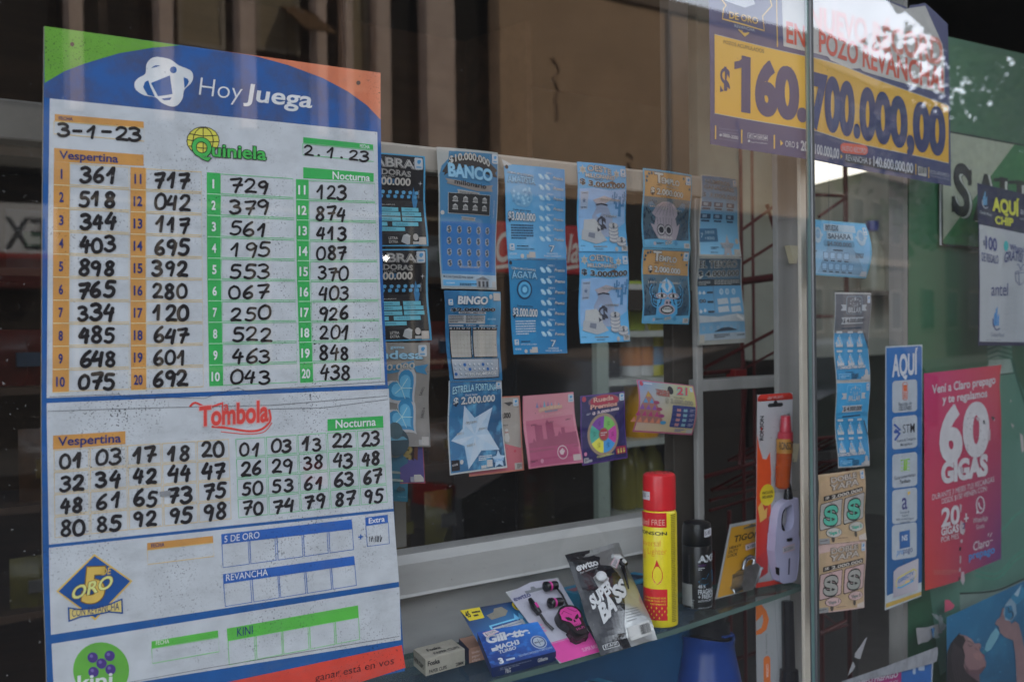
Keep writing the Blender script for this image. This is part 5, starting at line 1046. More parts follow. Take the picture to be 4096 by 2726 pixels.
def yapa(green):
    def d(s):
        tan_ = M(176, 146, 106); s.fill(M(184, 156, 122) if green else M(190, 156, 146)); s.poly([(.03, .03), (.985, .03), (.985, .985), (.015, .985), (.015, .08)], tan_, 1) if green else s.poly([(.02, .13), (.98, .02), (.985, .98), (.02, .98)], M(178, 148, 110), 1)
        dk = M(38, 34, 34); lt = M(176, 164, 148); pn = M(166, 160, 152) if green else M(190, 156, 150); dc = M(70, 176, 146) if green else M(150, 150, 140)
        s.T('DOBLE', .24, .14, .8, .105, .075, .07, lt, 6, bold=.06, out=(dk, .06)); s.T('YAPA', .22, .25, .83, .21, .08, .085, lt, 6, bold=.06, shear=.1, out=(dk, .05))
        s.poly([(.09, .325), (.92, .25), (.925, .315), (.1, .395)], dk, 4); s.T('$ 2.000.000', .12, .38, .9, .312, .045, m=M(184, 176, 160), L=6, bold=.06)
        for x0, x1, ya, yb in ((.04, .49, .425, .80), (.53, .97, .375, .745)):
            s.poly([(x0+.02, ya+.005), (x1-.02, ya-.045), (x1, ya-.03), (x1, yb-.06), (x1-.03, yb-.04), (x0+.02, yb+.015), (x0, yb), (x0, ya+.02)], dk, 3); s.poly([(x0+.03, ya+.012), (x1-.03, ya-.035), (x1-.012, ya-.025), (x1-.012, yb-.066), (x1-.035, yb-.05), (x0+.03, yb+.002), (x0+.012, yb-.008), (x0+.012, ya+.027)], pn, 4)
            xc = (x0+x1)/2; s.S(xc, (ya+yb)/2-.005, .27, .27, dc, dk, 5, wd=.17, ow=.05); s.small(xc-.06, ya+.0, xc+.07, ya+.012, 1, dk, 6)
        for x, y, tx in ((.32, .85, 'Yapa 1'), (.8, .80, 'Yapa 2')): s.circ(x, y, .165, dk, 4, ry=.068); s.circ(x, y, .155, M(176, 170, 160) if green else pn, 5, ry=.063); s.T(tx, x-.11, y+.03, x+.11, y+.015, .04, m=dc if green else M(130, 130, 124), L=7, bold=.07, out=(dk, .04))
        s.rect(.01, .92, .22, .995, M(130, 130, 128), 4); s.T('NO RASPAR', .04, .965, .18, .955, .018, m=dk, bold=.03); s.small(.38, .93, .7, .945, 1, M(90, 76, 60), 4); s.circ(.29, .935, .035, M(70, 60, 50), 4, n=10); s.circ(.77, .9, .03, M(70, 60, 50), 4, n=10); s.poly([(.83, .93), (.98, .9), (.985, .985), (.83, .985)], M(188, 172, 160), 4); logo(s, .88, .02, .08)
    return d
ticket('J 337,1172 700,1122 K 715,455 337,492', 'tan double dollar ticket with green dollar signs', plane=PR(.008), curve=wave(.002, .002))(yapa(True))
ticket('K 337,495 713,458 698,985 325,1032', 'tan double dollar ticket with pinkish panels and grey dollar signs', plane=PR(.008), curve=wave(.002, .001))(yapa(False))
DS = .05
# ================================================================== posters, stickers and boards on the right
# jackpot poster: one sheet of paper folded over the glass joint
t = thing('jackpot_poster', (1.55, .02, 1.8), 'navy and yellow jackpot poster folded across the glass joint, top torn', 'poster')
nv = MG('print_navy', (52, 56, 96), (56, 58, 100), (44, 48, 92), (40, 46, 94)); yl = MG('print_amber', (196, 152, 48), (206, 160, 44), (206, 150, 34), (200, 148, 24)); ny = M(40, 46, 92); wt = M(170, 172, 178)
rdp = M(196, 78, 58); cream = M(176, 172, 166)
L_ = Sheet(quad=Q('H 226,-90 884,10 926,1082 236,972'), plane=PL(.009), curve=lambda u, v: .0012*sin(6*u+3*v), bis=(8, 8)); L_.fill(nv); L_.use('H')
L_.poly([(262, 234), (893, 385), (915, 880), (266, 766)], yl, 1); L_.line([(264, 766), (915, 880)], 4, cream, 2); L_.line([(262, 234), (893, 385)], 3, cream, 2)
L_.T('POZOS ACUMULADOS', 322, 296, 602, 360, 24, 26, M(90, 76, 60), 3)
L_.T('$', 300, 638, 370, 652, 185, m=ny, L=3, bold=.04); L_.T('160.', 452, 731, 884, 806, 330, 300, ny, 3, bold=.1, fat=4); L_.poly([(452, 398), (505, 388), (505, 450), (470, 455), (398, 468), (398, 418), (430, 412)], ny, 3.2)
g_ = M(200, 160, 70)
for q in ([(310, 0), (340, 40), (322, 60), (315, 130), (470, 170), (605, 208), (592, 110), (655, 40), (640, -20)], [(425, 200), (470, 245), (500, 222)]): L_.line(q, 9, g_, 2)
L_.T('DE ORO', 360, 125, 560, 165, 44, m=g_, L=3, bold=.03); L_.T('REVANCHA', 396, 186, 538, 216, 20, m=wt, L=3); L_.poly([(425, 203), (470, 213), (500, 222), (470, 250)], g_, 3); L_.circ(470, 214, 18, nv, 4, ry=10)
L_.poly([(300, -5), (520, -20), (540, 30), (470, 55), (420, 40)], M(176, 176, 182), 2); L_.line([(688, -20), (694, 318)], 7, g_, 2)
L_.poly([(722, -40), (886, -8), (892, 352), (734, 312)], cream, 2); L_.T('EN', 752, 283, 875, 318, 135, m=rdp, L=4, bold=.05)
for x, y in ((272, 848), (453, 876), (668, 912)): L_.line([(x, y), (x, y+92)], 9, g_, 2)
for k, tx in enumerate(('Prevención y ayuda', 'al juego patológico.')): L_.T(tx, 297, 872+22*k, 428, 886+22*k, 12, m=M(120, 122, 150), bold=-.01)
L_.T('0800-2000', 320, 922, 428, 942, 22, m=wt, bold=.03); L_.circ(307, 912, 9, wt, 3); L_.T('Línea de atención gratuita', 297, 940, 426, 958, 9, m=M(110, 112, 140))
for k in range(4):
    x, y = 494+34*k, 897+5*k; L_.line([(x, y), (x+26, y+4), (x+26, y+38), (x, y+34), (x, y)], 3, wt, 3)
    if k == 0: L_.T('f', x+8, y+32, x+20, y+33, 22, m=wt, bold=.05)
    elif k == 1: L_.poly([(x+6, y+12), (x+14, y+16), (x+22, y+12), (x+18, y+26), (x+8, y+28)], wt, 4)
    elif k == 2: L_.ring(x+13, y+20, 6, 3, wt, 4); L_.ring(x+13, y+20, 10, 2, wt, 4)
    else: L_.rr(x+5, y+12, x+21, y+28, 4, wt, 4); L_.poly([(x+11, y+16), (x+17, y+20), (x+11, y+24)], nv, 5)
L_.circ(501, 952, 8, wt, 3); L_.T('Juegue Responsablemente', 512, 962, 622, 974, 10, m=wt)
L_.poly([(706, 945), (726, 968), (707, 986)], g_, 3); L_.T('ORO $', 738, 990, 826, 1002, 40, m=wt, bold=.02); L_.T('20', 842, 1014, 892, 1022, 62, m=wt, bold=.06)
L_.build('poster_paper', parent=t)
R_ = Sheet(quad=Q('H 884,-45 1838,110 1862,1258 926,1082'), plane=PR(.009), curve=lambda u, v: .003*sin(7*u+2*v)*(1-u*.5), bis=(10, 8)); R_.use('H')
# torn top edge
R_.poly([(885, -44), (1160, -5), (1440, 0), (1500, 22), (1560, 42), (1580, 60), (1592, 36), (1640, 30), (1690, 20), (1760, 85), (1838, 165), (1850, 700), (1862, 1258), (1400, 1172), (926, 1082)], nv, 0)
R_.poly([(893, 382), (1130, 448), (1840, 716), (1843, 1102), (1130, 942), (915, 876)], yl, 1); R_.line([(915, 878), (1130, 942), (1843, 1102)], 4, cream, 2); R_.line([(893, 382), (1130, 446), (1840, 714)], 4, cream, 2)
R_.T('700.000,00', 900, 835, 1818, 1040, 330, 282, ny, 3, bold=.1, fat=1.5)
R_.poly([(888, -30), (1430, 5), (1560, 60), (1690, 40), (1800, 300), (1814, 450), (1812, 640), (1270, 480), (1250, 462), (1180, 465), (1040, 410), (1020, 385), (893, 350)], cream, 2)
R_.T('POZO REVANCHA!', 960, 348, 1806, 618, 135, 150, rdp, 4, bold=.05); R_.T('NUEVO RÉCORD', 900, 190, 1800, 440, 150, 170, M(200, 120, 104), 4, bold=.06)
R_.T('0.100.000,00', 895, 1030, 1106, 1072, 62, 64, wt, 4, bold=.06); R_.rr(1116, 962, 1308, 1030, 28, M(205, 84, 62), 3, skew=18); R_.T('¡NUEVO RÉCORD!', 1124, 1015, 1300, 1038, 34, m=wt, bold=.0)
R_.poly([(1118, 1040), (1132, 1056), (1118, 1072)], g_, 3); R_.poly([(1150, 1035), (1605, 1130), (1606, 1185), (1150, 1090)], M(34, 34, 46), 2)
R_.T('REVANCHA $', 1155, 1082, 1328, 1108, 40, m=wt, bold=.02); R_.T('140.600.000,00', 1344, 1118, 1600, 1168, 62, m=wt, bold=.06)
for x, y in ((1619, 1108), (1705, 1130)): R_.line([(x, y), (x, y+72)], 6, g_, 3)
R_.poly([(1633, 1122), (1690, 1134), (1690, 1194), (1633, 1182)], cream, 3)
for k in range(14): R_.line([(1639+3.5*k, 1130), (1639+3.5*k, 1172)], random.choice((1, 2, 2.4)), (60, 60, 70), 4)
R_.T('POZOS APROXIMADOS', 1715, 1172, 1846, 1198, 24, m=wt, bold=-.005); R_.T('Fecha del Sorteo: 03/01/2023', 1715, 1192, 1848, 1220, 14, m=M(140, 140, 160))
R_.build('poster_paper', parent=t)
# green board with the printed bottle, and the cream sign painted on it
s = Sheet(quad=Q('N 3640,112 4230,246 4230,2900 3622,2900'), plane=PR(.075)); s.fill(MG('print_green_board', (54, 104, 72), (26, 58, 40), (30, 78, 52), (32, 74, 54), .25, (66, 120, 84), 2)); s.use('N')
gl = MG('print_bottle', (70, 116, 94), (84, 128, 110), (74, 118, 100), (64, 106, 96), .5, (104, 146, 128), 4)
s.poly([(3948, 1375), (4045, 1378), (4050, 1440), (4075, 1520), (4200, 1800), (4200, 2350), (3760, 2700), (3700, 2200), (3760, 1900), (3900, 1560), (3952, 1450)], gl, 1)
for y in (1382, 1402, 1420): s.line([(3942, y+18), (3990, y), (4050, y+16)], 7, M(40, 96, 76), 2)
s.poly([(3955, 1440), (4040, 1434), (4052, 1490), (3948, 1500)], M(140, 160, 150), 2); s.line([(4050, 1440), (4070, 1520), (4160, 1790)], 10, M(36, 80, 66), 2); s.line([(3952, 1503), (4062, 1490)], 6, M(34, 74, 62), 2)
for y in (2080, 2240, 2260): s.line(smooth_line([(3900, y+40), (3990, y+50), (4060, y-20), (4130, y-60)]), 9, M(70, 130, 110), 2)
s.poly([(3838, 2372), (3980, 2355), (4230, 2270), (4230, 2330), (3990, 2420), (3840, 2440)], M(120, 140, 130), 2); s.line(smooth_line([(3838, 2372), (3980, 2360), (4100, 2312), (4230, 2265)]), 7, M(30, 50, 46), 3)
for q in ([(4078, 1730), (4090, 1740), (4096, 1800), (4086, 1810)], [(4042, 1690), (4055, 1700), (4050, 1712)], [(4038, 1598), (4046, 1600), (4042, 1610)]): s.poly(q, M(170, 160, 156), 3)
s.build('green_board', 'tall green board printed with a big pale green bottle', 'board', thick=.02, tm=M(40, 70, 52))
b = MB(); pa = hit(3634, 700, *PR(.07)); pb = hit(3616, 2600, *PR(.07)); w_ = .012
b.prism([pa-TR_*w_, pa+TR_*.006, pb+TR_*.006, pb-TR_*w_], NR_*.03, m_al); 
for vv in b.v:
    vv.z = 2.3 if vv.z > 1.4 else .3
tag(b.obj('board_jamb', bevel=.002), 'slim aluminium strip along the left edge of the green board', 'strip')
s = Sheet(quad=Q('N 3764,517 4230,602 4230,1026 3766,980'), plane=PR(.066)); s.use('N'); s.cropc = None; s.fill(M(30, 36, 34)); s.use('N')
s.poly([(3771, 526), (4230, 611), (4230, 1018), (3772, 974)], M(148, 154, 134), 1); s.poly([(4057, 578), (4230, 611), (4230, 1018), (3772, 974), (3772, 958)], M(46, 104, 60), 2)
bk = M(26, 28, 34); w2 = M(176, 180, 170)
for dx, dy, m_, L in ((9, 5, w2, 3), (12, 7, bk, 2.7), (0, 0, bk, 4)):
    s.T('S', 3812+dx, 852+dy, 3878+dx, 862+dy, 196, 190, m_, L, bold=.06); s.T('ALUS', 3890+dx, 874+dy, 4225+dx, 915+dy, 180, 160, m_, L, bold=.05)
for x, y in ((3805, 785), (3870, 680)): s.rect(x, y, x+14, y+62, bk, 4.2)
for x, y in ((3984, 712), (4044, 722), (4076, 727)): s.rect(x-12, y, x+46, y+14, bk, 4.2)
s.build('drink_sign', 'cream and green sign with big black serif lettering on the green board', 'sign', thick=.004)
# antel poster
s = Sheet(quad=Q('I 1585,62 2040,170 2040,1338 1590,1335'), plane=PR(.010), curve=lambda u, v: .002*sin(3*v+2*u), bis=(5, 8)); s.fill(M(30, 32, 66)); s.use('I')
s.poly([(1594, 386), (2030, 478), (2030, 1310), (1602, 1304)], MG('print_phone_paper', (164, 166, 168), (160, 164, 168), (160, 164, 168), (152, 158, 164)), 1)
yw = M(196, 196, 60); lt = M(176, 180, 184); nb = M(40, 52, 110)
for cx, cy, k, lt2 in ((1640, 200, 1.0, M(90, 150, 190)), (1733, 1130, 1.35, M(60, 130, 190))):
    for i, (dx, h_) in enumerate(((-10, 40), (0, 70), (11, 30))): s.poly([(cx+dx*k-5*k, cy+35*k), (cx+dx*k+4*k, cy+38*k), (cx+dx*k+5*k, cy-(h_+5)*k), (cx+dx*k-4*k, cy-(h_-12)*k)], lt2, 3)
    s.line(smooth_line([(cx-20*k, cy-5*k), (cx-18*k, cy+30*k), (cx, cy+60*k), (cx+22*k, cy+52*k)]), 6*k, lt if k == 1 else nb, 3)
s.T('Ciudad Movil', 1598, 300, 1688, 325, 22, m=lt); s.T('Ciudad Movil', 1690, 1262, 1795, 1270, 30, m=M(90, 96, 120))
s.T('AQUÍ', 1696, 275, 1905, 322, 98, 100, yw, 4, bold=.08); s.T('CHIP', 1716, 380, 1858, 402, 58, m=yw, L=4, bold=.07); s.T('antel', 1914, 305, 2030, 330, 52, m=lt, L=4, bold=-.0); s.T('AGENTE', 1910, 348, 1960, 356, 12, m=lt)
s.T('$', 1622, 548, 1636, 550, 38, m=nb, L=4); s.T('100', 1640, 575, 1730, 595, 92, m=nb, L=4, bold=.07); s.T('DE REGALO', 1610, 672, 1742, 697, 66, m=nb, L=4, bold=.02)
s.circ(1803, 555, 19, M(50, 160, 160), 3, ry=40); s.T('WhatsApp', 1830, 585, 2000, 618, 46, m=nb, L=5, bold=.03, out=(lt, .04)); s.T('GRATIS!', 1788, 690, 1940, 690, 76, 70, nb, 5, bold=.04, shear=.12, out=(lt, .04), arc=20)
s.line([(1880, 760), (1960, 735), (1960, 835), (1915, 862), (1885, 830), (1880, 760)], 5, nb, 3); s.line([(1905, 755), (1915, 860)], 5, nb, 3); s.line(smooth_line([(1890, 705), (1905, 700), (1922, 738), (1940, 700), (1955, 710)]), 5, nb, 3); s.line([(1875, 775), (1962, 760)], 5, nb, 3)
s.T('antel', 1688, 945, 1822, 945, 100, m=nb, L=4, bold=.0)
for j in range(9):
    y = 880+40*j; s.line([(1810-3*j, y+8), (1905, y)], 3, M(140, 146, 152), 2)
    for i in range(6): s.line([(1815+15*i, y+12), (1815+15*i, y+36)], 4, M(146, 152, 158), 2)
s.small(1655, 1288, 1850, 1298, 1, M(120, 124, 130), 3, .5)
s.build('phone_poster', 'white and navy phone chip poster with yellow heading, cut by the right side', 'poster')
# blue service strip
s = Sheet(quad=Q('J 865,165 1155,152 K 1147,893 862,1005'), plane=PR(.004), lay=.00018); s.fill(M(166, 176, 178)); bl = MG('print_strip_blue', (30, 102, 168), (30, 96, 160), (16, 82, 132), (16, 78, 128)); s.use('J')
s.poly([(872, 178), (1140, 162), (1150, 175), (1150, 2010), (874, 2118)], bl, 1); s.use('K'); s.poly([(868, 952), (1145, 858), (1144, 886), (868, 986)], M(176, 146, 62), 2)
s.use('J'); s.T('AQUÍ', 915, 400, 1117, 375, 160, 150, M(186, 192, 196), 3, bold=.07)
pan = M(160, 170, 176)
for x0, y0, x1, y1 in ((918, 438, 1113, 688), (918, 720, 1113, 975), (918, 1013, 1113, 1278), (917, 1293, 1112, 1560), (915, 1568, 1110, 1842)): s.rr(x0, y0, x1, y1+0, 24, pan, 2, skew=-(16+ (y0-438)*.012))
o_ = M(200, 96, 56); s.rr(997, 446, 1038, 586, 16, o_, 3); s.rr(1001, 450, 1034, 582, 14, pan, 4); s.rect(1004, 466, 1031, 518, o_, 5)
for j in range(4):
    for i in range(3): s.rect(1005+9*i, 524+13*j, 1012+9*i, 533+13*j, o_, 5)
tk = M(56, 64, 76); s.T('Recarga de', 967, 632, 1068, 622, 28, m=tk); s.T('CELULARES', 968, 668, 1068, 660, 30, m=tk, bold=.02)
sb = M(44, 78, 150)
for q in ([(935, 780), (978, 820), (937, 832)], [(937, 838), (976, 845), (940, 895)]): s.line(q, 17, sb, 4, caps=True)
s.line([(940, 815), (975, 850)], 15, sb, 4.2); s.T('ST', 1000, 845, 1052, 840, 66, m=M(30, 32, 40), L=4, bold=-.01); s.T('M', 1058, 838, 1092, 836, 66, m=M(30, 32, 40), L=4, bold=.05)
s.T('Sistema de Transporte', 953, 915, 1100, 895, 20, m=tk, bold=.01); s.T('Metropolitano', 982, 946, 1074, 934, 20, m=tk, bold=.01)
lg = M(126, 176, 62); s.line([(982, 1060), (1014, 1052), (1010, 1140)], 13, lg, 4); s.line([(1054, 1048), (1030, 1050), (1024, 1136)], 13, lg, 4)
for y in (1080, 1110, 1134): s.rect(982, y, 998, y+10, M(150, 186, 110), 4); s.rect(1036, y-4, 1054, y+6, M(150, 186, 110), 4)
s.T('Estacionamiento', 935, 1212, 1098, 1180, 28, m=tk); s.T('Tarifado', 974, 1242, 1058, 1228, 28, m=M(30, 32, 40), bold=.03)
s.T('a', 992, 1440, 1034, 1436, 128, m=M(52, 54, 116), L=4, bold=.02); s.poly([(1036, 1305), (1058, 1298), (1056, 1318), (1040, 1332)], M(206, 170, 70), 4)
for k, (tx, a, b_) in enumerate((('Recarga de:', 980, 1052), ('Telecard', 990, 1042), ('ADSL Universal Hogares', 946, 1084), ('Telefonía Fija', 976, 1056))): s.T(tx, a, 1475+27*k, b_, 1466+26*k, 16, m=tk)
s.use('K'); s.poly([(973, 392), (1054, 374), (1056, 508), (975, 526)], MG('print_ns', (30, 90, 150), (40, 110, 170), (24, 70, 130), (40, 100, 160)), 3); s.T('NS', 992, 462, 1036, 455, 42, m=M(186, 192, 196), L=4, bold=.05)
s.T('pre', 950, 575, 1002, 562, 46, m=M(60, 130, 190), L=4, shear=.2); s.T('pago', 1003, 562, 1076, 545, 46, m=M(40, 60, 110), L=4)
s.build('service_strip', 'tall blue strip of white service panels headed AQUÍ', 'sticker')
s = Sheet(corners=[hit(*cp('K', x, y), *PR(o)) for x, y, o in ((930, 690, .003), (1125, 598, .0018), (1123, 845, .0016), (926, 908, .0032))], lay=.00015); s.use(None)
s.poly([(0, .06), (.16, -.02), (1, 0), (1, 1), (0, 1)], MG('print_card', (166, 162, 166), (176, 172, 174), (150, 146, 154), (172, 168, 172)), 0)
ye = M(190, 180, 90); s.line([(.2, .35), (.1, .45), (.1, .6), (.2, .7), (.8, .62), (.92, .5), (.9, .35), (.8, .28), (.2, .35)], .03, ye, 1); s.line([(.15, .68), (.3, .72), (.8, .645)], .03, M(60, 150, 200), 1.5)
s.T('DIRECTV', .19, .54, .80, .44, .125, m=M(40, 110, 170), L=2, bold=.03); s.rect(.46, .57, .64, .65, M(206, 176, 110), 2); s.T('PAGO', .65, .63, .84, .605, .075, m=M(50, 120, 176), L=2, bold=.02)
s.build('card_sticker', 'white card with a yellow ringed logo stuck low on the blue strip', 'sticker')
# magenta to red prepaid poster
s = Sheet(quad=Q('J 1167,378 1782,310 K 1780,605 1167,852'), plane=PR(.012), curve=lambda u, v: .002*sin(4*u+v), bis=(4, 6)); s.use('J')
s.poly([(1167, 378), (1782, 310), (1770, 380), (1766, 470), (1780, 700), (1781, 1300), (1780, 1831), (1490, 1946), (1440, 2000), (1170, 2077)], MG('print_magenta', (182, 36, 98), (184, 44, 50), (188, 56, 42), (90, 36, 100)), 0); lt = M(186, 182, 184)
# red core of the printed blend
s.T('Vení a Claro prepago', 1225, 535, 1730, 455, 66, 62, lt, 3, bold=.045); s.T('y te regalamos', 1303, 610, 1663, 560, 60, m=lt, L=3, bold=.045)
s.T('6', 1283, 1052, 1458, 1040, 392, 385, lt, 3, bold=.085, fat=4); s.T('0', 1466, 1010, 1678, 1000, 372, 380, lt, 3, bold=.09, fat=3)
s.T('GIGAS', 1295, 1235, 1668, 1165, 150, 150, lt, 3, bold=.09, fat=2); s.T('DURANTE 3 MESES TUS RECARGAS', 1225, 1368, 1722, 1225, 42, 40, lt, 3, bold=0); s.T('DESDE $150 VIENEN CON:', 1297, 1398, 1665, 1295, 40, m=lt, L=3)
s.use('K'); s.T('20', 1293, 350, 1440, 318, 136, m=lt, L=3, bold=.06); s.T('GIGAS', 1293, 418, 1433, 388, 56, m=lt, L=3, bold=.07); s.T('POR MES', 1293, 472, 1433, 440, 40, m=lt, L=3)
s.line([(1474, 290), (1513, 280)], 12, lt, 3); s.line([(1492, 245), (1494, 312)], 11, lt, 3.2)
s.ring(1610, 180, 32, 9, lt, 3, ry=64); s.poly([(1576, 252), (1580, 218), (1602, 240)], lt, 3); s.line(smooth_line([(1597, 160), (1600, 185), (1612, 205), (1626, 212)]), 12, lt, 3)
s.T('WhatsApp', 1550, 325, 1671, 298, 40, m=lt, L=3); s.T('Gratis', 1577, 372, 1644, 355, 34, m=lt, L=3)
s.T('Claro', 1553, 540, 1684, 500, 66, m=lt, L=3, bold=.01); s.line([(1680, 400), (1673, 425)], 6, lt, 3); s.line([(1706, 398), (1690, 430)], 6, lt, 3); s.line([(1686, 462), (1712, 455)], 6, lt, 3); s.T('prepago', 1518, 612, 1728, 555, 58, m=M(30, 130, 190), L=3, bold=.03)
s.small(1232, 690, 1440, 730, 3, M(176, 110, 100), 3, .3)
pat = M(168, 152, 156); hole = M(34, 40, 42)
for q in ([(1448, 300), (1470, 318), (1484, 380), (1470, 415), (1445, 400), (1436, 350)], [(1448, 450), (1466, 452), (1460, 478), (1444, 470)], [(1455, 705), (1476, 702), (1484, 770), (1468, 808), (1450, 770)], [(1440, 170), (1456, 180), (1450, 240), (1442, 230)], [(1438, 670), (1450, 672), (1448, 702), (1436, 700)], [(1442, 575), (1452, 580), (1450, 640), (1440, 632)]): s.poly(q, pat, 4)
for q in ([(1438, 505), (1452, 512), (1448, 540), (1434, 535)], [(1434, 740), (1442, 745), (1440, 776), (1432, 770)]): s.poly(q, hole, 5)
s.line(smooth_line([(1462, 330), (1478, 326), (1474, 362), (1462, 360)]), 8, M(50, 60, 110), 5)
s.use('J')
for q in ([(1568, 720), (1600, 726), (1608, 744), (1580, 748)], [(1672, 820), (1690, 815), (1688, 900), (1664, 905)], [(1436, 1100), (1466, 1115), (1470, 1160), (1448, 1165)], [(1718, 730), (1728, 742), (1715, 752)]): s.poly(q, pat, 4)
for q in ([(1626, 742), (1640, 744), (1642, 772), (1630, 775)], [(1694, 712), (1726, 722), (1708, 750)]): s.poly(q, hole, 5)
for k in range(30): x, y = random.uniform(1460, 1650), random.uniform(640, 1010); s.circ(x, y, random.uniform(2, 6), M(140, 130, 134), 4.5, n=6)
s.build('prepaid_poster', 'magenta and red prepaid phone poster with a huge white 60', 'poster')
# water poster, its picture of a drinking woman printed flat
s = Sheet(quad=Q('K 1345,1060 2080,715 2080,1720 1345,1720'), plane=PR(.014)); s.fill(MG('print_water', (24, 100, 140), (20, 90, 126), (16, 66, 98), (12, 68, 98), .4, (40, 126, 160), 4)); s.use('K')
sk = MG('print_skin', (134, 104, 104), (146, 112, 108), (110, 78, 84), (120, 84, 88)); hr = M(30, 26, 30)
s.poly([(1440, 1190), (1500, 1205), (1540, 1230), (1562, 1265), (1600, 1262), (1614, 1275), (1612, 1300), (1600, 1312), (1612, 1330), (1622, 1350), (1640, 1360), (1640, 1380), (1654, 1410), (1650, 1450), (1610, 1500), (1560, 1530), (1480, 1500), (1440, 1400), (1430, 1290)], sk, 2)
s.poly([(1450, 1176), (1440, 1195), (1475, 1205), (1492, 1240), (1470, 1290), (1488, 1360), (1476, 1440), (1505, 1500), (1600, 1568), (1600, 1720), (1345, 1720), (1345, 1340), (1370, 1270), (1410, 1220)], hr, 3)
s.poly([(1560, 1530), (1610, 1500), (1650, 1450), (1640, 1440), (1590, 1470), (1520, 1470), (1500, 1440), (1490, 1500)], M(92, 64, 70), 2.3); s.poly([(1500, 1212), (1538, 1236), (1555, 1265), (1540, 1262), (1515, 1235)], M(158, 128, 124), 2.3); s.poly([(1600, 1330), (1618, 1345), (1622, 1380), (1600, 1400), (1560, 1380), (1550, 1340)], M(146, 108, 106), 2.3); s.poly([(1560, 1290), (1580, 1300), (1590, 1320), (1570, 1312)], M(112, 82, 84), 2.4)
for k in range(7): s.line(smooth_line([(1400+9*k, 1260+8*k), (1385+14*k, 1360), (1395+17*k, 1460), (1420+22*k, 1600)]), 5, M(66, 56, 60), 4)
s.line(smooth_line([(1510, 1270), (1525, 1285), (1545, 1280)]), 5, M(50, 36, 42), 4); s.line(smooth_line([(1500, 1245), (1530, 1250), (1548, 1268)]), 6, M(80, 60, 62), 4); s.circ(1602, 1298, 5, M(80, 50, 56), 4); s.line([(1620, 1345), (1642, 1368)], 8, M(130, 60, 80), 4); s.poly([(1505, 1500), (1600, 1500), (1610, 1720), (1500, 1720)], M(90, 66, 74), 2.5)
s.poly([(1640, 1320), (1650, 1270), (1690, 1190), (1730, 1140), (1760, 1180), (1740, 1230), (1690, 1310), (1660, 1330)], MG('print_clear_bottle', (90, 150, 170), (120, 170, 184), (60, 120, 140), (90, 140, 156)), 3); s.poly([(1612, 1335), (1640, 1310), (1660, 1330), (1630, 1350)], M(40, 110, 130), 4)
s.poly([(1720, 1110), (1735, 1080), (1760, 1060), (1780, 985), (1800, 990), (1810, 1050), (1850, 1110), (1880, 1090), (1905, 1110), (1925, 1180), (1990, 1500), (1990, 1720), (1900, 1720), (1880, 1350), (1865, 1240), (1800, 1215), (1760, 1180), (1750, 1130)], M(126, 98, 100), 5)
s.poly([(1800, 960), (1850, 900), (1880, 930), (1890, 1030), (1850, 1090), (1800, 1080), (1785, 1020)], M(110, 140, 160), 5.5); s.poly([(1800, 975), (1850, 965), (1870, 1040), (1830, 1080), (1795, 1050)], M(30, 104, 140), 6)
s.line(smooth_line([(1825, 980), (1830, 1020), (1850, 1010), (1860, 1050), (1840, 1080)]), 6, M(24, 30, 50), 7); s.poly([(1840, 905), (1910, 820), (1960, 830), (1960, 900), (1890, 960)], M(40, 116, 150), 5.6); s.poly([(1870, 880), (1930, 800), (1900, 900)], M(140, 165, 180), 5.8)
for k in range(40): x, y = random.uniform(1380, 1900), random.uniform(900, 1550); s.circ(x, y, random.uniform(1.5, 5), M(90, 150, 176), 1.5, n=6)
s.ring(1592, 1235, 9, 3, M(110, 160, 180), 4)
s.build('water_poster', 'blue poster picturing a dark haired woman drinking from a bottle', 'poster')
# taped prepaid leaflet at the bottom
s = Sheet(quad=Q('Y 200,1010 1282,735 1240,1500 200,1500'), plane=PR(.010)); s.fill(M(150, 156, 166)); s.use('Y')
s.poly([(220, 1010), (902, 842), (900, 1500), (220, 1500)], M(150, 36, 104), 1); s.poly([(902, 842), (1262, 745), (1240, 1500), (900, 1500)], M(36, 92, 160), 1)
s.T('TIEMPO PREPAGO', 340, 1010, 858, 900, 66, 62, M(186, 180, 190), 3, bold=.06, shear=.1); s.T('¡ÚNICO NUEVO!', 520, 1060, 858, 985, 50, m=M(186, 180, 190), L=3)
for x0, y0 in ((1035, 795), (1100, 778)): s.rr(x0, y0-30, x0+34 if x0 < 1100 else x0+75, y0+75 if x0 < 1100 else y0+48, 16, M(150, 168, 190), 3)
s.build('taped_leaflet', 'magenta and blue leaflet under the grey tape at the bottom', 'leaflet')
def scrap(name, lab, cat, pts, o, m, crop='Y', th=.0003):
    b = MB(); p_ = [hit(*cp(crop, x, y), *PR(o)) for x, y in pts]; b.prism(p_, -NR_*th, m); return tag(b.obj(name), lab, cat)
tp = MR('grey_tape', (.30, .32, .34), .35, var=.25, sc=40); wp = MR('torn_paper', (.34, .33, .34), .8, var=.1, sc=60); ct = MR('cloudy_tape', (.27, .31, .31), .3, var=.3, sc=50)
scrap('tape_strip', 'long grey tape strip slanting across the bottom right of the pane', 'tape', [(195, 955), (380, 895), (700, 785), (1000, 670), (1240, 580), (1322, 548), (1335, 560), (1332, 640), (1320, 715), (1280, 738), (900, 842), (400, 950), (240, 985), (205, 975)], .006, tp)
scrap('paper_scrap', 'torn white paper scrap stuck on the green board', 'paper scrap', [(1078, 322), (1200, 318), (1290, 290), (1340, 276), (1368, 300), (1385, 380), (1345, 392), (1290, 430), (1240, 462), (1210, 488), (1150, 496), (1102, 520), (1088, 430)], .05, wp)
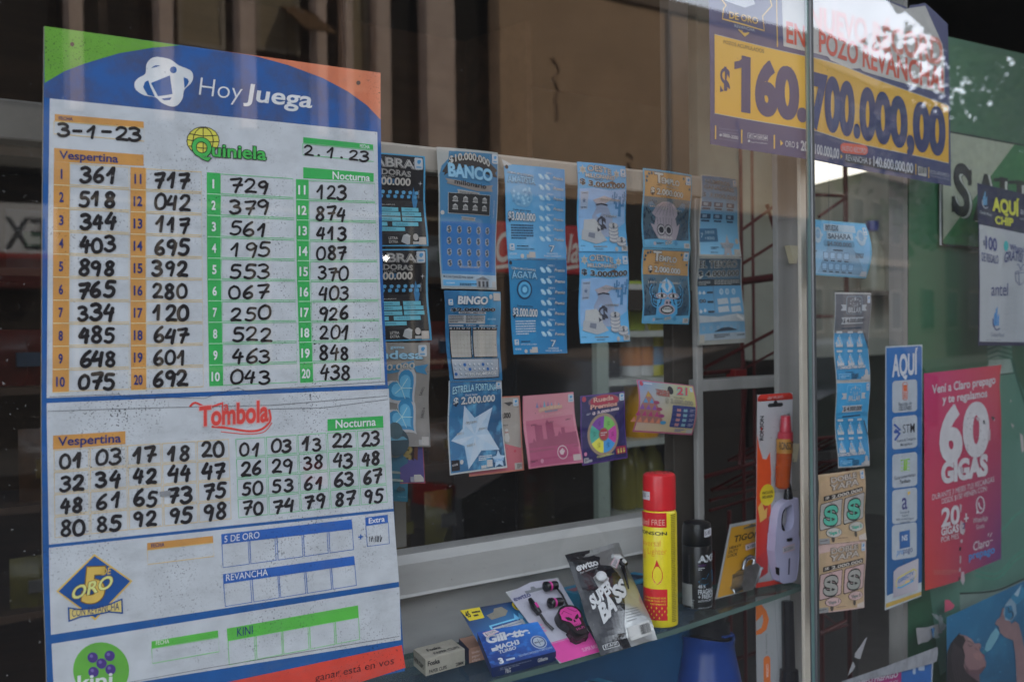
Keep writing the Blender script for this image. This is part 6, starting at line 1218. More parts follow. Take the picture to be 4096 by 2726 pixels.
scrap('paper_flap', 'small curled blue flap on the torn white scrap', 'paper scrap', [(1255, 330), (1290, 318), (1288, 400), (1276, 440), (1268, 372)], .045, MR('blue_flap', (.05, .17, .36), .5), th=.002)
scrap('tape_piece', 'crossed cloudy tape pieces above the torn white scrap', 'tape', [(1258, 150), (1325, 168), (1345, 190), (1370, 166), (1390, 205), (1398, 262), (1440, 290), (1412, 345), (1362, 374), (1345, 240), (1300, 205)], .044, ct)
scrap('tape_piece', 'limp cloudy tape tail hanging under the blue flap', 'tape', [(1300, 330), (1340, 400), (1358, 436), (1318, 450), (1283, 436), (1284, 400)], .043, ct)
scrap('arrow_sticker', 'small pink pointed sticker on the green board', 'sticker', [(1420, -10), (1470, -8), (1535, 60), (1508, 98), (1420, 136)], .058, M(200, 84, 110))
scrap('tape_shard', 'larger white triangular tape shard on the dark pane', 'tape', [(500, 426), (470, 460), (400, 560), (350, 630), (356, 650), (345, 668), (415, 693), (440, 610)], .0075, wp)
scrap('tape_shard', 'smaller white tape shard below the larger one', 'tape', [(330, 720), (357, 775), (330, 825), (268, 892), (295, 810)], .0075, wp)
DS = 0.
# ================================================================== goods on and under the glass shelf
def fp(x, y): return cp('F', x, y)
def on(px, z=ZS+.0004): return hz(*px, z)
def carton(name, label, A, B_, C_, h, m, parent=None, cat='box'):      # a box standing on A (front corner), B_ (right), C_ (back left)
    b = MB(); D_ = B_+(C_-A); up = V((0, 0, h)); P = [A, B_, D_, C_]
    b.hexa(P+[p+up for p in P], m); o = b.obj(name, parent, bevel=.0007)
    if label: tag(o, label, cat)
    return o, [p+up for p in P]
def face(tl, tr, br, bl, flip=1, lay=.00012): return Sheet(corners=[tl, tr, br, bl], lay=lay, flip=flip)
EPS = .0003
def lift(s, d): f = s.base; n = s.nrm(0, 0); s.base = lambda u, v: f(u, v)+n*d; return s
# cream paper clip box
A, B_, C_ = on(fp(385, 1525)), on(fp(684, 1440)), on(fp(292, 1442)); h = .0225
t = thing('clip_box', A, 'small cream box of paper clips nearest the notice board', 'box'); m_c = MR('cream_card', (.46, .42, .34), .7, var=.1, sc=60)
o, tp_ = carton('box_body', None, A, B_, C_, h, m_c, t)
s = lift(face(A+V((0, 0, h)), B_+V((0, 0, h)), B_, A), EPS); dk = M(30, 30, 34)
s.T('Foska', .05, .42, .35, .42, .26, m=dk, L=1, bold=.05); s.T('PAPER CLIPS', .08, .88, .52, .88, .2, m=dk, L=1, bold=.03); s.T('28MM', .76, .9, .95, .9, .2, m=dk, L=1, bold=.03); s.build('front_print', parent=t)
s = lift(face(C_+V((0, 0, h)), A+V((0, 0, h)), A, C_), EPS); s.T('PAPER CLIPS', .02, .62, .85, .7, .26, m=dk, L=1, bold=.03); s.build('side_print', parent=t)
s = lift(face(tp_[3], tp_[2], tp_[1], tp_[0]), EPS); s.T('Foska', .22, .5, .56, .5, .2, m=dk, L=1, bold=.05); s.T('PAPER CLIPS', .28, .85, .92, .85, .17, m=dk, L=1, bold=.03); s.build('top_print', parent=t)
# peach clip box
A, B_ = on(fp(715, 1427)), on(fp(880, 1385)); C_ = on(fp(640, 1345)); h = .02
t = thing('clip_box', A, 'peach and navy clip box tucked behind the razor pack', 'box'); o, tp_ = carton('box_body', None, A, B_, C_, h, MR('peach_card', (.5, .27, .19), .65, var=.08), t)
s = lift(face(C_+V((0, 0, h)), A+V((0, 0, h)), A, C_), EPS); s.poly([(0, 0), (1, 0), (1, 1), (0, 1)], M(40, 44, 84), 0); s.build('side_print', parent=t)
s = lift(face(A+V((0, 0, h)), B_+V((0, 0, h)), B_, A), EPS); pk = M(206, 176, 164)
for k, tx in enumerate(('binder', 'paper', 'clips')): s.T(tx, .12, .38+.27*k, .5, .38+.27*k, .17, m=pk, L=1, bold=.04)
s.build('front_print', parent=t)
# razor pack leaning back
P_bl = hy(*fp(885, 1460), .018); P_br = hy(*fp(1375, 1335), .022); P_tl = hy(*fp(775, 1190), .075); P_tr = hy(*fp(1235, 1110), .08)
nq = (P_br-P_bl).cross(P_tl-P_bl); P_tr = EYE+(P_tr-EYE)*((P_bl-EYE).dot(nq)/(P_tr-EYE).dot(nq)); off = on(fp(895, 1537))-P_bl; off2 = on(fp(1372, 1408))-P_br; offm = (off+off2)/2
t = thing('razor_pack', on(fp(895, 1537)), 'blue razor cartridge pack leaning back in the middle of the shelf', 'razor pack')
b = MB(); b.hexa([P_bl+offm, P_br+offm, P_tr+offm, P_tl+offm, P_bl, P_br, P_tr, P_tl], MG('print_razor_side', (20, 42, 90), (24, 56, 110), (14, 30, 66), (20, 40, 84))); b.obj('box_body', t, bevel=.0006)
s = lift(face(P_tl, P_tr, P_br, P_bl), EPS); s.fill(MG('print_razor', (26, 66, 140), (36, 112, 190), (22, 44, 100), (26, 60, 130), .6, (50, 120, 196), 9)); w_ = M(182, 184, 188)
s.T('Gillette', .08, .36, .78, .33, .2, m=w_, L=3, bold=.1, shear=.1); s.T('MACH3', .17, .58, .55, .55, .12, m=w_, L=3, bold=.07, shear=.15); s.T('TURBO', .19, .70, .46, .67, .08, m=w_, L=3, bold=.04, shear=.15)
for k in range(3): s.line([(.10, .53+.028*k), (.2, .525+.028*k)], .02/1, w_, 3)
s.T('3', .13, .96, .2, .955, .14, m=w_, L=3, bold=.1); s.rect(.24, .88, .37, .93, M(170, 176, 186), 3); s.T('CONTÉM/CONTENIDO 3 CARTUCHOS', .44, .91, .97, .885, .05, m=M(160, 176, 196), L=3)
s.circ(.83, .62, .12, M(150, 158, 168), 2); s.circ(.83, .62, .105, M(40, 70, 120), 3); s.circ(.83, .62, .085, M(150, 158, 168), 4); s.T('MACH3', .76, .65, .9, .64, .05, m=M(50, 60, 80), L=5, bold=.05); s.line([(.83, .53), (.83, .72)], .012, M(90, 100, 110), 4.5); s.build('front_print', parent=t)
s = lift(face(P_bl, P_br, P_br+offm, P_bl+offm), EPS); s.small(.12, .2, .6, .5, 2, M(110, 120, 140), 1); s.T('P&G', .2, .85, .28, .85, .4, m=w_, L=1, bold=.05); s.T('Gillette', .7, .6, .86, .58, .34, m=w_, L=1, bold=.06); s.build('end_print', parent=t)
c_tl = hy(*fp(645, 1025), .118); c_tr = hy(*fp(1080, 950), .124); c_bl = P_tl+offm*.95; c_br = P_tr+offm*.95
s = Sheet(corners=[c_tl, c_tr, c_br, c_bl], lay=.0003); s.fill(MG('print_razor_card', (14, 18, 34), (20, 46, 90), (30, 80, 140), (60, 150, 206))); s.poly([(0, 0), (.33, 0), (.31, .34), (.05, .36)], M(200, 180, 40), 1); s.T('45', .04, .25, .12, .24, .17, m=dk, L=2, bold=.06); s.small(.16, .1, .3, .3, 2, dk, 2)
s.circ(.93, .16, .07, M(200, 176, 40), 1); s.rect(.9, .13, .96, .24, dk, 2); s.ring(.93, .13, .022, .01, dk, 2); s.poly([(.36, .28), (.5, .22), (.54, .12), (.68, .1), (.74, .25), (.66, .38), (.4, .44)], M(120, 116, 104), 1)
for x in (.8, .88): s.poly([(x, .36), (x+.04, .52), (x, .6), (x-.045, .53)], M(100, 170, 210), 2)
s.poly([(.3, .6), (.86, .5), (.98, .98), (.3, 1)], M(110, 180, 220), 1.5); s.poly([(.33, .64), (.84, .55), (.9, .97), (.34, 1)], M(30, 70, 130), 2)
for k in range(3): s.line([(.36, .72+.07*k), (.84, .62+.07*k)], .03, M(160, 164, 168), 3)
for x, y in ((.345, .7), (.85, .58)): s.rect(x-.015, y, x+.025, y+.3, M(180, 184, 188), 4)
s.star(.5, .85, .12, M(196, 206, 214), 5, n=8, ri=.12); s.build('hang_card', parent=t, thick=.0006)
def price(name_parent, pts, txt, n_, sheet=None):
    s = Sheet(corners=pts, lay=.00012); s.fill(M(178, 174, 178)); s.rect(.0, .02, 1, .1, M(190, 130, 140), 1); s.rect(0, .9, 1, .98, M(190, 130, 140), 1); s.T(txt, .1, .78, .85, .74, .52, m=(40, 40, 60), L=2); s.build('price_label', parent=name_parent); return s
price(t, [hy(*fp(815, 1195), .060), hy(*fp(905, 1168), .061), hy(*fp(945, 1185), .058), hy(*fp(842, 1226), .056)], '$150%', None)
# earphones on a white and pink card
c_bl, c_br = on(fp(1405, 1425)), on(fp(1715, 1335)); c_tl = hy(*fp(990, 882), .125); c_tr = hy(*fp(1385, 772), .128)
t = thing('earphone_pack', c_bl, 'white and pink earphone card with a black skull case', 'earphones')
s = Sheet(corners=[c_tl, c_tr, c_br, c_bl], lay=.0003); wc = M(160, 158, 168); pk = M(196, 64, 140)
s.poly([(.03, .06), (.1, .02), (.5, -.03), (.9, 0), (.97, .03), (1, .1), (1, .97), (.97, 1), (.04, 1), (0, .95), (0, .1)], wc, 0); s.poly([(0, .76), (.4, .76), (1, .76), (1, .97), (.97, 1), (.04, 1), (0, .95)], pk, 1); s.rect(0, .745, 1, .755, pk, 1)
s.poly([(.3, .06), (.42, .065), (.44, .03), (.5, .03), (.52, .065), (.64, .07), (.65, .1), (.3, .1)], M(110, 112, 116), 1); s.T('ewtto', .03, .15, .36, .14, .06, m=M(50, 54, 100), L=1, bold=.04); s.T('ET-A1137M', .68, .045, .95, .05, .03, m=M(190, 130, 160), L=1); s.T('SUPER BASS', .62, .95, 1, .95, .04, m=M(206, 150, 180), L=2, bold=.03)
s.small(.05, .5, .2, .66, 4, M(190, 120, 150), 1); s.line([(.06, .44), (.17, .44), (.17, .5), (.06, .5), (.06, .44)], .006, M(190, 140, 160), 1); s.build('backing_card', parent=t, thick=.0008)
nrm = -s.nrm(0, 0) if s.nrm(0, 0).y > 0 else s.nrm(0, 0)
cw = lambda u, v, d: s.base(u, v)+nrm*d
m_bk = MR('gloss_black', (.012, .012, .015), .18, var=.1); m_pk = MR('hot_pink', (.62, .04, .28), .35)
for (u, v, a) in ((.72, .13, .25), (.62, .345, .3)):
    b = MB(); ax = (cw(u-.13, v+.0, .008)-cw(u+.02, v+a*.05, .008)); b.lathe(cw(u+.08, v, .008), [(.002, -.004), (.0062, -.002), (.0066, .004), (.0056, .008), (.0054, .013), (.0075, .0145), (.0075, .019), (.004, .0215)], m_bk, n=20, ax=ax); eo = b.obj('earbud', t, smooth=True)
    b = MB(); b.lathe(cw(u+.08, v, .008), [(.0062, .0092), (.0066, .0095), (.0066, .012), (.0062, .0123)], m_pk, n=20, ax=ax); b.obj('pink_band', eo, smooth=True)
b = MB(); b.tube([cw(u, v, d) for u, v, d in ((.82, .15, .006), (.86, .25, .004), (.84, .42, .003))], .0016, m_bk); b.tube([cw(u, v, d) for u, v, d in ((.23, .42, .006), (.24, .52, .004), (.3, .62, .003))], .0022, m_bk); b.obj('cable', t, smooth=True)
b = MB(); b.tube([cw(u, v, .006) for u, v in ((.24, .2), (.22, .3), (.225, .4))], .0046, m_bk, n=14, rs=[.003, .0052, .0046]); b.tube([cw(.235, .29, .0105), cw(.23, .35, .0105)], .0022, m_pk); b.obj('remote', t, smooth=True)
skull = [(.52, .46), (.6, .43), (.7, .425), (.8, .44), (.88, .475), (.92, .53), (.915, .6), (.87, .65), (.86, .70), (.84, .76), (.76, .80), (.64, .80), (.56, .77), (.54, .71), (.5, .67), (.45, .62), (.44, .55), (.47, .49)]
sm_ = smooth_line(skull+[skull[0]], 3)[:-1]
b = MB(); b.prism([cw(u, v, .001) for u, v in sm_], nrm*.012, m_bk); b.obj('skull_case', t, bevel=.0025, seg=3)
s2 = Sheet(mapf=lambda u, v, d: cw(u, v, .0133+d), lay=.00015); s2.poly([(.5, .5), (.56, .465), (.68, .45), (.8, .465), (.87, .51), (.885, .55), (.87, .6), (.83, .62), (.8, .6), (.8, .64), (.79, .685), (.74, .7), (.62, .7), (.6, .655), (.57, .63), (.5, .6), (.46, .58), (.48, .56)], m_pk, 1)
for q in ([(.54, .565), (.62, .575), (.665, .61), (.63, .63), (.56, .61)], [(.71, .61), (.77, .58), (.83, .565), (.82, .6), (.75, .63)], [(.67, .62), (.70, .62), (.71, .655), (.685, .648), (.66, .655)]): s2.poly(q, m_bk, 2)
for k in range(4): s2.rect(.635+.035*k, .675, .642+.035*k, .7, m_bk, 2)
s2.line([(.52, .52), (.6, .49), (.7, .56)], .008, m_bk, 2); s2.line([(.7, .47), (.8, .53), (.86, .53)], .008, m_bk, 2); s2.T('Hi-Fi', .62, .755, .8, .75, .03, m=m_pk, L=1); s2.build('skull_print', parent=t)
b = MB(); b.prism([cw(u, v, .001) for u, v in ((.5, .71), (.86, .71), (.87, .79), (.8, .84), (.56, .84), (.5, .8))], nrm*.007, MR('smoke_black', (.03, .012, .02), .2)); b.obj('case_foot', t, bevel=.002)
m_bl = MGLASS('blister', ior=1.4, dust=.004, gain=.8, rough=.06)
# silver foil bag
c_bl, c_br = on(fp(1715, 1370)), on(fp(2148, 1241)); c_tl = hy(*fp(1440, 605), .13); c_tr = hy(*fp(1850, 512), .135)
t = thing('earphone_bag', c_bl, 'black and silver foil earphone bag lettered SUPER BASS', 'earphones')
m_sv, nt_, p_ = mnew('silver_foil'); MC['silver_foil'] = m_sv; p_.inputs['Metallic'].default_value = .75; p_.inputs['Roughness'].default_value = .33; p_.inputs['Base Color'].default_value = (.42, .42, .41, 1)
bn = N(nt_, 'Bump'); bn.inputs['Strength'].default_value = .5; bn.inputs['Distance'].default_value = .008; nt_.links.new(noise(nt_, 22, 3, stretch=(1, 1, .4)), bn.inputs['Height']); nt_.links.new(bn.outputs[0], p_.inputs['Normal'])
m_fb, nt_, p_ = mnew('black_foil'); MC['black_foil'] = m_fb; p_.inputs['Roughness'].default_value = .16; p_.inputs['Base Color'].default_value = (.016, .016, .02, 1); p_.inputs['Coat Weight'].default_value = .6
bn = N(nt_, 'Bump'); bn.inputs['Strength'].default_value = .7; bn.inputs['Distance'].default_value = .01; nt_.links.new(noise(nt_, 18, 3, stretch=(1, 1, .5)), bn.inputs['Height']); nt_.links.new(bn.outputs[0], p_.inputs['Normal'])
puff = lambda u, v: .010*max(0, sin(pi*u))**.7*max(0, sin(pi*min(1, max(0, (v-.06)/.84))))**.6+.0015*sin(9*u+7*v)+.001*sin(17*v-6*u)
s = Sheet(corners=[c_tl, c_tr, c_br, c_bl], curve=puff, bis=(16, 22), lay=.0004); s.fill(m_sv)
s.poly([(0, 0), (.5, .0), (.5, .08), (.56, .11), (.5, .16), (.48, .2), (.62, .24), (.74, .42), (.62, .62), (.52, .80), (.52, 1), (0, 1)], m_fb, 1)
s.poly([(.28, .30), (.42, .27), (.5, .36), (.44, .42), (.3, .42)], m_sv, 2); w3 = M(180, 180, 180)
s.T('ewtto', .07, .205, .46, .19, .07, m=w3, L=3, bold=.07); s.T('Trust Yourself & Ewtto', .1, .235, .42, .22, .016, m=w3, L=3, shear=.2)
s.T('SUPER', .1, .59, .5, .48, .11, m=w3, L=3, bold=.1); s.T('BA', .18, .74, .44, .66, .15, m=w3, L=3, bold=.1); s.T('SS', .46, .62, .74, .53, .14, m=w3, L=3, bold=.1, out=(M(60, 60, 62), .05))
s.rr(.06, .92, .34, .965, .02, w3, 2); s.rr(.07, .924, .33, .961, .02, m_fb, 3); s.T('ET-A1107', .09, .956, .31, .952, .026, m=w3, L=4, bold=.03)
s.poly([(.56, .83), (.94, .83), (.94, .94), (.56, .95)], M(174, 172, 168), 2)
for k in range(30): s.rect(.75+.006*k, .845, .75+.006*k+random.choice((.0015, .003, .004)), .925, dk, 3)
s.small(.58, .68, .84, .80, 5, M(110, 110, 112), 2, .3)
s.poly([(.34, .04), (.44, .03), (.46, .0), (.5, .0), (.52, .03), (.6, .03), (.6, .06), (.34, .07)], M(120, 120, 118), 2)
s.build('foil_pouch', parent=t)
nb_ = s.nrm(0, 0); cb = lambda u, v, d: s.pt(u, v, 0)+nb_*d
b = MB(); b.tube([cb(u, v, .004) for u, v in ((.72, .15), (.82, .17), (.87, .23), (.83, .28))], .004, MR('white_bud', (.6, .6, .6), .3), n=12, rs=[.003, .0055, .006, .004]); b.obj('earbud', t, smooth=True)
b = MB(); b.lathe(cb(.84, .245, .004), [(.001, 0), (.0072, .001), (.0072, .005), (.004, .0065)], m_bk, n=18, ax=nb_); b.obj('earbud', t, smooth=True)
b = MB(); b.lathe(cb(.845, .245, .0107), [(.004, 0), (.0038, .0006)], MC['white_bud'], n=14, ax=nb_); b.obj('earbud_badge', t)
b = MB(); b.tube([cb(u, v, .004) for u, v in ((.83, .28), (.8, .37), (.77, .5))], .002, m_bk, rs=[.0035, .0028, .0012]); b.obj('cable', t, smooth=True)
b = MB(); b.lathe(cb(.38, .335, .003), [(.002, 0), (.008, .002), (.008, .005), (.003, .008)], MC['white_bud'], n=16, ax=(nb_+V((-.6, 0, .2)))); b.obj('earbud', t, smooth=True)
price(t, [cb(.52, .27, .012), cb(.67, .195, .012), cb(.74, .235, .012), cb(.585, .325, .012)], '$100=', None)
# blue carton behind the bag
A = V((1.36, .125, ZS+.0005)); B_ = V((1.53, .14, ZS+.0005)); C_ = V((1.33, .188, ZS+.0005))
A = on(fp(1590, 900)); A = V((1.155, .135, ZS+.0005)); B_ = V((1.335, .142, ZS+.0005)); C_ = V((1.152, .188, ZS+.0005)); h = .05
t = thing('radio_box', A, 'light blue picture box standing behind the foil bag', 'box'); m_lb = MG('print_light_blue', (32, 126, 176), (36, 120, 166), (26, 100, 146), (30, 104, 150)); o, tp_ = carton('box_body', None, A, B_, C_, h, MR('light_blue_card', (.035, .23, .37), .5, var=.1), t)
s = lift(face(tp_[3], tp_[2], tp_[1], tp_[0]), EPS); s.T('RADIO', .05, .6, .18, .6, .3, m=M(190, 80, 70), L=1, bold=.05); s.poly([(.55, .2), (.9, .2), (.94, .8), (.52, .8)], M(24, 34, 54), 1); s.circ(.72, .5, .1, M(60, 76, 100), 2); s.build('top_print', parent=t)
s = lift(face(A+V((0, 0, h)), B_+V((0, 0, h)), B_, A), EPS); s.poly([(.5, .08), (.95, .08), (.95, .8), (.5, .8)], M(26, 36, 56), 1); s.circ(.72, .45, .1, M(70, 84, 104), 2); s.small(.55, .84, .95, .94, 1, M(150, 160, 170), 1); s.build('front_print', parent=t)
# yellow and red gas can
bp = V((1.262, .069, ZS+.0004)); rc = .0262
t = thing('gas_can', bp, 'tall yellow and red lighter gas can on the shelf', 'spray can'); m_y = M(206, 186, 36, rough=.28); m_r = M(188, 34, 40, rough=.28); hb = .1765; ht = .2325
b = MB(); b.lathe(bp, [(rc-.003, 0), (rc-.0005, .0012), (rc, .004), (rc, hb-.006), (rc-.0015, hb-.002), (rc-.003, hb)], m_y, n=48); b.obj('can_body', t, smooth=True)
b = MB(); b.lathe(bp, [(rc-.003, hb-.001), (rc-.0012, hb+.001), (rc-.0012, ht-.007), (rc-.002, ht-.003), (rc-.005, ht-.0007), (rc-.009, ht), (.001, ht)], m_r, n=48); co = b.obj('cap', t, smooth=True)
b = MB()
for k in range(6): b.lathe(bp+V((.0135*cos(k*pi/3+.3), .0135*sin(k*pi/3+.3), ht+.0001)), [(.0032, 0), (.0001, .0002)], MR('vent_dark', (.08, .005, .008), .6), n=10, sq=(1, .6))
b.obj('vent_ring', co)
vd = math.atan2(EYE.y-bp.y, EYE.x-bp.x)                             # direction of the viewer seen from the can's axis
def wrap(c, r, h, a_c, turn=1.0):                                    # u: -1..1 across the visible half, v: metres from the base
    return lambda u, v, d: V((c.x+(r+d)*cos(a_c+u*turn*pi/2), c.y+(r+d)*sin(a_c+u*turn*pi/2), c.z+v))
s = Sheet(mapf=lambda u, v, d: wrap(bp, rc+.00015, 1, vd)(u, (1-v)*hb, d), lay=.00012, bis=None)
def wp_(s, u0, v0, u1, v1, m, L):                                    # panels subdivided round the can
    n = 14
    for k in range(n): a, b_ = u0+(u1-u0)*k/n, u0+(u1-u0)*(k+1)/n; s.raw([(a, v0), (b_, v0), (b_, v1), (a, v1)], [(0, 1, 2, 3)], m, L)
V_ = lambda gy: (gy-640)/(1283-640)                                  # G-crop height on the can -> v
U_ = lambda gx: math.asin(max(-1, min(1, (gx-170)/92)))/(pi/2)
wp_(s, -.98, .012, U_(206), V_(728), m_r, 1); s.T('400ml FREE', U_(50) if False else -1.02, V_(718), U_(197), V_(716), .05, m=M(206, 170, 150), L=2, bold=-.01)
s.T('RONSON', -.98, V_(768), U_(208), V_(770), .028, m=dk, L=2, bold=.05)
rr_ = M(190, 50, 40)
s.T('Universal', -.98, V_(835), U_(172), V_(832), .056, m=rr_, L=2, bold=-.02); s.T('Gas Lighter', -.98, V_(878), U_(205), V_(876), .056, m=rr_, L=2, bold=-.02); s.T('Refill', -.95, V_(906), U_(95), V_(905), .05, m=rr_, L=2, bold=-.02)
fx = lambda gx, gy: (U_(gx), V_(gy))
s.poly([fx(152, 905), fx(166, 940), fx(182, 975), fx(183, 1005), fx(172, 1030), fx(155, 1044), fx(138, 1030), fx(127, 1005), fx(128, 975), fx(142, 940)], m_r, 1); s.poly([fx(153, 995), fx(163, 1020), (U_(160), V_(1036)), fx(153, 1041), (U_(146), V_(1036)), fx(143, 1020)], m_y, 2)
wp_(s, -.98, V_(1068), U_(206), V_(1240), m_r, 1)
for k, (tx, a) in enumerate((('ULTRA REFINED FOR', -.7), ('MAXIMUM CARE AND', -.7), ('PERFORMANCE', -.4))): s.T(tx, a, V_(1122+17*k), U_(198), V_(1121+17*k), .014, m=m_y, L=2, bold=.01)
for k in range(22):
    x, y = -.75+.2*(k % 6)+.1*((k//6) % 2), V_(1172+18*(k//6)); s.poly([(x, y-.012), (x+.025, y), (x, y+.012), (x-.025, y)], m_y, 2)
for k in range(60): y = .03+.0155*k; s.small(U_(228), y, U_(257), y+.012, 1, M(70, 60, 30), 1, .6)
s.build('label_print', parent=t)
hp = hb; s = Sheet(mapf=lambda u, v, d: wrap(bp, rc-.0007, 1, vd)(-.93+u*.55, ht-.027-v*.0125-.002*u*0, d), lay=.00012); n = 8
for k in range(n): s.raw([(k/n, 0), ((k+1)/n, 0), ((k+1)/n, 1), (k/n, 1)], [(0, 1, 2, 3)], M(178, 174, 176), 0)
s.T('$250', .1, .75, .62, .72, .5, m=(40, 40, 60), L=1); s.rect(.8, .5, .92, .55, (60, 60, 70), 1); s.build('price_label', parent=t)
# black deodorant
bp2 = V((1.385, .105, ZS+.0004)); rd = .0242; m_d = MR('matt_black', (.014, .014, .016), .32, var=.2)
t = thing('deodorant', bp2, 'black deodorant can with white lettering between gas can and padlock', 'spray can'); hd = .138
b = MB(); b.lathe(bp2, [(rd-.005, 0), (rd-.001, .002), (rd, .008), (rd, .1), (rd-.0006, .1015)], m_d, n=44); b.obj('can_body', t, smooth=True)
b = MB(); b.lathe(bp2, [(rd-.0004, .102), (rd+.0003, .104), (rd-.0005, .126), (rd-.0022, hd-.001), (rd-.004, hd), (.002, hd)], m_d, n=44); b.lathe(bp2+V((0, 0, hd)), [(rd-.006, 0), (rd-.011, .0022), (.001, .0028)], m_d, n=30); b.obj('cap', t, smooth=True)
vd2 = math.atan2(EYE.y-bp2.y, EYE.x-bp2.x)
s = Sheet(mapf=lambda u, v, d: wrap(bp2, rd+.00015, 1, vd2)(u, (1-v)*.105, d), lay=.00012); Vd = lambda gy: (gy-845)/(1208-845); Ud = lambda gx: math.asin(max(-1, min(1, (gx-368)/86)))/(pi/2); w4 = M(176, 180, 184)
s.T('AXE', Ud(372), Vd(942), .98, Vd(938), .095, m=w4, L=1, bold=.09); s.T('MARINE', Ud(374), Vd(966), Ud(418), Vd(964), .03, m=M(90, 50, 110), L=1); s.small(Ud(374), Vd(972), Ud(410), Vd(990), 2, w4, 1, .5)
s.poly([(Ud(374), Vd(1050)), (Ud(400), Vd(1030)), (Ud(420), Vd(1035)), (Ud(430), Vd(1010)), (Ud(446), Vd(1000)), (.85, Vd(990)), (.9, Vd(1060)), (Ud(430), Vd(1062)), (Ud(410), Vd(1070)), (Ud(390), Vd(1062))], M(40, 140, 190), 1)
s.T('48 h', Ud(372), Vd(1086), Ud(412), Vd(1085), .05, m=w4, L=2, bold=.03); s.T('FRAGANCIA', Ud(372), Vd(1120), 1.05, Vd(1114), .07, m=w4, L=1, bold=.05); s.T('+ FRESCURA', Ud(372), Vd(1146), 1.05, Vd(1140), .06, m=w4, L=1, bold=.05); s.T('DESTRUYE EL MAL OLOR', Ud(372), Vd(1163), .95, Vd(1158), .025, m=w4, L=1, bold=.03); s.T('DESODORANTE BODYSPRAY', Ud(372), Vd(1200), .8, Vd(1198), .018, m=w4, L=1)
wp_(s, -.99, Vd(1066), Ud(338), Vd(1188), M(150, 150, 146), 1); s.T('150ml (97 g)', Ud(346), Vd(1200), Ud(346), Vd(1150), .1, m=w4, L=1, vert=True)
for k in range(12): s.small(Ud(320), Vd(905+14*k), Ud(330), Vd(915+14*k), 1, M(90, 90, 94), 1)
s.build('label_print', parent=t)
s = Sheet(mapf=lambda u, v, d: wrap(bp2, rd+.0005, 1, vd2)(.32+u*.44, .129-v*.0125+.002*u, d), lay=.00012); n = 6
for k in range(n): s.raw([(k/n, 0), ((k+1)/n, 0), ((k+1)/n, 1), (k/n, 1)], [(0, 1, 2, 3)], M(178, 176, 180), 0)
s.T('$180', .1, .75, .7, .72, .5, m=(40, 40, 60), L=1); s.build('price_label', parent=t)
# padlock in a yellow blister card
Gp = lambda x, y: cp('G', x, y)
c_bl, c_br = on(Gp(462, 1145)), on(Gp(655, 1095)); c_tl = hy(*Gp(537, 762), .165); c_tr = hy(*Gp(735, 722), .172)
t = thing('padlock_pack', c_bl, 'yellow blister card holding a steel padlock', 'padlock')
s = Sheet(corners=[c_tl, c_tr, c_br, c_bl], lay=.0003); s.fill(MR('clear_rim', (.36, .36, .35), .2)); s.poly([(.05, .05), (.95, .05), (.95, .985), (.05, .985)], MG('print_ochre', (170, 124, 36), (176, 130, 40), (176, 128, 36), (164, 116, 30)), 1)
for k in range(36): s.rect(.012, .03+.026*k, .03, .044+.026*k, M(150, 150, 150), 1)
s.poly([(.38, .085), (.5, .08), (.56, .05), (.64, .07), (.74, .07), (.74, .105), (.38, .115)], M(90, 84, 70), 2)
s.T('TIGON', .18, .27, .85, .265, .085, m=dk, L=2, bold=.04)
for k, tx in enumerate(('HEAVY', 'DUTY', 'LOCK')): s.T(tx, .1, .36+.055*k, .1+.062*len(tx), .355+.055*k, .038, m=dk, L=2, bold=.05)
s.small(.45, .33, .75, .4, 3, M(150, 110, 50), 2); s.build('backing_card', parent=t, thick=.0008)
nl = s.nrm(0, 0); pl_ = lambda u, v, d: s.base(u, v)+nl*d
m_st = MR('padlock_steel', (.3, .31, .32), .28, .9, var=.2, sc=60)
b = MB(); b.prism([pl_(u, v, .003) for u, v in ((.34, .74), (.47, .68), (.72, .68), (.83, .74), (.8, .9), (.7, .965), (.46, .965), (.36, .9))], nl*.02, m_st); b.obj('lock_body', t, bevel=.003)
b = MB(); b.tube([pl_(u, v, .012) for u, v in ((.46, .7), (.45, .62), (.48, .56), (.58, .535), (.68, .56), (.72, .62), (.71, .7))], .0042, MR('shackle_chrome', (.55, .56, .57), .15, 1, var=.1), n=12); b.obj('shackle', t, smooth=True)
b = MB(); n_ = 14; ring_ = [(.58+.33*cos(2*pi*k/n_), .76+.25*sin(2*pi*k/n_)) for k in range(n_)]; ring2 = [(.58+.27*cos(2*pi*k/n_), .76+.2*sin(2*pi*k/n_)) for k in range(n_)]
vs = [pl_(u, v, .0012) for u, v in ring_]+[pl_(u, v, .026) for u, v in ring2]; b.add(vs, [(k, (k+1) % n_, n_+(k+1) % n_, n_+k) for k in range(n_)]+[tuple(range(n_, 2*n_))], m_bl); b.obj('blister_dome', t)
price(t, [pl_(.5, .345, .002), pl_(.86, .325, .002), pl_(.9, .405, .002), pl_(.54, .43, .002)], '$180=', None)
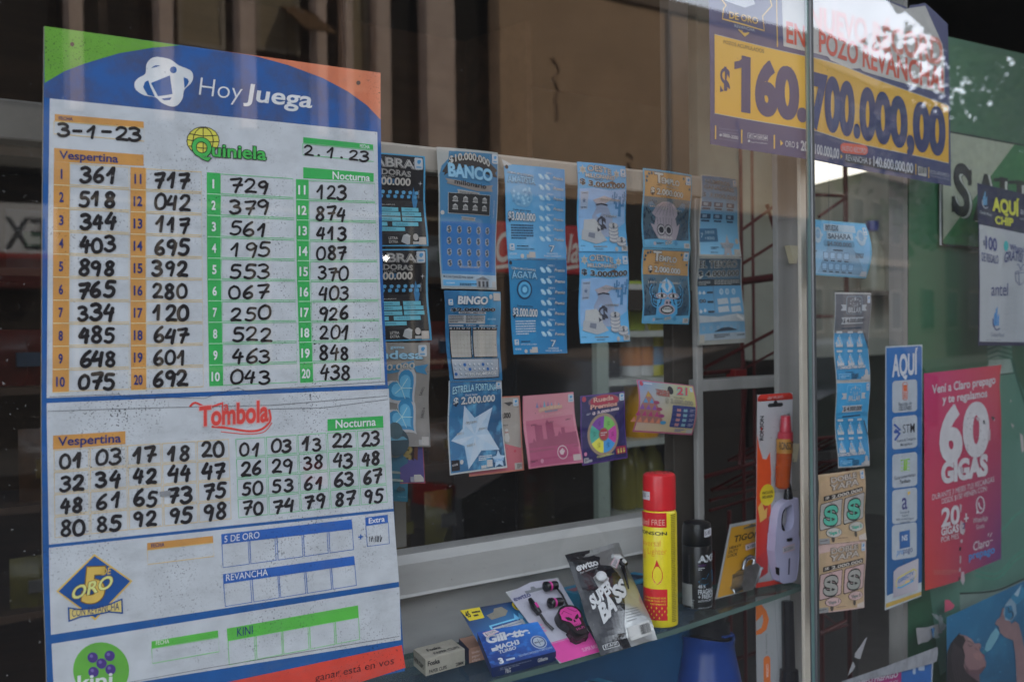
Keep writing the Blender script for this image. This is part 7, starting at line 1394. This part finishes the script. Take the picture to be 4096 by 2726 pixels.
# long lighter with refill on a blister card
c_bl, c_br = on(Gp(668, 1086)), on(Gp(848, 1056)); c_br = V((c_br.x, c_bl.y, c_br.z)); c_br = hy(*Gp(848, 1056), c_bl.y-.004); yb = c_bl.y
c_tl = hy(*Gp(678, 100), yb-.025); c_tr = hy(*Gp(858, 88), yb-.03)
t = thing('lighter_pack', c_bl, 'tall blister card with a lilac gas lighter and red capped refill', 'lighter')
s = Sheet(corners=[c_tl, c_tr, c_br, c_bl], lay=.0003); s.fill(MG('print_lighter_card', (172, 170, 172), (170, 170, 174), (150, 148, 152), (164, 160, 162))); rd_ = M(196, 52, 40); s.rr(0, 0, 1, .035, .1, rd_, 1); s.rect(0, .02, 1, .035, rd_, 1); s.T('CERTIFICADO', .28, .027, .72, .024, .013, m=M(200, 180, 178), L=2)
s.poly([(.0, .2), (.06, .27), (.16, .33), (.26, .335), (.36, .3), (.4, .4), (.4, .62), (.3, .66), (0, .62)], M(206, 76, 32), 1); s.poly([(0, .6), (.3, .55), (.38, .7), (.3, .85), (0, .97)], MG('print_flame', (206, 70, 30), (90, 40, 30), (190, 40, 36), (150, 40, 36)), 1.5); s.poly([(.04, .58), (.14, .55), (.22, .6), (.3, .585), (.28, .64), (.1, .66)], M(206, 160, 80), 2); s.poly([(0, .85), (.33, .8), (.33, .93), (0, .965)], M(176, 52, 52), 2)
s.circ(.29, .52, .21, M(206, 180, 40), 3); s.T('INCLUYE', .15, .515, .44, .513, .014, m=dk, L=4, bold=.03); s.T('RECARGA', .15, .537, .44, .535, .014, m=dk, L=4, bold=.03); s.rect(0, .975, 1, 1, rd_, 3); s.T('RONSON', .17, .235, .17, .11, .1, m=dk, L=2, bold=.05, vert=True); s.poly([(.08, .175), (.12, .165), (.14, .175), (.12, .184)], rd_, 2)
s.rr(.28, .048, .72, .068, .05, M(40, 40, 44), 2); s.circ(.5, .05, .06, M(40, 40, 44), 2); s.build('backing_card', parent=t, thick=.0009)
nl3 = s.nrm(0, 0); ql = lambda u, v, d: s.base(u, v)+nl3*d; W_ = s.W
def gq(gx, gy, d): return ql((gx-672)/182, (gy-95)/975, d)
m_rc = MR('red_cap', (.42, .03, .05), .3, var=.05); m_or = MR('amber_fluid', (.36, .06, .012), .12, var=.1)
b = MB(); b.tube([gq(785, y, .014) for y in (202, 206, 283, 286, 300, 326)], .01, m_rc, n=22, rs=[.0075, .0085, .0105, .013, .0135, .0135]); b.obj('refill_cap', t, smooth=True)
b = MB(); b.tube([gq(x, y, .014) for x, y in ((784, 326), (782, 360), (774, 480), (772, 558), (772, 566))], .0125, m_or, n=22, rs=[.0135, .0138, .0132, .0122, .009]); ro = b.obj('refill_bottle', t, smooth=True)
rb = gq(781, 352, .014); vd3 = math.atan2(EYE.y-rb.y, EYE.x-rb.x); s4 = Sheet(mapf=lambda u, v, d: wrap(rb, .0142, 1, vd3)(-.95+1.9*u, .0125-v*.025, d), lay=.0001)
for k in range(12): s4.raw([(k/12, 0), ((k+1)/12, 0), ((k+1)/12, 1), (k/12, 1)], [(0, 1, 2, 3)], M(150, 104, 40), 0)
s4.T('RONSON', .28, .72, .9, .72, .5, m=dk, L=1, bold=.04); s4.build('refill_label', parent=t)
b = MB(); b.tube([gq(820, y, .006) for y in (195, 560)], .0022, MR('barrel_steel', (.35, .36, .36), .3, .9), n=10); b.obj('barrel', t, smooth=True)
b = MB(); b.tube([gq(812, y, .01) for y in (548, 600, 640)], .007, m_bk, n=14, rs=[.004, .0075, .009]); b.tube([gq(x, y, .01) for x, y in ((795, 650), (772, 690), (765, 745), (780, 785))], .006, m_bk, n=10); b.obj('trigger', t, smooth=True)
m_li = MR('lilac_plastic', (.46, .45, .63), .3, var=.04)
outer = [(845, 622), (850, 700), (852, 800), (850, 900), (845, 1000), (838, 1040), (820, 1050), (770, 1050), (752, 1035), (735, 960), (724, 880), (730, 800), (736, 720), (745, 670), (770, 640), (810, 625)]
hole_ = [(812, 650), (822, 690), (822, 740), (810, 775), (785, 785), (765, 778), (758, 745), (760, 700), (775, 668)]
vs = []; fs = []; no_ = 36
def ringp(poly, n):                                                   # resample a closed outline
    L_s = [0]; P_ = poly+[poly[0]]
    for a, b_ in zip(P_, P_[1:]): L_s.append(L_s[-1]+math.dist(a, b_))
    out = []
    for k in range(n):
        d = L_s[-1]*k/n; i = max(j for j in range(len(L_s)-1) if L_s[j] <= d+1e-9); tt = (d-L_s[i])/(L_s[i+1]-L_s[i]); out.append((P_[i][0]+(P_[i+1][0]-P_[i][0])*tt, P_[i][1]+(P_[i+1][1]-P_[i][1])*tt))
    return out
b = MB(); up_ = ringp(smooth_line([(845, 622), (850, 700), (851, 760), (846, 805), (800, 815), (740, 805), (728, 800), (736, 720), (745, 670), (770, 640), (810, 625), (845, 622)], 3)[:-1], no_); hp_ = ringp(smooth_line(hole_+[hole_[0]], 3)[:-1], no_)
st = min(range(no_), key=lambda i: math.dist(hp_[i], up_[0])); hp_ = hp_[st:]+hp_[:st]
for d in (.002, .019):
    for x, y in up_: vs.append(gq(x, y, d))
    for x, y in hp_: vs.append(gq(x, y, d))
for k in range(no_):
    j = (k+1) % no_; fs += [(2*no_+k, 2*no_+j, 3*no_+j, 3*no_+k), (k, no_+k, no_+j, j), (k, j, 2*no_+j, 2*no_+k), (no_+k, 3*no_+k, 3*no_+j, no_+j)]
b.add(vs, fs, m_li); b.prism([gq(x, y, .002) for x, y in ((846, 800), (852, 860), (850, 930), (845, 1000), (838, 1040), (820, 1050), (770, 1050), (752, 1035), (735, 960), (724, 880), (728, 798), (760, 812), (800, 815))], nl3*.0172, m_li); b.obj('handle', t, bevel=.0028, seg=3)
b = MB(); b.prism([gq(x, y, .0193) for x, y in ((797, 925), (803, 925), (800, 1008), (794, 1008))], nl3*.0006, MR('slot_dark', (.05, .05, .09), .6)); b.prism([gq(x, y, .0193) for x, y in ((785, 822), (808, 820), (808, 834), (785, 836))], nl3*.003, m_bk); b.prism([gq(x, y, .0193) for x, y in ((727, 958), (747, 965), (747, 1005), (732, 995))], nl3*.001, m_bk); b.obj('switch', t)
b = MB(); vs = [gq(x, y, .001) for x, y in ((725, 190), (838, 185), (838, 585), (725, 590))]+[gq(x, y, .031) for x, y in ((737, 198), (830, 196), (828, 575), (733, 575))]; b.add(vs, [(0, 1, 5, 4), (1, 2, 6, 5), (2, 3, 7, 6), (3, 0, 4, 7), (4, 5, 6, 7)], m_bl); b.obj('blister_dome', t)
price(t, [gq(762, 862, .0205), gq(824, 852, .0205), gq(826, 884, .0205), gq(764, 894, .0205)], '$220=', None)
# under the shelf: blue cup, kitchen lighter box, radio cartons, blue carton wall
Xp = lambda x, y: cp('X', x, y); LZ = .70
c = hy(*Xp(985, 700), .12); t = thing('blue_canister', (c.x, c.y, LZ), 'blue plastic canister with black neck under the shelf', 'canister')
m_b = MR('blue_plastic', (.010, .042, .20), .28, var=.1, sc=20); zr = c.z; k_ = .12
b = MB(); sc_ = (EYE-c).length/FOC*.33956; r0, r1 = 285*sc_, 400*sc_; hgt = zr-LZ
prof = [(r1*1.12, 0), (r1*1.15, .02), (r1*1.1, hgt*.3), (r1*.97, hgt*.6), (r0*1.02, hgt*.9), (r0, hgt*.96), (r0*1.03, hgt*.97), (r0*1.03, hgt), (r0*.94, hgt), (r0*.92, hgt*.9), (.01, hgt*.86)]
b.lathe((c.x, c.y, LZ), prof, m_b, n=44)
for v in b.v:
    if v.z > zr-.02: a = math.atan2(v.y-c.y, v.x-c.x); v.z += .0035*sin(2*a+1.0)
b.obj('canister_body', t, smooth=True)
b = MB(); b.lathe((c.x+.003, c.y, zr-.03), [(r0*.8, 0), (r0*.8, .05), (r0*.62, .053), (r0*.6, .066), (r0*.45, .068), (.002, .062)], m_bk, n=36); b.obj('neck', t, smooth=True)
b = MB(); p_ = hy(*Xp(1225, 720), .075); b.prism([hy(*Xp(x, y), .066) for x, y in ((1168, 722), (1285, 700), (1290, 712), (1172, 738))], (0, .006, 0), m_b); b.obj('grip_rib', t)
yk = .125; c_tl, c_tr = hy(*Xp(1540, 255), yk), hy(*Xp(1942, 200), yk-.02); c_bl = V((c_tl.x, c_tl.y, LZ)); c_br = V((c_tr.x, c_tr.y, LZ))
t = thing('kitchen_lighter_pack', c_bl, 'white kitchen lighter card with orange drop and black wand under the shelf', 'lighter'); s = Sheet(corners=[c_tl, c_tr, c_br, c_bl], lay=.0003); s.fill(MG('print_kitchen_card', (150, 150, 150), (146, 146, 146), (140, 140, 142), (136, 136, 138)))
ub = lambda x: (x-1540)/402; vb = lambda y: (y-230)/((c_tl.z-LZ)/((EYE-c_tl).length/FOC*.33956))
orr = M(200, 104, 48); s.poly([(0, vb(300)), (ub(1570), vb(262)), (ub(1590), vb(300)), (ub(1660), vb(400)), (ub(1690), vb(500)), (ub(1660), vb(610)), (ub(1600), vb(650)), (0, vb(655))], orr, 1); s.poly([(0, vb(500)), (ub(1580), vb(470)), (ub(1615), vb(430)), (ub(1622), vb(510)), (ub(1600), vb(580)), (0, vb(610))], MC['print_kitchen_card'], 2)
s.rr(ub(1622), vb(910), ub(1700), vb(1250), .09, orr, 1); s.T('COCINA', ub(1650), vb(1000), ub(1650), vb(1150), -.065, m=M(206, 190, 180), L=3, bold=.04, vert=True); s.T('Encendedor de', ub(1650), vb(660), ub(1650), vb(880), -.045, m=M(90, 90, 92), L=2, vert=True)
s.line([(ub(1755), vb(280)), (ub(1800), vb(1050)), (ub(1770), vb(1200)), (ub(1740), vb(1255))], .006, M(110, 110, 112), 2)
s.build('backing_card', parent=t, thick=.001); n5 = s.nrm(0, 0); kp = lambda x, y, d: s.base(ub(x), vb(y))+n5*d
b = MB(); b.tube([kp(x, y, .012) for x, y in ((1862, 300), (1862, 306), (1870, 1060))], .008, m_bk, n=14, rs=[.009, .0105, .0115]); b.tube([kp(1872, y, .012) for y in (1062, 1075, 1400)], .013, m_bk, n=14, rs=[.012, .016, .018]); b.obj('wand', t, smooth=True)
b = MB(); vs = [kp(x, y, .001) for x, y in ((1800, 250), (1925, 240), (1950, 1600), (1790, 1600))]+[kp(x, y, .026) for x, y in ((1822, 285), (1905, 280), (1925, 1600), (1815, 1600))]; b.add(vs, [(0, 1, 5, 4), (1, 2, 6, 5), (2, 3, 7, 6), (3, 0, 4, 7), (4, 5, 6, 7)], m_bl); b.obj('blister_dome', t)
b = MB(); b.box(.56, .15, LZ+.0005, 1.46, .185, .978, MR('deep_blue_card', (.012, .085, .2), .5, var=.15, sc=8)); tag(b.obj('display_carton', bevel=.001), 'long deep blue carton standing at the back under the shelf', 'box')
A = V((1.02, .085, LZ+.0005)); B_ = V((1.215, .095, LZ+.0005)); C_ = V((1.01, .146, LZ+.0005)); h = hz(*Xp(300, 1010), .9).z*0+.2
zt_ = .905
t = thing('radio_box', A, 'light blue picture box with dark radio photo under the shelf', 'box'); o, tp_ = carton('box_body', None, A, B_, C_, zt_-LZ, MC['light_blue_card'], t)
s = lift(face(tp_[3], tp_[2], tp_[1], tp_[0]), EPS); s.poly([(.08, .25), (.42, .25), (.44, .85), (.06, .85)], M(26, 36, 56), 1); s.ring(.24, .55, .1, .02, M(110, 124, 140), 2); s.poly([(.52, .2), (.9, .2), (.92, .65), (.5, .65)], M(30, 40, 60), 1); s.small(.3, .05, .8, .14, 1, M(180, 70, 80), 1); s.build('top_print', parent=t)
s = lift(face(A+V((0, 0, zt_-LZ)), B_+V((0, 0, zt_-LZ)), B_, A), EPS); s.poly([(.08, .06), (.45, .06), (.45, .4), (.08, .4)], M(26, 36, 56), 1); s.ring(.26, .22, .09, .02, M(110, 124, 140), 2); s.poly([(.55, .05), (.92, .05), (.92, .3), (.55, .3)], M(30, 40, 60), 1); s.small(.1, .02, .5, .045, 1, M(180, 70, 80), 1); s.build('front_print', parent=t)
A = V((.90, .04, LZ+.0005)); B_ = V((1.02, .046, LZ+.0005)); C_ = V((.89, .08, LZ+.0005)); t = thing('grey_carton', A, 'plain pale grey carton low under the shelf', 'box'); carton('box_body', None, A, B_, C_, .885-LZ-.012, MR('pale_grey_card', (.3, .31, .34), .6, var=.08), t)
# ================================================================== inside the shop
def bottle(name, label, x, y, z, prof, m, mc, mlab=None, cat='bottle', group=None):
    t = thing(name, (x, y, z), label, cat, group)
    b = MB(); b.lathe((x, y, z), prof[:-2], m, n=18); b.obj('bottle_body', t, smooth=True)
    b = MB(); b.lathe((x, y, z), prof[-2:]+[(.002, prof[-1][1])], mc, n=14); b.obj('cap', t, smooth=True)
    if mlab:
        r = prof[2][0]+.0008; b = MB(); b.lathe((x, y, z), [(r-.0005, prof[1][1]+.03), (r, prof[1][1]+.031), (r, prof[2][1]-.02), (r-.0005, prof[2][1]-.019)], mlab, n=18); b.obj('label_band', t, smooth=True)
    return t
FYD = 1.2
a0 = hy(2386, 1300, FYD).x; a1 = hy(2700, 1300, FYD).x
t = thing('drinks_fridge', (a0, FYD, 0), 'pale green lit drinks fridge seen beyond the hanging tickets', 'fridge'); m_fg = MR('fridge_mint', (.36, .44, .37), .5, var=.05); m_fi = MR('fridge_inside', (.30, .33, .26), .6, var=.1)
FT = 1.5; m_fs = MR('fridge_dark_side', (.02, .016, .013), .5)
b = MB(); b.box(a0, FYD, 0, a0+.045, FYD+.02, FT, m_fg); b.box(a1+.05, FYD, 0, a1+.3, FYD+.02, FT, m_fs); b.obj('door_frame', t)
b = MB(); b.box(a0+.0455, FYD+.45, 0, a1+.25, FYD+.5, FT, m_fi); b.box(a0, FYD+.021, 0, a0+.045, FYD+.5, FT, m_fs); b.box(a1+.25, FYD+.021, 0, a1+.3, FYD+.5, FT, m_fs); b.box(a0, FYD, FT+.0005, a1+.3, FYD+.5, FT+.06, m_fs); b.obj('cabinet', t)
zs_ = [hy(2560, py, FYD+.1).z for py in (1322, 1506)]+[1.12, .9]
for z in zs_:
    b = MB(); b.box(a0+.046, FYD+.02, z-.018, a1+.249, FYD+.449, z, MR('fridge_shelf', (.5, .53, .47), .4)); b.obj('shelf', t)
tall = [(.03, 0), (.034, .004), (.034, .11), (.026, .14), (.016, .16), (.016, .162), (.017, .165), (.017, .185)]
mo, mw_, my, mg_, mk = MR('orange_label', (.6, .2, .03), .4), MR('white_bottle', (.6, .6, .56), .35), MR('lemon_plastic', (.55, .5, .08), .35), MR('lime_plastic', (.35, .45, .06), .35), MR('deep_green_cap', (.03, .25, .06), .4)
GB = 'bottles in the drinks fridge'
def at_px(px, y): return hy(px, 1400, y).x
for px, z, m, mc, ml, lab in ((2522, zs_[1], mw_, mw_, mo, 'white bottle with orange label, left on the middle fridge shelf'), (2568, zs_[1], mw_, mg_, mo, 'white bottle with orange label and green cap on the middle fridge shelf'),
                              (2612, zs_[1], my, mw_, MR('blue_label', (.1, .25, .4), .4), 'yellow bottle with blue label on the middle fridge shelf'), (2645, zs_[1], my, mw_, None, 'plain yellow bottle at the right of the middle fridge shelf')):
    bottle('juice_bottle', lab, at_px(px, FYD+.12), FYD+.12, z, tall, m, mc, ml, group=GB)
for px, m, lab in ((2540, mg_, 'lime drink carton on the upper fridge shelf'), (2624, my, 'lemon drink carton on the upper fridge shelf')):
    x = at_px(px, FYD+.1); t = thing('drink_carton', (x, FYD+.12, zs_[0]), lab, 'carton', 'cartons in the drinks fridge'); b = MB(); b.box(x-.035, FYD+.09, zs_[0], x+.035, FYD+.15, zs_[0]+.15, m); b.obj('carton_body', t, bevel=.003); b = MB(); b.box(x-.034, FYD+.0885, zs_[0]+.10, x+.034, FYD+.09, zs_[0]+.14, mw_); b.obj('label_band', t)
x = at_px(2560, FYD+.1); zc = hy(2560, 1915, FYD+.1).z; zc = 1.12
t = thing('juice_can', (x, FYD+.1, zc), 'large orange juice can low in the drinks fridge', 'can'); b = MB(); b.lathe((x, FYD+.1, zc), [(.05, 0), (.053, .004), (.053, .15), (.05, .155), (.002, .153)], MG('print_orange_can', (206, 150, 30), (196, 120, 20), (190, 110, 20), (200, 150, 40)), n=28); b.obj('can_body', t, smooth=True); b = MB(); b.lathe((x+.02, FYD+.05, zc+.08), [(.03, 0), (.024, .006), (.002, .008)], mo, n=20, ax=V((0, -1, 0))); b.obj('orange_picture', t)
for k, (px, lab) in enumerate(((2490, 'yellow oil bottle with green cap, left on the lowest fridge shelf'), (2536, 'yellow oil bottle with green cap, middle of the lowest fridge shelf'), (2600, 'yellow oil bottle with green cap, right on the lowest fridge shelf'))): bottle('oil_bottle', lab, at_px(px, FYD+.14), FYD+.14, .9, [(.036, 0), (.04, .004), (.04, .12), (.03, .16), (.015, .18), (.014, .19), (.016, .192), (.016, .21)], MR('oil_yellow', (.25, .22, .05), .2), mk, group='oil bottles in the drinks fridge')
# red cola panel
c1, c2 = hy(1960, 880, 1.55), hy(2330, 1100, 1.55)
t = thing('cola_sign', (c1.x, 1.55, c2.z), 'red drinks sign with white script behind the tickets', 'sign'); b = MB(); b.box(c1.x, 1.55, c2.z, c2.x, 1.62, c1.z, MR('sign_red', (.42, .02, .025), .35)); b.obj('sign_box', t, bevel=.01)
s = Sheet(corners=[(c1.x, 1.548, c1.z), (c2.x, 1.548, c1.z), (c2.x, 1.548, c2.z), (c1.x, 1.548, c2.z)], lay=.001); s.T('Coca-Cola', .05, .78, .95, .74, .55, m=M(190, 180, 170), L=1, bold=.03, shear=.3); s.line(smooth_line([(.05, .9), (.3, .84), (.6, .92), (.95, .82)]), .03, M(190, 180, 170), 1); s.build('sign_print', parent=t)
b = MB(); b.box(c1.x+.1, 1.56, 0, c2.x-.05, 1.9, c2.z-.002, MR('cooler_black', (.012, .012, .014), .4)); tag(b.obj('drinks_cooler', bevel=.01), 'black drinks cooler under the red sign', 'cooler')
# back shelving with packets
t = thing('shelf_unit', (1.4, 1.85, 0), 'dark wooden shop shelving at the back left', 'shelves'); m_wd = MR('dark_wood', (.075, .04, .02), .6, var=.3, sc=6, stretch=(.3, 3, 3))
b = MB(); b.box(.3, 2.2, 0, 2.5, 2.23, 2.5, m_wd); b.obj('back_panel', t)
for x in (.3, 1.03, 1.76, 2.48):
    b = MB(); b.box(x, 1.85, 0, x+.025, 2.2, 2.5, m_wd); b.obj('upright', t)
LV = (.35, .75, 1.02, 1.32, 1.62, 1.92)
for z in LV:
    b = MB(); b.box(.326, 1.86, z-.02, 1.029, 2.199, z, m_wd); b.box(1.056, 1.86, z-.02, 1.759, 2.199, z, m_wd); b.box(1.786, 1.86, z-.02, 2.479, 2.199, z, m_wd); b.obj('shelf', t)
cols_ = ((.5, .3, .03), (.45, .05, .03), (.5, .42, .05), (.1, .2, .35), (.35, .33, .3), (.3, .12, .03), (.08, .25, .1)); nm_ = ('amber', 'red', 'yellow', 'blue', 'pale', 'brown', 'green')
rnd = random.Random(11); lv_n = ('bottom', 'second', 'third', 'fourth', 'fifth', 'top'); used = {}
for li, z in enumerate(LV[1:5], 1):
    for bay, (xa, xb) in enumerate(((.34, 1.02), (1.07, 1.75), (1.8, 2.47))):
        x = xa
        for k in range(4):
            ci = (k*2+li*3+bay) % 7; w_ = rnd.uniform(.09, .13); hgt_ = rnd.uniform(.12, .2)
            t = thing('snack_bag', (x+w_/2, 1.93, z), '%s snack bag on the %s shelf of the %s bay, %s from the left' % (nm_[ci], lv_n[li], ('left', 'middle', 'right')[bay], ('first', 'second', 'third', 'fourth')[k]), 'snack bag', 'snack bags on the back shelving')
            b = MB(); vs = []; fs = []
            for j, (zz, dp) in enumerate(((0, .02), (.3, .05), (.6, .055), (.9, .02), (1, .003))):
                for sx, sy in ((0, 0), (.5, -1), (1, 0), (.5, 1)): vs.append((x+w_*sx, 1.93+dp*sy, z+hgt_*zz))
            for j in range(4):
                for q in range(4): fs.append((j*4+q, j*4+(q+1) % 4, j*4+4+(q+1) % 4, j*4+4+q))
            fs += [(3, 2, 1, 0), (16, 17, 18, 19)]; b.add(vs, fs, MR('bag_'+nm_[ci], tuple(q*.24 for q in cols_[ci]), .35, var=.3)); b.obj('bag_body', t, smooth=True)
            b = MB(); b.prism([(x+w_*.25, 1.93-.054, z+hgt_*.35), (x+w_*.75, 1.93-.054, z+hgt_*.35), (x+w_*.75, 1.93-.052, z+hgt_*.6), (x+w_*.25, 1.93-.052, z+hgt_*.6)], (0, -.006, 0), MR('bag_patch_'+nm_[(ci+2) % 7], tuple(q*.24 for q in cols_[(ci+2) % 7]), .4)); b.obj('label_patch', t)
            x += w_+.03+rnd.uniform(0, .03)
# red wire display racks
m_rw = MR('red_wire', (.10, .012, .012), .45, var=.2)
def rack(label, segs, y, x0, x1):
    ctr = hy(*segs[0][0], y); t = thing('wire_rack', (ctr.x, y, 0), label, 'rack', 'red wire racks inside the shop'); b = MB()
    for p, q, r in segs:
        b.tube([hy(*p, y), hy(*q, y+.0)], r, m_rw, n=8)
    b.obj('wires', t, smooth=True)
    b = MB()
    for x in (x0, x1): b.tube([(x, y, 0), (x, y, 2.0)], .0045, m_rw, n=8); b.tube([(x, y+.1, 0), (x, y+.1, .9)], .006, m_rw, n=8)
    b.tube([(x0, y, .03), (x1, y, .03)], .005, m_rw, n=8); b.tube([(x0, y, .03), (x0, y+.1, .03), (x1, y+.1, .03), (x1, y, .03)], .005, m_rw, n=8); b.obj('rack_frame', t, smooth=True)
    for z in (.5, .8, 1.1):
        b = MB()
        for k in range(9): xx = x0+(x1-x0)*k/8; b.tube([(xx, y, z), (xx, y+.1, z-.05)], .003, m_rw, n=6)
        b.tube([(x0, y, z), (x1, y, z)], .005, m_rw, n=6); b.tube([(x0, y+.1, z-.05), (x1, y+.1, z-.05)], .005, m_rw, n=6); b.obj('wire_shelf', t, smooth=True)
x0 = hy(2971, 1500, .62).x
rack('red wire rack seen between the stile and the post', [((2964, 922), (3096, 825), .004), ((3068, 818), (3108, 954), .0045), ((2968, 1056), (3106, 969), .004), ((2960, 1126), (3125, 1104), .009), ((2820, 1492), (2976, 1476), .005), ((2968, 1374), (2979, 1522), .005), ((2979, 1522), (2979, 1588), .005), ((2979, 1588), (2957, 1868), .0045), ((2820, 1470), (3125, 1308), .0045), ((2979, 1473), (3125, 1392), .003), ((2820, 1906), (3125, 1822), .0055), ((2840, 2040), (3040, 1985), .004), ((2840, 2000), (3040, 1950), .004), ((2900, 480), (3090, 520), .004)], .62, x0, x0+.42)
b = MB(); p_ = hy(2945, 1500, .615); b.box(p_.x-.02, .60, p_.z-.014, p_.x+.022, .63, p_.z+.014, MR('red_clip', (.3, .02, .02), .4)); tag(b.obj('rack_clip', bevel=.003), 'small red plastic clip on the rack beside the post', 'clip')
x0 = hy(3380, 1000, 1.0).x
rack('red wire rack seen right of the glass joint', [((3378, 640), (3386, 1230), .006), ((3250, 779), (3383, 784), .005), ((3276, 866), (3375, 797), .005), ((3260, 1266), (3330, 1264), .005), ((3250, 2548), (3383, 2480), .006), ((3383, 2480), (3383, 2420), .005), ((3270, 2436), (3352, 2500), .003), ((3250, 2300), (3340, 2260), .004)], 1.0, x0-.45, x0)
# ceiling light, glimpsed under the poster
l1, l2 = hy(3235, 640, 2.0), hy(3475, 684, 2.0)
t = thing('ceiling_light', (l1.x, 1.5, 2.1), 'lit white ceiling light glimpsed under the jackpot poster', 'ceiling light')
q = [hy(3180, 620, 1.45), hy(3480, 681, 1.62), hy(3257, 737, 1.45), hy(3160, 752, 1.38)]
b = MB(); b.prism(q, (0, .02, .03), ME('lamp_lit', (1, .93, .8), 2.2)); b.obj('diffuser', t)
b = MB(); q2 = [p+V((0, .022, .034)) for p in q]; b.prism(q2, (0, .03, .05), MR('lamp_housing', (.5, .5, .48), .4)); cx_ = sum((p for p in q), V((0, 0, 0)))/4; b.tube([cx_+V((0, .03, .05)), (cx_.x, cx_.y+.03, 3.2)], .006, m_al, n=6); b.obj('housing', t)
xa, xb = hy(2800, 1300, 1.7).x, hy(3560, 1300, 1.7).x; zb_ = hy(3000, 1440, 1.7).z
b = MB(); b.box(xa, 1.7, zb_, xb, 1.76, 2.7, MR('grey_green_panel', (.34, .36, .31), .6, var=.2, sc=2.5)); b.box(xa+.2, 1.76, 0, xa+.3, 1.8, zb_, m_wd); tag(b.obj('wall_panel'), 'grey green panel hung inside behind the red racks', 'panel')
b = MB(); b.box(4.05, 2.2, .0, 4.5, 2.5, 1.3, MR('dark_counter', (.03, .03, .03), .5)); b.box(3.2, 1.6, 0, 4.0, 1.9, .95, MC['dark_counter']); tag(b.obj('shop_counter', bevel=.005), 'dark shop counter inside behind the post', 'counter')
x = hy(3490, 1000, 1.6).x; t = bottle('water_bottle', 'blurred bottle with a blue cap beyond the right pane', x, 1.6, hy(3490, 1010, 1.6).z-.16, [(.05, 0), (.055, .005), (.055, .14), (.045, .18), (.02, .24), (.02, .245), (.026, .25), (.026, .29)], MR('pale_bottle', (.3, .32, .25), .3), MR('blue_cap', (.06, .08, .3), .4), None)
zb = hy(3490, 1010, 1.6).z-.16; b = MB(); b.box(x-.12, 1.52, zb-.02, x+.5, 1.75, zb-.0005, MR('wall_shelf', (.12, .12, .11), .5)); b.box(x+.4, 1.53, 0, x+.43, 1.74, zb-.0205, MC['wall_shelf']); tag(b.obj('wall_shelf'), 'grey shelf carrying the blue capped bottle', 'shelf')
